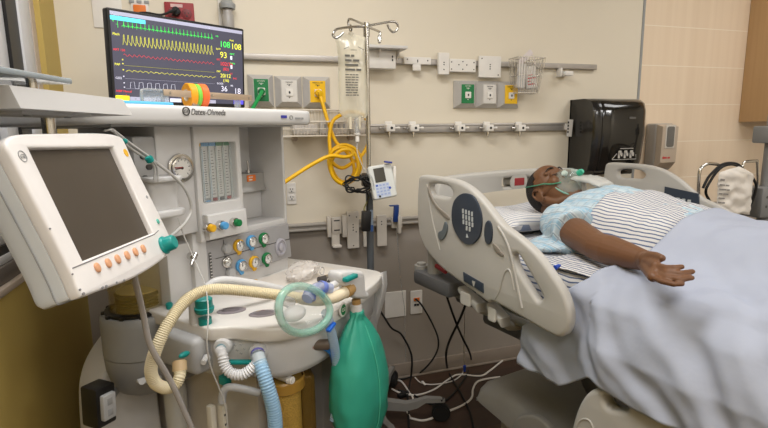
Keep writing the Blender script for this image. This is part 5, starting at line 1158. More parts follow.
# --- bellows
BXc, BYc = 0.765, 1.30
def bpart(b, name, m, parent=None):
    for v in b.bm.verts: v.co = Vector((0.845 + (v.co.x - BXc) * 1.03, 1.46 + (v.co.y - BYc) * 1.03, v.co.z - 0.06))
    return part(b, name, m, parent)
b = MB(); b.lathe([(0.0, 0.907), (0.106, 0.907), (0.111, 0.899), (0.112, 0.88), (0.112, 0.78), (0.108, 0.775)], (BXc, BYc, 0), n=44); bh = bpart(b, 'bellows_housing', m_mg2)
b = MB(); b.lathe([(0.110, 0.776), (0.111, 0.77), (0.108, 0.73), (0.099, 0.69), (0.083, 0.66), (0.055, 0.642), (0.0, 0.636)], (BXc + 0.0, BYc, 0), n=44); bw = bpart(b, 'lower_bowl', mat('bowl grey', (142, 142, 142), 0.42), bh)
b = MB(); b.span((BXc + 0.02, BYc - 0.10, 0.655), (BXc + 0.22, BYc + 0.08, 0.79), bev=0.02, seg=3); bpart(b, 'absorber_block', mat('absorber grey', (128, 128, 128), 0.42), bh)
b = MB(); b.lathe([(0.083, 0.9070), (0.084, 1.1100), (0.076, 1.1350), (0.05, 1.1530), (0.0, 1.1590), (0.0, 1.1550), (0.05, 1.1490), (0.074, 1.1320), (0.081, 1.1080), (0.080, 0.9090)], (BXc, BYc, 0), n=44); bpart(b, 'bellows_dome', mat('clear amber dome', (176, 152, 78), 0.08, var=0, alpha=0.24), bh)
b = MB()
pr = [(0.0, 0.9700), (0.064, 0.9700), (0.068, 0.9650), (0.066, 0.9600)]
for i in range(5): pr += [(0.060, 0.9530 - i * 0.009), (0.067, 0.9490 - i * 0.009)]
pr += [(0.062, 0.9090), (0, 0.9090)]
b.lathe(pr, (BXc, BYc, 0), n=40); bl = bpart(b, 'bellows', mat('black rubber bellows', (40, 34, 26), 0.45), bh)
b = MB(); b.lathe([(0.0, 0.9735), (0.062, 0.9735), (0.062, 0.9702), (0.0, 0.9702)], (BXc, BYc, 0), n=40); bpart(b, 'bellows_top', mat('cream bellows plate', (214, 196, 136), 0.45), bl)
b = MB(); b.lathe([(0.083, 0.9070), (0.097, 0.9070), (0.097, 0.9160), (0.083, 0.9190)], (BXc, BYc, 0), n=44)
for k in range(12): a = 2 * math.pi * k / 12; b.box((BXc + 0.1 * math.cos(a), BYc + 0.1 * math.sin(a), 0.9110), (0.012, 0.012, 0.01), rot=(0, 0, a), bev=0.002)
bpart(b, 'bellows_collar', m_black, bh)
b = MB()
for k in range(5):
    a = R_(-62); z = 0.9500 + k * 0.018; Mx = basis((BXc + 0.0845 * math.cos(a), BYc + 0.0845 * math.sin(a), z), (-math.sin(a), math.cos(a), 0), (0, 0, 1)); b.text(str(400 + k * 200), 0.012, Mx, 'CENTER')
for k in range(3):
    a = R_(-52 + 7 * k); Mx = basis((BXc + 0.0845 * math.cos(a), BYc + 0.0845 * math.sin(a), 0.9230), (-math.sin(a), math.cos(a), 0), (0, 0, 1)); b.plate(ell(0.006, 0.006, 10), Mx, 0.0006)
bpart(b, 'scale_marks', m_white, bh)
q = M.z(169.5, 309, Z0 + 0.002); b = MB(); b.cyl((q.x, q.y, Z0), (q.x, q.y, Z0 + 0.022), 0.008, 0.011, n=14, bev=0.003); part(b, 'teal_nub', m_teal2, bh)
# bowl lever and hose elbow, bottle under the bowl
b = MB(); a = M.y(137, 381, 1.325); b.tube([a, M.y(143, 381, 1.32), M.y(150, 379.5, 1.315), M.y(161, 377.5, 1.315)], [0.005, 0.010, 0.008, 0.006], n=10); b.cyl(M.y(142, 381.5, 1.37), M.y(142, 381.5, 1.31), 0.009); part(b, 'lever', m_mg, bh)
b = MB(); print_line(b, (1, 4), 0.013, basis((0.838, 1.355, 0.608), (1, 0.12, 0), (0, 0.35, 0.9))); part(b, 'moulded_print', m_mdk, bh)
b = MB(); b.lathe([(0.0, 0.59), (0.022, 0.59), (0.024, 0.57), (0.034, 0.555), (0.037, 0.53), (0.035, 0.39), (0, 0.39)], (0.925, 1.44, 0), n=24); part(b, 'drain_bottle', mat('milky bottle', (196, 196, 192), 0.3), bh)
# --- base cabinet and lower parts
b = MB(); b.span((0.98, 1.10, 0.14), (1.18, 1.70, 0.72), bev=0.01); part(b, 'base_cabinet', mat('base cabinet white', (198, 194, 188), 0.42))
b = MB(); b.span((0.97, 1.25, 0.14), (1.0, 1.70, 0.86), bev=0.01); part(b, 'base_column', mat('column white', (200, 194, 186), 0.42))
b = MB(); b.span((1.195, 1.02, 0.15), (1.46, 1.70, 0.74), bev=0.012); part(b, 'drawer_cabinet', mat('drawer cabinet grey', (150, 148, 146), 0.42))
b = MB(); b.span((0.96, 1.34, 0.845), (1.46, 1.7, 0.862)); part(b, 'deck_plate', m_mg)
b = MB(); b.span((0.80, 0.93, 0.07), (1.48, 1.76, 0.145), bev=0.03, seg=3); mbse = part(b, 'wheel_base', m_mg)
for x in (0.85, 1.43):
    for y in (0.98, 1.70): b = MB(); b.cyl((x - 0.02, y, 0.05), (x + 0.02, y, 0.05), 0.05, n=24, bev=0.006); part(b, 'caster', m_rubber, mbse)
# curved white leg, seen behind the bellows
b = MB(); b.plate(spline2([(0.92, 0.76), (0.83, 0.71), (0.76, 0.62), (0.735, 0.48), (0.73, 0.12), (0.78, 0.1), (0.93, 0.12), (0.94, 0.4)], 6), mfront(0, 1.63, 0), 0.14, 0.012); part(b, 'rear_skirt', m_mw)
# absorber canister with amber frame and granules
q = fp(262, 400, -0.02)
cxn, cyn = 1.015, 1.02
b = MB(); b.lathe([(0.0, 0.66), (0.055, 0.66), (0.058, 0.645), (0.058, 0.635), (0.050, 0.632), (0.050, 0.40), (0.0, 0.40)], (cxn, cyn, 0), n=32); cn = part(b, 'absorber_canister', mat('soda lime granules', (176, 140, 62), 0.7, var=0.25, scale=220, bump=0.6, bscale=260))
b = MB(); b.lathe([(0.06, 0.665), (0.064, 0.66), (0.064, 0.63), (0.06, 0.626), (0.054, 0.64)], (cxn, cyn, 0), n=32); part(b, 'canister_collar', mat('straw plastic', (170, 130, 56), 0.3, alpha=0.9), cn)
b = MB(); b.plate(rrect(0.045, 0.30, 0.014, cx=0.0, cy=0.50), basis((1.092, 1.0, 0), (0.8, -0.6, 0), (0, 0, 1)), 0.07, 0.01); part(b, 'amber_frame', m_amber, cn)
b = MB(); b.tube([fp(222, 402, 0.03), fp(223, 393, 0.03), fp(228, 387.5, 0.03), fp(240, 388.5, 0.02), fp(259, 393.0, -0.0)], 0.011, n=10, k=4); part(b, 'canister_bracket', m_mg, cn)
b = MB(); q = fp(226, 380, 0.0); b.span((q.x - 0.01, q.y - 0.01, q.z - 0.014), (q.x + 0.012, q.y + 0.02, q.z + 0.012), bev=0.003); part(b, 'teal_latch', m_teal2, cn)
b = MB(); a = fp(209, 406, -0.01); c = fp(222, 428, -0.01); b.span((a.x - 0.004, a.y - 0.012, 0.40), (a.x + 0.014, a.y + 0.01, a.z), bev=0.003); b.span((a.x + 0.018, a.y - 0.034, 0.40), (a.x + 0.036, a.y - 0.01, a.z), bev=0.003)
b.mi = 1
for k in range(3): b.box((a.x + 0.026, a.y - 0.0345, a.z - 0.03 - 0.03 * k), (0.006, 0.002, 0.006))
part(b, 'mounting_strip', [mat('cream strip', (206, 200, 186), 0.42), m_mdk])
b = MB(); q = M.y(287, 379, 0.98); b.cyl((q.x, 1.02, q.z), (q.x, 0.965, q.z), 0.010, n=14, bev=0.002); b.cyl((q.x, 0.975, q.z), (q.x, 0.955, q.z + 0.002), 0.014, 0.010, n=14, bev=0.003); part(b, 'drain_tap', m_white)
# right end: dovetail side rail and emblem, auxiliary port
def sx(px, py, x=1.50): q = M.x(px, py, x); return (q.y, q.z)
b = MB(); b.plate([sx(*p) for p in ((374.5, 275), (384, 272), (385, 285), (382.5, 300), (376, 322), (368, 349), (361.5, 347), (369, 322), (376.5, 298), (377.5, 284))], basis((1.505, 0, 0), (0, 1, 0), (0, 0, 1)), 0.03, 0.004); part(b, 'side_rail', m_mw)
b = MB(); b.span((1.44, 0.99, 0.50), (1.495, 1.36, 0.84), bev=0.012); part(b, 'side_panel', m_mg)
b = MB(); q = M.y(342.5, 309.5, 0.883); em_m = basis((q.x, q.y - 0.001, q.z), (1, 0.13, 0), (0, 0, 1)); b.plate(ell(0.040, 0.044, 28), em_m, 0.004, 0.001); b.mi = 1; b.plate(ell(0.029, 0.033, 28), em_m @ Matrix.Translation((0, 0, 0.0026)), 0.001); b.mi = 0; b.text('O2', 0.016, em_m @ Matrix.Translation((0, -0.005, 0.0034)), 'CENTER'); part(b, 'oxygen_emblem', [m_white, m_green], fsc)
b = MB(); q = M.y(314, 345.5, 0.92); b.cyl((q.x - 0.012, 0.945, q.z), (q.x + 0.03, 0.885, q.z), 0.016, n=20, bev=0.003); b.mi = 1; b.cyl((q.x - 0.01, 0.942, q.z), (q.x + 0.004, 0.922, q.z), 0.0185, n=20, bev=0.002); part(b, 'auxiliary_port', [mat('brown grey port', (104, 92, 82), 0.35), mat('copper ring', (168, 106, 70), 0.35, metal=0.6)], fsc)
# left service ledge and connectors
b = MB(); a = M.y(146, 184, 1.25); c = M.y(179, 186, 1.25)
b.plate(rrect(0.10, 0.09, 0.02, cx=0.825, cy=1.27), Matrix.Translation((0, 0, 1.268)), 0.014, 0.004); b.plate(rrect(0.105, 0.09, 0.02, cx=0.825, cy=1.27), Matrix.Translation((0, 0, 1.172)), 0.02, 0.005); b.plate(rrect(0.088, 0.07, 0.016, cx=0.825, cy=1.28), Matrix.Translation((0, 0, 1.22)), 0.085, 0.005); part(b, 'sensor_ledge', m_mw)
b = MB(); q = M.y(135, 145, 1.29); b.span((0.775, 1.30, 1.24), (0.842, 1.6, 1.385), bev=0.008); b.mi = 1
for (x, z) in ((0.80, 1.33), (0.815, 1.30), (0.80, 1.27), (0.825, 1.255)): b.cyl((x, 1.302, z), (x, 1.292, z), 0.008, n=14)
part(b, 'sensor_module', [m_mg, m_mdk])
q = M.y(190.5, 256, 1.315); b = MB(); b.cyl((q.x, 1.318, q.z), (q.x, 1.30, q.z), 0.012, n=16); b.cyl((q.x + 0.008, 1.298, q.z + 0.008), (q.x - 0.022, 1.284, q.z - 0.020), 0.008, 0.006, n=12, bev=0.002); part(b, 'toggle_switch', m_steel)
q = M.y(192, 265, 1.315); b = MB(); b.plate(ell(0.008, 0.01, 12), mfront(q.x, 1.3145, q.z), 0.001); part(b, 'indicator', mat('slate indicator', (90, 104, 124), 0.4))

# --- ventilator display on its arm
vc = Vector((-0.2215, 0.986, 1.281)); vy, vt, vr = R_(16.2), R_(20.1), R_(-1.4)
d0 = Vector((math.sin(vy), math.cos(vy), 0)); n0 = Vector((math.cos(vy), -math.sin(vy), 0)); u0 = -math.sin(vt) * n0 + Vector((0, 0, math.cos(vt)))
dv = math.cos(vr) * d0 + math.sin(vr) * u0; uv = -math.sin(vr) * d0 + math.cos(vr) * u0; nv = dv.cross(uv)
dvl, uvl, nvl, vcl = M.l(dv), M.l(uv), M.l(nv), M.l(vc)
VM = basis(vcl, dvl, uvl, nvl); VI = VM.inverted()
def vp_(px, py): q = VI @ M.l(onP(px, py, vc, nv)); return (q.x, q.y)
b = MB()
SCR = [(27, 149), (113, 147), (152, 234), (82, 260.5)]
fo = spline2([vp_(*p) for p in ((4, 147), (6, 139), (18, 134.5), (55, 133.6), (98, 133.2), (117, 136), (124, 143), (138, 174), (158, 214), (173, 246), (172, 251), (155, 265), (130, 279.5), (100, 290.5), (84, 296.5), (78.5, 294), (70, 274), (52, 238), (30, 196), (12, 162))], 4)
sh_l = [vp_(*p) for p in SCR]; sx0 = (sh_l[0][0] + sh_l[3][0]) / 2; sx1 = (sh_l[1][0] + sh_l[2][0]) / 2; sy0 = (sh_l[2][1] + sh_l[3][1]) / 2; sy1 = (sh_l[0][1] + sh_l[1][1]) / 2
b.plate(fo, VM @ Matrix.Translation((0, 0, -0.008)), 0.022, 0.005, [[(sx0, sy0), (sx1, sy0), (sx1, sy1), (sx0, sy1)]]); dsp = part(b, 'display', mat('display bezel white', (224, 220, 217), 0.4))
xs = [p[0] for p in fo]; ys = [p[1] for p in fo]
b = MB(); bk = [((p[0]) * 0.985 - 0.002, p[1] * 0.985) for p in fo]; bk2 = [(p[0] * 0.93, p[1] * 0.94) for p in fo]
b.loft([[VM @ Vector((p[0], p[1], -0.018)) for p in bk], [VM @ Vector((p[0], p[1], -0.06)) for p in bk], [VM @ Vector((p[0], p[1], -0.075)) for p in bk2]]); part(b, 'display_housing', mat('display housing grey', (212, 215, 217), 0.42), dsp, angle=50)
b = MB(); b.tube([VM @ Vector((p[0], p[1], -0.036)) for p in [(q_[0] * 1.0 - 0.0015, q_[1] * 0.987) for q_ in fo]], 0.0012, n=5, closed=True); part(b, 'housing_seam', m_mg2, dsp)
b = MB(); b.plate([(sx0 - 0.001, sy0 - 0.001), (sx1 + 0.001, sy0 - 0.001), (sx1 + 0.001, sy1 + 0.001), (sx0 - 0.001, sy1 + 0.001)], VM @ Matrix.Translation((0, 0, -0.010)), 0.004); part(b, 'screen', mat('switched off screen', (70, 62, 54), 0.3, var=0.08, scale=6), dsp)
m_peach = mat('peach button', (216, 160, 122), 0.45)
for (px, py) in ((95, 268.5), (106, 264), (115.5, 260), (125, 256.2), (133.3, 252.8), (141.3, 249.5)):
    x, y = vp_(px, py); b = MB(); b.sph(VM @ Vector((x, y, 0.003)), 0.001, 6) if False else b.plate(ell(0.013, 0.017, 20, x, y), VM @ Matrix.Translation((0, 0, 0.0045)), 0.005, 0.002); part(b, 'membrane_button', m_peach, dsp)
x, y = vp_(162.5, 246); b = MB(); b.lathe([(0.019, 0.0), (0.0195, 0.003), (0.0165, 0.006), (0.0155, 0.022), (0.013, 0.025), (0.0, 0.0255)], mtx=VM @ Matrix.Translation((x, y, 0.003)), n=28); part(b, 'control_wheel', m_teal2, dsp)
x, y = vp_(156.3, 222); b = MB(); b.plate(ell(0.009, 0.011, 18, x, y), VM @ Matrix.Translation((0, 0, 0.004)), 0.003, 0.001); part(b, 'green_button', mat('sea green button', (88, 178, 160), 0.4), dsp)
x, y = vp_(124.5, 153.3); b = MB(); b.plate(ell(0.015, 0.017, 20, x, y), VM @ Matrix.Translation((0, 0, 0.0034)), 0.001); part(b, 'yellow_sticker', m_goy, dsp)
x, y = vp_(20.5, 157); b = MB(); b.plate(ell(0.016, 0.018, 24, x, y), VM @ Matrix.Translation((0, 0, 0.0034)), 0.001, 0, [ell(0.0135, 0.0155, 24, x, y)]); b.text('GE', 0.009, VM @ Matrix.Translation((x, y - 0.003, 0.0036)), 'CENTER', shear=0.3); x, y = vp_(145.5, 197.5); b.plate(ell(0.006, 0.007, 14, x, y), VM @ Matrix.Translation((0, 0, 0.0034)), 0.001); part(b, 'emblem', m_mg2, dsp)
b = MB()
xa, ya = vp_(70.5, 269); xb, yb_ = vp_(153, 234.8); b.tube([VM @ Vector((xa, ya, 0.003)), VM @ Vector((xb, yb_, 0.003)), VM @ Vector((vp_(157, 231)[0], vp_(157, 231)[1], 0.003))], 0.001, n=5)
for (px, py, r_) in ((48, 229.5, 0.003), (70.5, 275, 0.003), (78, 290.5, 0.004), (81.5, 294.5, 0.005), (101, 288.5, 0.005), (104.5, 287, 0.005), (115, 283.3, 0.004), (122.5, 281, 0.004)):
    x, y = vp_(px, py); b.plate(ell(r_ * 1.3, r_ * 0.9, 10, x, y), VM @ Matrix.Translation((0, 0, 0.0034)), 0.0008)
part(b, 'scuffs', mat('scuff grey', (120, 118, 120), 0.6), dsp)
# arm joining the display to the machine
ac = M.l(vc - nv * 0.07); b = MB(); b.tube([ac, ac + Vector((0.05, 0.14, -0.02)), Vector((0.74, 1.40, 1.25)), Vector((0.845, 1.5, 1.25))], 0.025, n=12, k=4); part(b, 'display_arm', m_mg)
# instrument tray box above the display
nh = Vector((math.cos(R_(17)), -math.sin(R_(17)), 0)); dh = Vector((math.sin(R_(17)), math.cos(R_(17)), 0)); PB = Vector((-0.255, 1.0, 1.4))
bc = [onP(x, y, PB, nh) for x, y in ((8.8, 83.2), (124, 100.3), (131, 116.8), (18, 106.3))]
s0 = (bc[0] - PB).dot(dh); s1 = (bc[1] - PB).dot(dh); s1b = (bc[2] - PB).dot(dh); s0b = (bc[3] - PB).dot(dh)
zt = (bc[0].z + bc[1].z) / 2; zb_ = (bc[2].z + bc[3].z) / 2
def tw(s, t, z): return M.l(Vector((PB.x, PB.y, 0)) + dh * s + nh * t + Vector((0, 0, z)))
b = MB(); b.loft([[tw(s0 + 0.002, -0.002, zt), tw(s1 - 0.002, -0.002, zt), tw(s1, -0.20, zt), tw(s0, -0.24, zt)], [tw(s0b, 0.004, zb_), tw(s1b, 0.004, zb_), tw(s1b - 0.03, -0.16, zb_ - 0.004), tw(s0b, -0.26, zb_ - 0.004)]]); bx_ = part(b, 'upper_tray', m_mw, angle=15)
b = MB(); b.loft([[tw(s0b + 0.05, -0.03, zb_ - 0.001), tw(s1b - 0.09, -0.03, zb_ - 0.001), tw(s1b - 0.1, -0.11, zb_ - 0.003), tw(s0b + 0.05, -0.11, zb_ - 0.003)], [tw(s0b + 0.055, -0.035, zb_ - 0.006), tw(s1b - 0.095, -0.035, zb_ - 0.006), tw(s1b - 0.105, -0.105, zb_ - 0.007), tw(s0b + 0.055, -0.105, zb_ - 0.007)]]); part(b, 'tray_rib', m_mg, bx_, angle=15)
for s in (s0b + 0.09, s1b - 0.14): b = MB(); b.cyl(tw(s, -0.05, zb_ - 0.005), tw(s, -0.05, zb_ - 0.009), 0.006, n=12); part(b, 'screw', m_mg2, bx_)
b = MB(); b.cyl(tw(s1b - 0.12, -0.1, zb_), tw(s1b - 0.12, -0.1, zb_ - 0.1), 0.012, n=16); part(b, 'tray_post', m_steel); b = MB(); b.cyl(tw(s0b + 0.05, -0.14, zb_), tw(s0b + 0.05, -0.14, zb_ - 0.02), 0.014, n=16); part(b, 'tray_post', m_steel)
# thin glass shelf above it
zg = onP(72, 81.5, PB, nh).z
b = MB(); gq = onP(72, 81.5, PB, nh); sg = (gq - PB).dot(dh)
b.plate([(p.x, p.y) for p in (tw(sg - 0.35, 0.01, 0), tw(sg, 0.0, 0), tw(sg, -0.03, 0), tw(sg - 0.02, -0.22, 0), tw(sg - 0.35, -0.22, 0))], Matrix.Translation((0, 0, zg)), 0.010, 0.003); part(b, 'glass_shelf', mat('blue grey glass shelf', (158, 168, 174), 0.1, alpha=0.85, coat=0.5))
for s in (-0.19, -0.06): b = MB(); p_ = tw(sg + s, -0.03, 0); b.cyl((p_.x, p_.y, zt - 0.005), (p_.x, p_.y, zg), 0.008, n=14); part(b, 'shelf_post', m_steel)
# black power strip at the lower left
ps_ = [M.y(*p, 1.14) for p in ((84.5, 386), (111, 382), (114.5, 416), (94, 425))]
b = MB(); x0_, x1_ = 0.572, 0.655; b.box((0.670, 1.42, 0.622), (0.062, 0.066, 0.118), rot=(0, R_(3), R_(10)), bev=0.006); pst = part(b, 'power_strip', m_black)
b = MB(); Mp = Matrix.Translation((0.677, 1.384, 0.622)) @ rotm((0, R_(3), R_(10))); b._add(MB().box((0, 0, 0), (0.041, 0.02, 0.075), bev=0.004).bm, Mp); b.mi = 1
for s in (1, -1): b._add(MB().box((0.0, -0.0105, s * 0.016), (0.016, 0.001, 0.02), bev=0.0004).bm, Mp)
part(b, 'receptacle', [m_mg, m_mg2], pst)
b = MB(); b.tube([(0.69, 1.44, 0.59), (0.74, 1.5, 0.58), (0.8, 1.54, 0.59)], 0.015, n=10); part(b, 'strip_bracket', m_mg, pst)
# ================================================================== IV POLE
PXc, PYc = onY(368.0, 120, 2.15).x, 2.15
m_pole = mat('brushed pole steel', (196, 194, 190), 0.22, metal=1.0, var=0.02); m_poleg = mat('dark grey pole paint', (88, 92, 96), 0.4)
ivp = thing('iv_pole', 'steel IV pole with four hooks standing between machine and bed', 'IV pole', (PXc, PYc, 0))
b = MB(); b.cyl((PXc, PYc, 1.10), (PXc, PYc, 1.845), 0.0105, n=18); b.cyl((PXc, PYc, 1.79), (PXc, PYc, 1.85), 0.0145, n=18, bev=0.003); b.build('upper_tube', m_pole, ivp)
b = MB(); b.cyl((PXc, PYc, 0.08), (PXc, PYc, 1.12), 0.0165, n=20, bev=0.002); b.build('lower_tube', m_poleg, ivp)
b = MB(); b.plate(rrect(0.014, 0.10, 0.002), wallm(PXc + 0.004, PYc - 0.0172, 0.99), 0.001); b.mi = 1; b.plate(rrect(0.012, 0.03, 0.001), wallm(PXc + 0.004, PYc - 0.0176, 0.955), 0.001); b.build('pole_label', [mat('pale blue label', (150, 166, 186), 0.5), mat('label blue', (60, 96, 160), 0.5)], ivp)
HOOKS = [[(365, 26.5, 2.15), (351, 27, 2.09), (338, 29, 2.03), (334, 32, 2.01), (333, 35.5, 2.01), (336, 38, 2.01), (340.5, 35.5, 2.01), (343.5, 32.5, 2.01)],
         [(365, 25, 2.15), (357, 21.5, 2.21), (350, 19, 2.25), (348.3, 21, 2.26), (348.5, 25, 2.26), (350.5, 31, 2.255), (351.5, 28, 2.24), (350, 24.5, 2.23)],
         [(366, 26, 2.15), (378, 24, 2.19), (390, 21.8, 2.23), (396, 22.6, 2.245), (398, 27, 2.25), (396, 31, 2.25), (392.5, 32, 2.25), (389.5, 29, 2.25), (387.3, 24.5, 2.245)],
         [(366, 26, 2.15), (373, 29, 2.09), (379.5, 32, 2.03), (380, 35, 2.02), (380.2, 40, 2.01), (379.3, 42.5, 2.01), (378.6, 39, 2.01), (379, 36, 2.015)]]
for h in HOOKS:
    b = MB(); b.tube([onY(*p) for p in h], 0.0052, n=10, k=5); b.build('hook', m_pole, ivp)
b = MB(); b.lathe([(0.0, 0.135), (0.03, 0.135), (0.045, 0.12), (0.06, 0.095), (0.06, 0.085), (0, 0.085)], (PXc, PYc, 0), n=28); b.build('hub', m_poleg, ivp)
for a in (-20.5, 55, 128, 200, 271):
    c, s_ = math.cos(R_(a)), math.sin(R_(a)); L_ = 0.335
    rings = []
    for (t, z0, z1, w) in ((0.03, 0.06, 0.11, 0.022), (0.16, 0.055, 0.092, 0.02), (0.215, 0.07, 0.105, 0.018), (0.255, 0.098, 0.12, 0.017), (L_ - 0.01, 0.10, 0.118, 0.016), (L_ + 0.012, 0.10, 0.112, 0.01)):
        P = Vector((PXc + c * t, PYc + s_ * t, 0)); sd = Vector((-s_, c, 0)) * w; rings.append([P + sd + Vector((0, 0, z0)), P - sd + Vector((0, 0, z0)), P - sd * 0.85 + Vector((0, 0, z1)), P + sd * 0.85 + Vector((0, 0, z1))])
    b = MB(); b.loft(rings); lg = b.build('leg', mat('pole base grey', (128, 126, 122), 0.4), ivp)
    P = Vector((PXc + c * (L_ - 0.006), PYc + s_ * (L_ - 0.006), 0.045)); ax = Vector((-s_, c, 0))
    b = MB(); b.cyl(P - ax * 0.022, P + ax * 0.022, 0.045, n=26, bev=0.008); b.cyl(P + Vector((0, 0, 0.03)), P + Vector((0, 0, 0.07)), 0.014); b.build('caster', m_rubber, lg)
# IV bag
ib = onY(351, 34, 2.10)
bag = thing('iv_bag', 'half full clear IV fluid bag hanging from the IV pole', 'IV bag', (ib.x, 2.10, ib.z - 0.36))
zb0, zb1 = ib.z - 0.345, ib.z - 0.012
def f_ivb(sg):
    def f(i, j):
        u = i * 2 - 1; z = zb1 + (zb0 - zb1) * j
        w = 0.066 * (1.0 - 0.16 * math.sin(math.pi * min(1, j * 1.5)) * (1 - j)) * (1 - 0.28 * max(0, (j - 0.93) / 0.07))
        th = (0.006 + 0.030 * math.sin(math.pi * min(1, max(0, j)) ** 0.7)) * max(0, 1 - u ** 4) ** 0.6 * (1 if 0.02 < j < 0.985 else 0.15)
        return Vector((ib.x + 0.002 + w * u + 0.010 * (j - 0.4), 2.10 - sg * th + 0.003 * nz(u, j * 3, sg, 3), z + (0.012 * (1 - u * u) if j < 0.01 else 0)))
    return f
b = MB(); b.grid(f_ivb(1), 22, 40); b.grid(f_ivb(-1), 22, 40); bmesh.ops.remove_doubles(b.bm, verts=b.bm.verts[:], dist=2e-5); bmesh.ops.recalc_face_normals(b.bm, faces=b.bm.faces[:])
b.build('fluid_pouch', mat('clear bag film', (222, 216, 196), 0.12, var=0.03, alpha=0.5, coat=0.6), bag, angle=180)
b = MB(); yy = 2.10 - 0.040
lines = ['xxx xx', 'xxxx xxxx', 'xxxxxxxx', 'xxxxxx xxx', 'xxxx xxx xx xxx', 'xxxxxx xxxx xxx', 'xx xxx xxxx xxx', 'xxxxxx xxx xxx', 'xxx xxxxx xxxx', 'xxxxxx xxxx xx', 'xxxxx xxxx xxx', 'xxxxxxx xxxxx', 'xxxx xx xxxx xx']
z = zb1 - 0.085
for i, t_ in enumerate(lines):
    sz = 0.0165 if i < 4 else 0.0092
    print_line(b, [len(w_) for w_ in t_.split()], sz * 0.85, basis((ib.x - 0.038, yy + 0.0, z), (1, 0, 0), (0, 0, 1))); z -= sz * 1.12
for k in range(3): b.box((ib.x - 0.03 + 0.03 * k, yy, zb1 - 0.05 - 0.008 * (k % 2)), (0.026, 0.0006, 0.0022), rot=(0, R_(-25 + 25 * k), 0))
b.build('print', mat('bag print', (92, 90, 84), 0.6), bag)
b = MB(); b.tube([(ib.x, 2.10, zb1 - 0.01), (ib.x, 2.10, ib.z + 0.005)], 0.012, n=4); b.build('hanger_tab', mat('bag tab', (220, 214, 196), 0.3, alpha=0.7), bag)
b = MB()
for dx in (-0.012, 0.028): b.cyl((ib.x + dx, 2.10, zb0 + 0.006), (ib.x + dx, 2.10, zb0 - 0.045), 0.0085, 0.007, n=14)
b.build('port', mat('milky port', (226, 216, 192), 0.3, alpha=0.85), bag)
b = MB(); dc = onY(357, 124, 2.10); b.lathe([(0.0, 0.03), (0.006, 0.03), (0.011, 0.02), (0.011, -0.03), (0.006, -0.042), (0.0, -0.042)], (dc.x, 2.10, dc.z), n=18); b.build('drip_chamber', m_clr, bag)
b = MB(); b.lathe([(0.0, 0.006), (0.014, 0.005), (0.014, 0.0), (0.009, -0.004), (0.009, -0.03), (0.0, -0.03)], (dc.x, 2.10, dc.z - 0.045), n=18); b.build('spike', m_white, bag)
b = MB(); b.tube([(dc.x, 2.10, dc.z - 0.07), onY(357, 150, 2.09), onY(360, 160, 2.07), onY(365, 170, 2.06), onY(372, 178, 2.05), onY(374, 190, 2.05)], 0.003, n=8, k=5); b.build('drip_line', m_clr, bag)
# infusion pump clamped to the pole
pA, pB_, pC, pD = onY(367.5, 166.5, 2.07), onY(391, 163, 2.07), onY(398, 195.5, 2.04), onY(374.5, 200.5, 2.04)
px_ = (pB_ - pA + pC - pD).normalized(); py_ = (pA - pD + pB_ - pC); pcn = (pA + pB_ + pC + pD) / 4
PM = basis(pcn, px_, py_); pw = ((pB_ - pA).length + (pC - pD).length) / 2; ph = ((pA - pD).length + (pB_ - pC).length) / 2
pump = thing('infusion_pump', 'small pale infusion pump with keypad clamped to the IV pole', 'infusion pump', (pcn.x, pcn.y, pcn.z - ph / 2))
b = MB(); b.plate(rrect(pw, ph, 0.010), PM @ Matrix.Translation((0, 0, -0.018)), 0.036, 0.006); b.plate(rrect(pw * 0.5, ph * 0.5, 0.006), PM @ Matrix.Translation((-pw * 0.2, 0, -0.05)), 0.035, 0.004); b.build('casing', mat('pump casing', (206, 208, 204), 0.4), pump)
b = MB(); b.plate(rrect(pw * 0.45, ph * 0.42, 0.002, cx=-pw * 0.08, cy=ph * 0.2), PM @ Matrix.Translation((0, 0, 0.0005)), 0.002); b.build('screen', mat('pump screen', (74, 72, 66), 0.15), pump)
b = MB(); b.plate(rrect(pw * 0.6, ph * 0.42, 0.003, cx=-pw * 0.06, cy=-ph * 0.255), PM, 0.001); b.mi = 1
for r_ in range(4):
    for c_ in range(4): b.plate(rrect(0.010, 0.007, 0.001, cx=-pw * 0.06 + (c_ - 1.5) * 0.016, cy=-ph * 0.1 - r_ * 0.0135), PM @ Matrix.Translation((0, 0, 0.001)), 0.0015); b.mi = 2
    b.mi = 2
b.mi = 1; b.plate(ell(0.011, 0.011, 14, pw * 0.24, -ph * 0.22), PM @ Matrix.Translation((0, 0, 0.001)), 0.002); b.mi = 3; b.plate(ell(0.010, 0.010, 14, -pw * 0.24, -ph * 0.42), PM @ Matrix.Translation((0, 0, 0.001)), 0.002)
b.build('keypad', [mat('keypad pale', (186, 196, 214), 0.4), m_blue, mat('key lilac', (150, 166, 206), 0.4), m_black], pump)
b = MB(); b.box(pcn + px_ * (pw * 0.54) + Vector((0, 0.02, 0)), (0.012, 0.03, ph * 0.75), bev=0.003); b.build('door', m_white, pump)
b = MB(); q = onY(388, 163, 2.06); b.box(q + Vector((0, 0, 0.004)), (0.034, 0.02, 0.008), rot=(0, R_(8), 0), bev=0.002); b.build('blue_latch', mat('latch blue', (58, 70, 150), 0.4), pump)
b = MB(); b.span((PXc - 0.03, PYc - 0.05, pcn.z - 0.03), (PXc + 0.03, PYc + 0.03, pcn.z + 0.03), bev=0.006); b.build('pole_clamp', m_dark, pump)
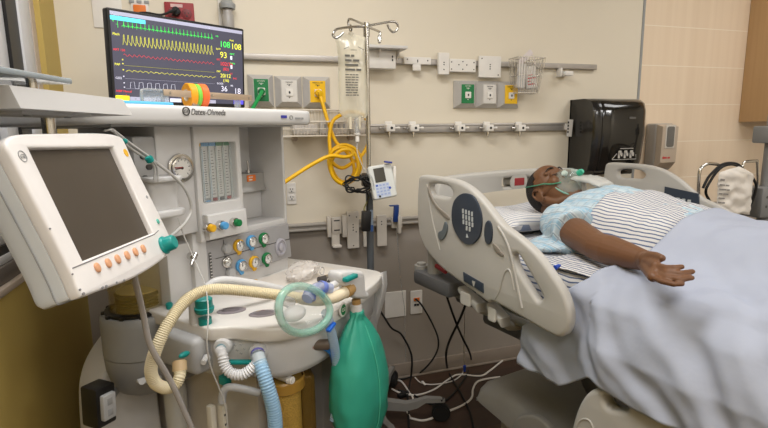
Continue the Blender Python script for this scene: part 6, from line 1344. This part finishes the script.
# coiled black cord and its power brick
b = MB(); pts = []
rr = random.Random(3)
for i in range(64):
    a = i * 0.62; R0 = 0.034 + 0.010 * math.sin(i * 1.3) ; q = onY(356.5, 184, 2.10)
    pts.append(q + Vector(((R0 * 1.35) * math.cos(a) + 0.008 * math.sin(i * 2.1), -0.02 + 0.02 * math.sin(i * 0.9), R0 * math.sin(a) + 0.006 * math.cos(i * 1.7))))
pts += [onY(367, 192, 2.10), onY(368, 200, 2.11), onY(367, 212, 2.11)]
b.tube(pts, 0.0032, n=6, k=3); solo(b, 'coiled_lead', m_rubber, 'tangled black cord hung in a coil beside the infusion pump', 'cord')
b = MB(); q = onY(366, 221, 2.10); b.box(q, (0.042, 0.03, 0.092), rot=(0, R_(4), 0), bev=0.006); b.mi = 1; b.tube([onY(365.5, 213, 2.10), onY(364, 209, 2.10), onY(366.5, 203, 2.11), onY(369, 197, 2.12)], 0.003, n=6, k=4)
solo(b, 'power_brick', [m_black, mat('olive cable', (120, 112, 60), 0.5)], 'black power brick hanging on the IV pole over the chair rail', 'power adapter')
b = MB(); b.tube([onY(396.5, 228, WY - 0.07), onY(398.5, 255, WY - 0.05), onY(400.5, 280, WY - 0.03), onY(404.5, 309, WY - 0.025), onY(405, 340, WY - 0.03), onY(406, 362, WY - 0.03)], 0.0018, n=6, k=5)
solo(b, 'thin_tube', m_clr, 'thin clear tube hanging down the wall from the navy-tabbed clip', 'tube')

# ================================================================== HOSES FROM THE WALL
m_hose = mat('yellow hose rubber', (240, 186, 10), 0.4)
HP = [(318, 91, 2.435), (320.5, 97, 2.40), (324.5, 110, 2.38), (329, 125, 2.36), (336, 142, 2.345), (345, 150, 2.335), (352, 160, 2.33), (354, 172, 2.33), (348, 181, 2.33), (339, 181, 2.33), (331, 172, 2.33), (329, 158, 2.335), (335, 148, 2.33), (346, 145, 2.325), (357, 151, 2.32), (361, 163, 2.32), (357, 176, 2.32), (347, 183, 2.32), (337, 178, 2.318), (331, 165, 2.315), (330, 150, 2.32), (329.5, 135, 2.33), (333, 121, 2.34), (343, 114, 2.36), (355, 112, 2.38), (364, 116, 2.39), (368.5, 127, 2.39), (368, 143, 2.38), (362, 155, 2.36), (352, 163, 2.33), (342, 168, 2.31), (333, 163, 2.305), (331, 154, 2.30), (338, 148, 2.295), (349, 149, 2.29), (356, 156, 2.285), (358, 168, 2.28), (352, 180, 2.28), (343, 184, 2.28), (334, 178, 2.275), (330, 166, 2.27), (334, 155, 2.265), (344, 151, 2.26), (337, 151.5, 2.25), (322, 158, 2.24), (305, 168.5, 2.22), (287, 180.5, 2.19), (272, 191, 2.15)]
# keep the coil smooth: drop the tight reversal
HP = HP[:-6] + [(331, 160, 2.26), (340, 151, 2.25), (350, 150, 2.24), (352, 155, 2.235), (344, 157, 2.235), (330, 156, 2.235), (312, 164.5, 2.225), (290, 178.5, 2.19), (272, 191, 2.15)]
b = MB(); b.tube([onY(*p) for p in HP], 0.0088, n=10, k=6)
o = solo(b, 'gas_hose', m_hose, 'yellow gas hose looped in a coil below the yellow outlet', 'hose')
b = MB(); b.cyl(OUT[2] + Vector((0, 0.012, 0)), OUT[2] + Vector((0.0, -0.03, -0.002)), 0.018, 0.014, n=18, bev=0.003); b.cyl(OUT[2] + Vector((0, -0.03, -0.002)), OUT[2] + Vector((0.004, -0.055, -0.01)), 0.010, n=14); p_ = o
b.build('connector', m_yellow, o)
b = MB(); b.tube([OUT[0] + Vector((0, -0.03, -0.004)), onY(258, 99, 2.37), onY(253, 108, 2.33), onY(248, 118, 2.28), onY(244, 130, 2.25)], 0.0088, n=10, k=6)
o = solo(b, 'gas_hose', mat('green hose rubber', (28, 150, 76), 0.4), 'green gas hose from the green outlet running down behind the machine', 'hose')
b = MB(); b.cyl(OUT[0] + Vector((0, 0.012, 0)), OUT[0] + Vector((0, -0.03, -0.004)), 0.018, 0.013, n=18, bev=0.003); b.build('connector', m_green, o)

# ================================================================== ON THE MACHINE: HOSES, MASK, BAG
def my(px, py, c): return M.y(px, py, c)
CH = [(347, 291, 0.845), (335, 297, 0.85), (318, 300, 0.87), (300, 298, 0.90), (275, 294.5, 0.94), (250, 291.5, 0.98), (228, 289.5, 1.02), (208, 290, 1.06), (192, 296, 1.075), (179, 308, 1.075), (168, 324, 1.07), (159, 342, 1.07), (153, 358, 1.08), (151, 372, 1.09), (155.5, 383, 1.09), (166, 388, 1.09), (175.5, 384.5, 1.09), (179.5, 377, 1.09), (180, 371, 1.10)]
P, rr_ = corrugated([my(*p) for p in CH[2:]], 0.0155, 0.0048, 0.0022)
b = MB(); b.tube(P, rr_, n=14); ch = solo(b, 'breathing_hose', m_cream_h, 'cream corrugated hose arching over the worktop and down the left side', 'hose', frame=M, angle=60)
b = MB(); b.tube([my(*p) for p in CH[:4]], [0.017] * 19, n=18, k=6); 
b.build('elbow', mat('cream cuff', (222, 208, 180), 0.4), ch, frame=M)
b = MB(); b.cyl(my(344.5, 292.5, 0.845), my(350, 289.5, 0.845), 0.019, n=20, bev=0.003); b.cyl(my(349, 290, 0.845), my(352.5, 288, 0.845), 0.015, n=18, bev=0.002); b.build('amber_fitting', mat('amber fitting', (176, 140, 88), 0.3), ch, frame=M)
b = MB(); b.cyl(my(180, 372, 1.10), my(179.5, 360, 1.11), 0.018, n=20, bev=0.003); b.build('cuff', mat('tan cuff', (204, 178, 138), 0.4), ch, frame=M)
def fpp(px, py, o): return fp(px, py, o)
WHP = [PORT[0] + fn * 0.02, fp(222.5, 355, 0.035), fp(225, 366, 0.045), (fp(232, 373.5, 0.05)), fp(242, 374.5, 0.05), fp(250, 370, 0.045), fp(256, 364, 0.04)]
P, rr_ = corrugated(WHP, 0.0155, 0.0075, 0.003); b = MB(); b.tube(P, rr_, n=14); wh = solo(b, 'breathing_hose', mat('white corrugated tube', (218, 218, 220), 0.35), 'short white corrugated tube bridging the two front ports', 'hose', frame=M, angle=60)
BHP = [fp(259.5, 362, 0.035), fp(263, 372, 0.05), fp(267, 385, 0.06), fp(271.5, 400, 0.062), fp(274.5, 415, 0.06), fp(275.5, 432, 0.058), fp(275, 455, 0.05), fp(273, 490, 0.04)]
P, rr_ = corrugated(BHP, 0.0205, 0.0075, 0.0022); b = MB(); b.tube(P, rr_, n=16); bh_ = solo(b, 'breathing_hose', mat('clear hose skin', (176, 212, 236), 0.2, var=0, alpha=0.6), 'clear hose with pale blue ribs hanging from the right front port', 'hose', frame=M, angle=60)
P, rr_ = corrugated(BHP, 0.0165, 0.0075, 0.003); b = MB(); b.tube(P, rr_, n=14); b.build('inner_hose', mat('pale blue hose', (104, 176, 228), 0.35), bh_, frame=M, angle=60)
b = MB(); b.tube([PORT[1] + fn * 0.018, fp(258.5, 356, 0.03), fp(260, 363.5, 0.037)], [0.0175, 0.0178, 0.0185], n=18); b.mi = 1; q = fp(257.7, 353.5, 0.026); b.lathe([(0.0176, -0.004), (0.0186, -0.003), (0.0186, 0.003), (0.0176, 0.004)], q, (fp(259.5, 362, 0.035) - PORT[1]), n=24); b.build('cuff', [mat('clear cuff', (206, 218, 226), 0.25, alpha=0.8), mat('violet ring', (96, 92, 160), 0.35)], bh_, frame=M)
# mask
mk = thing('face_mask', 'clear green anaesthesia face mask resting at the worktop\'s front edge', 'face mask', my(304, 335, 0.83), M)
mc_ = my(304, 310, 0.83); mxa = my(330, 315, 0.83) - my(278, 306, 0.83); mya = my(308, 285, 0.835) - my(300, 336, 0.825)
MKM = basis(mc_, mxa, mya); mrx, mry = mxa.length / 2 - 0.004, mya.length / 2 - 0.006
pts = [MKM @ Vector((mrx * math.cos(a) * (1 + 0.08 * math.sin(a)), mry * math.sin(a), 0.006 * math.cos(2 * a))) for a in [2 * math.pi * i / 40 for i in range(40)]]
b = MB(); b.tube(pts, 0.0105, n=14, closed=True); b.build('cushion', mat('clear green cushion', (150, 206, 188), 0.1, var=0, alpha=0.46, coat=0.8), mk, frame=M, angle=180)
def f_fm(i, j):
    a = 2 * math.pi * i; r = 1 - 0.72 * j ** 1.4; return MKM @ Vector((mrx * r * math.cos(a), mry * r * math.sin(a) + 0.012 * j, -0.004 - 0.045 * j ** 0.7))
b = MB(); b.grid(f_fm, 32, 10, cu=True); b.build('dome', mat('clear mask dome', (214, 226, 224), 0.08, var=0, alpha=0.28, coat=0.6), mk, frame=M, angle=180)
b = MB(); b.cyl(MKM @ Vector((0, 0.012, -0.045)), MKM @ Vector((0.004, 0.02, -0.085)), 0.0155, 0.014, n=20, bev=0.002); b.build('connector', m_clr, mk, frame=M)
b = MB(); b.sph(MKM @ Vector((0.0, -0.012, -0.03)), (0.036, 0.026, 0.020), 18); b.build('inner_cushion', mat('frosted film', (222, 222, 220), 0.3, alpha=0.6), mk, frame=M)
# blue swivel elbow behind the mask and its clear blue hose
q0 = my(318, 286, 0.86)
se = thing('swivel_elbow', 'clear elbow with blue collar between mask and bag mount', 'connector', my(318, 296, 0.86), M)
b = MB(); b.tube([my(330, 289, 0.86), my(322, 287.5, 0.865), my(314, 290, 0.865), my(307, 299, 0.86)], 0.0165, n=16, k=5); b.build('elbow_tube', mat('lilac clear tube', (176, 186, 220), 0.15, alpha=0.55, coat=0.5), se, frame=M)
b = MB(); a_ = my(310, 287, 0.865); b.lathe([(0.018, -0.009), (0.0195, -0.006), (0.0195, 0.006), (0.018, 0.009), (0.018, -0.009)], my(322, 287.6, 0.865), my(330, 289, 0.86) - my(314, 287, 0.865), n=24); b.lathe([(0.0175, -0.004), (0.0195, 0), (0.0175, 0.004), (0.0175, -0.004)], my(309.5, 296, 0.862), my(307, 299, 0.86) - my(314, 290, 0.865), n=24); b.build('blue_collar', mat('clear blue', (120, 140, 214), 0.2, alpha=0.7), se, frame=M)
b = MB(); b.box(my(322.8, 293.5, 0.855), (0.008, 0.012, 0.024), bev=0.002); b.build('blue_clip', mat('clip blue', (40, 110, 220), 0.35), se, frame=M)
CBP = [my(326, 312, 0.86), my(329, 322, 0.865), my(332, 335, 0.87), my(335, 350, 0.875), my(337, 368, 0.88), my(337, 392, 0.885), my(334, 420, 0.89)]
P, rr_ = corrugated(CBP, 0.0145, 0.007, 0.002); b = MB(); b.tube(P, rr_, n=14); cb = solo(b, 'breathing_hose', mat('clear blue hose', (180, 206, 232), 0.2, var=0, alpha=0.5), 'thin clear blue corrugated hose hanging between face mask and green bag', 'hose', frame=M, angle=60)
b = MB(); b.box(my(331, 327, 0.85), (0.036, 0.014, 0.010), rot=(0, R_(-24), 0), bev=0.003); b.build('blue_clip', mat('clip blue', (40, 110, 220), 0.35), cb, frame=M)
b = MB(); b.tube([my(321, 346, 0.905), my(327, 349, 0.90), my(332, 354, 0.895), my(335, 365, 0.90)], 0.0085, n=12, k=5); solo(b, 'gas_tube', mat('bright blue tube', (50, 130, 226), 0.35), 'bright blue tube leaving the brown port below the mask', 'tube', frame=M)
# bag mount (valve head with teal lever) and green reservoir bag
bm_ = thing('bag_mount', 'white valve head with teal lever holding the green reservoir bag', 'valve', my(353, 302, 0.85), M)
b = MB(); hd = spline2([(a_.x, a_.z) for a_ in (my(338, 274, 0.85), my(342, 271, 0.85), my(358, 270.5, 0.85), my(362.5, 274, 0.85), my(364, 290, 0.85), my(367, 292.5, 0.85), my(366.5, 298, 0.85), my(360, 298.5, 0.85), my(352.5, 297.5, 0.85), my(349, 290, 0.85), my(341, 285, 0.85), my(338, 281, 0.85))], 4)
b.plate(hd, mfront(0, 0.865, 0), 0.05, 0.01); b.build('valve_body', m_mw, bm_, frame=M)
b = MB(); a_ = my(348, 277.8, 0.838); b.box((a_.x + 0.004, 0.833, a_.z), (0.056, 0.020, 0.013), rot=(0, R_(-1), 0), bev=0.004); b.build('teal_lever', m_teal2, bm_, frame=M)
b = MB(); b.tube([my(339, 282, 0.86), my(331, 286, 0.862), my(323, 290, 0.865)], 0.0105, n=14, k=4); b.build('side_arm', m_mw, bm_, frame=M)
b = MB(); a_ = my(356, 299, 0.86); c_ = my(356.5, 304, 0.86); b.cyl(a_, c_, 0.014, n=20, bev=0.002); b.build('amber_ring', mat('amber fitting', (176, 140, 88), 0.3), bm_, frame=M)
b = MB(); c2 = my(356.5, 312, 0.86); b.cyl(c_, c2, 0.0175, 0.019, n=22, bev=0.003); b.build('neck', m_mw, bm_, frame=M)
gt = my(356.8, 310, 0.86); gb_z = 0.385
gbag = thing('reservoir_bag', 'large green breathing reservoir bag hanging at the machine\'s right front', 'breathing bag', (gt.x + 0.02, 0.86, gb_z), M)
def gbw(t):      # half width down the bag (0 top, 1 bottom)
    pts_ = [(0, 0.020), (0.03, 0.021), (0.06, 0.033), (0.13, 0.060), (0.23, 0.087), (0.36, 0.108), (0.5, 0.118), (0.64, 0.119), (0.78, 0.110), (0.9, 0.084), (1.0, 0.035)]
    for (a, c), (d, e) in zip(pts_, pts_[1:]):
        if t <= d: k = (t - a) / (d - a); return c + (e - c) * k
    return pts_[-1][1]
rings = []
NB = 40
for i in range(NB + 1):
    t = i / NB; w = gbw(t); dp = w * (1.0 if t < 0.05 else (0.52 + 0.08 * math.sin(t * 3))); zz = gt.z - (gt.z - gb_z) * t; cx = gt.x + 0.012 * t
    ring = []
    for q in range(48):
        a = 2 * math.pi * q / 48; crease = 0.0
        for ac_ in (-95, 90): 
            da = abs((math.degrees(a) - ac_ + 180) % 360 - 180); crease -= 0.005 * math.exp(-(da / 6) ** 2) * min(1, t * 6)
        pl_ = 0.005 * max(0, 1 - t * 4) * math.sin(a * 7) * min(1, t * 14)
        wr = 0.006 * nz(math.cos(a), math.sin(a), t * 2.2, 3.2) * min(1, t * 4) + 0.011 * max(0, t - 0.55) * math.sin(a * 3 + t * 20) 
        r_ = 1 + (crease + pl_ + wr) / max(w, 0.02)
        sg = lambda v: math.copysign(abs(v) ** 0.88, v)
        ring.append((cx + w * r_ * sg(math.cos(a)), 0.86 + dp * r_ * sg(math.sin(a)), zz))
    rings.append(ring)
b = MB(); b.loft(rings); b.build('bag', mat('green bag rubber', (54, 162, 138), 0.45, var=0.03), gbag, frame=M, angle=180)
b = MB(); b.tube([(gt.x + 0.012 * t + gbw(t) * 0.06, 0.86 - gbw(t) * (0.52 + 0.08 * math.sin(t * 3)) - 0.0004, gt.z - (gt.z - gb_z) * t) for t in [0.1 + 0.88 * k / 30 for k in range(31)]], 0.0016, n=6); b.build('seam', mat('light green seam', (86, 192, 164), 0.4), gbag, frame=M)
# clear wrapped mask and small tools on the worktop
ck = MB(); q = M.z(303, 277, 0.872); rnd = random.Random(5)
def f_ck(i, j):
    a = 2 * math.pi * i; r = math.sin(math.pi * (0.04 + 0.92 * j)); s_ = 1 + 0.30 * nz(math.cos(a) * r, math.sin(a) * r, j * 2, 3.1) + 0.14 * nz(math.cos(a) * r, math.sin(a) * r, j * 2, 8)
    return Vector((q.x + 0.065 * r * math.cos(a) * s_ + 0.045 * (j - .5), q.y + 0.05 * r * math.sin(a) * s_, 0.868 + 0.028 - 0.028 * math.cos(math.pi * j) * s_))
ck.grid(f_ck, 30, 16, cu=True); solo(ck, 'wrapped_mask', mat('crinkled clear wrap', (226, 220, 214), 0.15, alpha=0.5, coat=0.6, bump=0.4, bscale=50), 'crinkled clear wrapped packet lying at the back of the worktop', 'packet', frame=M, angle=40)
b = MB(); P0_ = M.z(322, 271, 0.885); b.tube([P0_ + Vector((0.012 * math.cos(t), 0.0, 0.014 * math.sin(t))) for t in [k * 0.5 for k in range(13)]], 0.002, n=6); solo(b, 'clear_loop', m_clr, 'small clear plastic ring beside the wrapped packet on the worktop', 'ring', frame=M, off=(P0_.x, P0_.y, 0.868))
b = MB(); b.cyl(M.z(318, 280, 0.877), M.z(333, 276.5, 0.877), 0.011, 0.010, n=18, bev=0.003); b.mi = 1; b.cyl(M.z(325, 278.3, 0.877), M.z(329, 277.4, 0.877), 0.0118, n=18, bev=0.001)
solo(b, 'laryngoscope_handle', [mat('dark grip', (70, 66, 64), 0.35), m_steel], 'dark cylindrical instrument handle lying on the worktop behind the valve head', 'instrument', frame=M)
b = MB(); b.box(M.z(330, 281.5, 0.878), (0.03, 0.016, 0.014), rot=(0, 0, R_(25)), bev=0.004); solo(b, 'small_clip', m_dark, 'small dark clip lying in front of the dark instrument handle', 'clip', frame=M)
# loose cables and sampling tubes
m_cab = mat('grey cable', (176, 174, 170), 0.4)
for i, (pts_, lb, rr) in enumerate([
    ([(112, 130, 1.08), (120, 136, 1.12), (133, 146, 1.17), (146, 155, 1.20), (158, 164, 1.21), (172, 175, 1.21), (183, 186, 1.21), (190, 200, 1.21), (191, 212, 1.21), (186, 222, 1.2), (178, 230, 1.18), (170, 237, 1.14)], 'grey cable curving past the round gauge to the control wheel', 0.0042),
    ([(113, 131, 1.08), (122, 141, 1.12), (134, 151, 1.16), (146, 158.5, 1.19), (153, 165, 1.2), (155, 173, 1.2), (154, 180, 1.2)], 'grey cable tied with teal clip ending at the white ledge', 0.003),
    ([(104, 131, 1.07), (114, 130.5, 1.09), (125, 140, 1.14), (138, 149, 1.17), (150, 158, 1.19), (157, 168, 1.2), (158, 182, 1.2)], 'thin grey cable beside the tied one above the white ledge', 0.0022)]):
    b = MB(); b.tube([my(*p) for p in pts_], rr, n=8, k=6); cb_ = solo(b, 'cable', m_cab, lb, 'cable', frame=M, group='grey cables behind the display')
    if i == 1:
        b = MB(); b.cyl(my(148, 157, 1.175), my(151, 162, 1.175), 0.010, n=14, bev=0.002); b.build('teal_clip', m_teal2, cb_, frame=M)
        b = MB(); b.cyl(my(123, 140, 1.11), my(126, 143, 1.11), 0.007, n=12, bev=0.002); b.build('teal_clip', m_teal2, cb_, frame=M)
b = MB(); b.tube([my(*p) for p in ((133, 268, 0.98), (136, 284, 1.0), (140, 300, 1.02), (144, 318, 1.03), (148, 338, 1.03), (153.5, 352, 1.03), (163, 368, 1.03), (173, 386, 1.03), (183, 408, 1.03), (193, 432, 1.03), (200, 460, 1.03))], 0.0068, n=10, k=6); solo(b, 'sampling_tube', mat('grey clear tube', (178, 172, 168), 0.2, alpha=0.75), 'grey clear tube falling from below the display past the cream hose', 'tube', frame=M)
b = MB(); b.tube([my(*p) for p in ((178, 218, 1.2), (184, 236, 1.19), (192, 254, 1.17), (199, 270, 1.13), (205, 285, 1.08), (208, 305, 1.0), (208, 325, 0.96), (207, 345, 0.95), (211, 368, 0.95), (219, 388, 0.95), (226, 410, 0.95), (228, 440, 0.95))], 0.0018, n=6, k=6); solo(b, 'sampling_line', m_cab, 'thin grey sampling line running down the front of the worktop', 'tube', frame=M)

# ================================================================== CORDS BELOW
def fl(px, py, z=0.006): return onZ(px, py, z)
def cord(name, pts, r, m, label, k=6):
    b = MB(); b.tube(pts, r, n=8, k=k); return solo(b, name, m, label, 'cord')
m_wcord = mat('white cord', (206, 200, 192), 0.45)
cord('hanging_lead', [onY(379, 309, 2.40), onY(386, 320, 2.43), onY(392, 328.5, 2.44), onY(400, 333, 2.45), onY(405, 340, 2.45), onY(410, 350, 2.45), onY(412, 360, 2.44), fl(411, 377), fl(408, 392), fl(408, 405), fl(409, 428)], 0.0055, m_rubber, 'black cord dropping from behind the machine beside the green bag')
cord('data_lead', [onY(415.5, 299, WY - 0.012), onY(420, 303, WY - 0.04), onY(426, 312, WY - 0.05), onY(433, 325, WY - 0.05), onY(438, 338, WY - 0.05), onY(437.5, 350, WY - 0.05), onY(430, 363, WY - 0.05), fl(418, 374), fl(405, 378.5), fl(390, 380)], 0.005, m_rubber, 'black cord from the orange data port curling down to the floor')
cord('bed_cord', [onY(466, 303, 1.9), onY(462, 314, 1.92), onY(457, 325, 1.95), onY(449, 342, 2.0), onY(446, 355, 2.03), fl(447.5, 368), fl(451, 377), fl(461, 394), fl(470, 413), fl(475, 435)], 0.0055, m_rubber, 'black bed cord crossing behind and running to the front of the floor')
cord('bed_cord', [onY(443.5, 281, 1.85), onY(446.5, 295, 1.87), onY(451, 309, 1.9), onY(457, 325, 1.97), onY(463, 339, 2.03), onY(469, 351, 2.1), fl(471, 361), fl(466, 376), fl(451, 396), fl(436, 404.5), fl(422, 400), fl(412, 394), fl(398, 390)], 0.005, m_rubber, 'black bed cord from the corner bumper looping back to the left')
cord('floor_cord', [fl(390, 379), fl(396, 380), fl(402, 382), fl(409, 392), fl(413, 399), fl(409, 406), fl(407, 411), fl(410, 417)], 0.005, m_wcord, 'white cord with an S bend on the floor beside the green bag')
cord('floor_cord', [fl(392, 389), fl(401, 393), fl(417, 395), fl(434, 389.5), fl(449, 379), fl(459, 374.5), fl(480, 376), fl(490, 370.5), fl(502, 361), fl(514, 353)], 0.005, m_wcord, 'white cord winding over the floor to under the bed')
cord('floor_cord', [fl(500, 377), fl(486, 379), fl(477, 382), fl(473, 389), fl(471.5, 398), fl(463, 405), fl(449, 411), fl(438, 415), fl(430, 419), fl(421, 420.5), fl(410, 418)], 0.0055, m_wcord, 'white cord passing by the caster of the IV pole')
b = MB(); b.tube([onY(464.5, 335, 2.2), onY(464, 350, 2.25), onY(464.3, 365, 2.3), fl(463, 372, 0.02), fl(459, 377), fl(451, 381.5), fl(434, 384.5), fl(421.5, 383), fl(415, 377.5)], 0.0035, n=6, k=6)
o = solo(b, 'thin_tube', m_wcord, 'thin white tube with blue connector coming down behind the bed rail', 'tube')
b = MB(); q = onY(464.6, 368, 2.26); b.cyl(q + Vector((0, 0, 0.014)), q - Vector((0, 0, 0.02)), 0.009, 0.006, n=12, bev=0.001); b.build('blue_connector', m_blue, o)
b = MB(); q = fl(423.7, 384, 0.01); b.box(q + Vector((0, 0, 0.006)), (0.012, 0.045, 0.004), bev=0.001); b.build('tag', m_white, o)
cord('hanging_line', [onY(463, 300, 1.95), onY(464.5, 318, 2.05), onY(464.5, 335, 2.2)], 0.0022, m_wcord, 'thin pale line hanging under the bed rail above the blue connector')
b = MB(); q = fl(402, 395, 0.012); b.box(q, (0.05, 0.03, 0.022), rot=(0, 0, R_(20)), bev=0.006); solo(b, 'cord_plug', m_black, 'black plug lying on the floor beside the green bag', 'plug')

# ================================================================== STAND AT THE RIGHT EDGE
EY = 1.92
st = thing('equipment_stand', 'grey equipment stand with cable rack at the right edge behind the bed', 'stand', (2.78, EY, 0))
sxx = onY(769, 150, EY).x
m_st = mat('stand grey', (142, 142, 142), 0.4)
b = MB(); b.cyl((sxx + 0.02, EY, 0.05), (sxx + 0.02, EY, 1.45), 0.034, n=24); b.build('column', m_st, st)
b = MB(); q0_ = onY(762.5, 126, EY); q1_ = onY(768, 143, EY); b.span((q0_.x, EY - 0.05, q1_.z), (sxx + 0.06, EY + 0.05, q0_.z), bev=0.008); b.build('clamp', m_st, st)
b = MB(); q0_ = onY(752, 187, EY); b.span((q0_.x, EY - 0.06, q0_.z - 0.16), (sxx + 0.10, EY + 0.06, q0_.z), bev=0.008); b.mi = 1
for k in range(2): b.plate(ell(0.014, 0.014, 12), wallm(q0_.x + 0.035, EY - 0.0605, q0_.z - 0.05 - 0.05 * k), 0.001)
b.build('bracket_block', [mat('block grey', (124, 124, 124), 0.4), m_mdk], st)
for a in (20, 92, 164, 236, 308):
    b = MB(); b.tube([(sxx + 0.02, EY, 0.09), (sxx + 0.02 + 0.26 * math.cos(R_(a)), EY + 0.26 * math.sin(R_(a)), 0.075)], [0.028, 0.018], n=12); lg = b.build('leg', m_st, st)
    b = MB(); P_ = Vector((sxx + 0.02 + 0.255 * math.cos(R_(a)), EY + 0.255 * math.sin(R_(a)), 0.035)); ax_ = Vector((-math.sin(R_(a)), math.cos(R_(a)), 0)); b.cyl(P_ - ax_ * 0.015, P_ + ax_ * 0.015, 0.035, n=20, bev=0.004); b.build('caster', m_rubber, lg)
b = MB(); b.tube([onY(*p, EY) for p in ((698.6, 205), (698.6, 184), (700, 170.5), (704, 165.5), (709, 163.7), (717, 164.4), (719, 166))], 0.008, n=10, k=5); b.build('chrome_hoop', m_steel, st)
b = MB(); b.tube([onY(*p, EY) for p in ((741, 167), (743, 165.7), (744, 162.5), (746, 161.6), (756, 161), (757.2, 162), (757.6, 175), (758, 190))], 0.007, n=10, k=3); b.tube([onY(698.6, 205, EY), onY(728, 206, EY), onY(758, 206, EY)], 0.007, n=8); b.build('chrome_rack', m_steel, st)
b = MB()
def lp(pts): return [onY(x, y, EY - dz) for x, y, dz in pts]
b.tube(lp([(703, 188, .03), (708, 178, .03), (714, 171, .03), (721, 165, .03), (729, 163, .03), (737, 164, .02), (742, 168, 0), (746, 172, .0), (750, 175, .02), (754, 180, .03), (756, 188, .03), (750, 205, .02), (735, 215, .0), (718, 210, .0), (708, 198, .01), (706, 190, .04), (711, 180, .04), (717, 171.5, .04), (724, 166, .04), (733, 164.5, .03), (740, 167, .01)]), 0.0065, n=8, k=6)
solo(b, 'cable_coil', m_rubber, 'coil of black cables hung on the chrome rack at the right edge', 'cable')
bgp = [onY(x, y, EY - 0.055) for x, y in ((716, 172), (737, 166), (751, 168.5), (748, 178), (747, 214), (713, 214))]
def f_pb(sg):
    def f(i, j):
        L_ = bgp[0].lerp(bgp[5], j); R0_ = (bgp[2] if j > 0.12 else bgp[1].lerp(bgp[2], j / 0.12)).lerp(bgp[4], j); p = L_.lerp(R0_, i); k = max(0, (1 - (2 * i - 1) ** 4) * (1 - (2 * j - 1) ** 6)) ** 0.5
        return Vector((p.x + 0.008 * nz(i, j * 4, 1, 3), EY - 0.07 - sg * (0.014 * k + 0.012 * k * nz(i * 2, j * 2.5, sg, 2.2)), p.z + 0.006 * nz(i * 3, j, 4, 2)))
    return f
b = MB(); b.grid(f_pb(1), 24, 30); b.grid(f_pb(-1), 24, 30); bmesh.ops.remove_doubles(b.bm, verts=b.bm.verts[:], dist=1e-4)
b.mi = 1; q = onY(720, 181, EY - 0.09)
for k, t_ in enumerate(((3,), (6, 4), (8, 3), (4, 6), (7,), (4, 3))): print_line(b, t_, 0.020 if k == 0 else 0.012, basis((q.x, EY - 0.0905, q.z - 0.022 * k), (1, 0, -0.12), (0, 0, 1)))
ob = solo(b, 'plastic_bag', [mat('white printed bag', (222, 216, 208), 0.35, bump=0.3, bscale=24), mat('grey print', (140, 136, 132), 0.6)], 'white printed plastic bag hanging from the chrome rack at the right edge', 'bag')
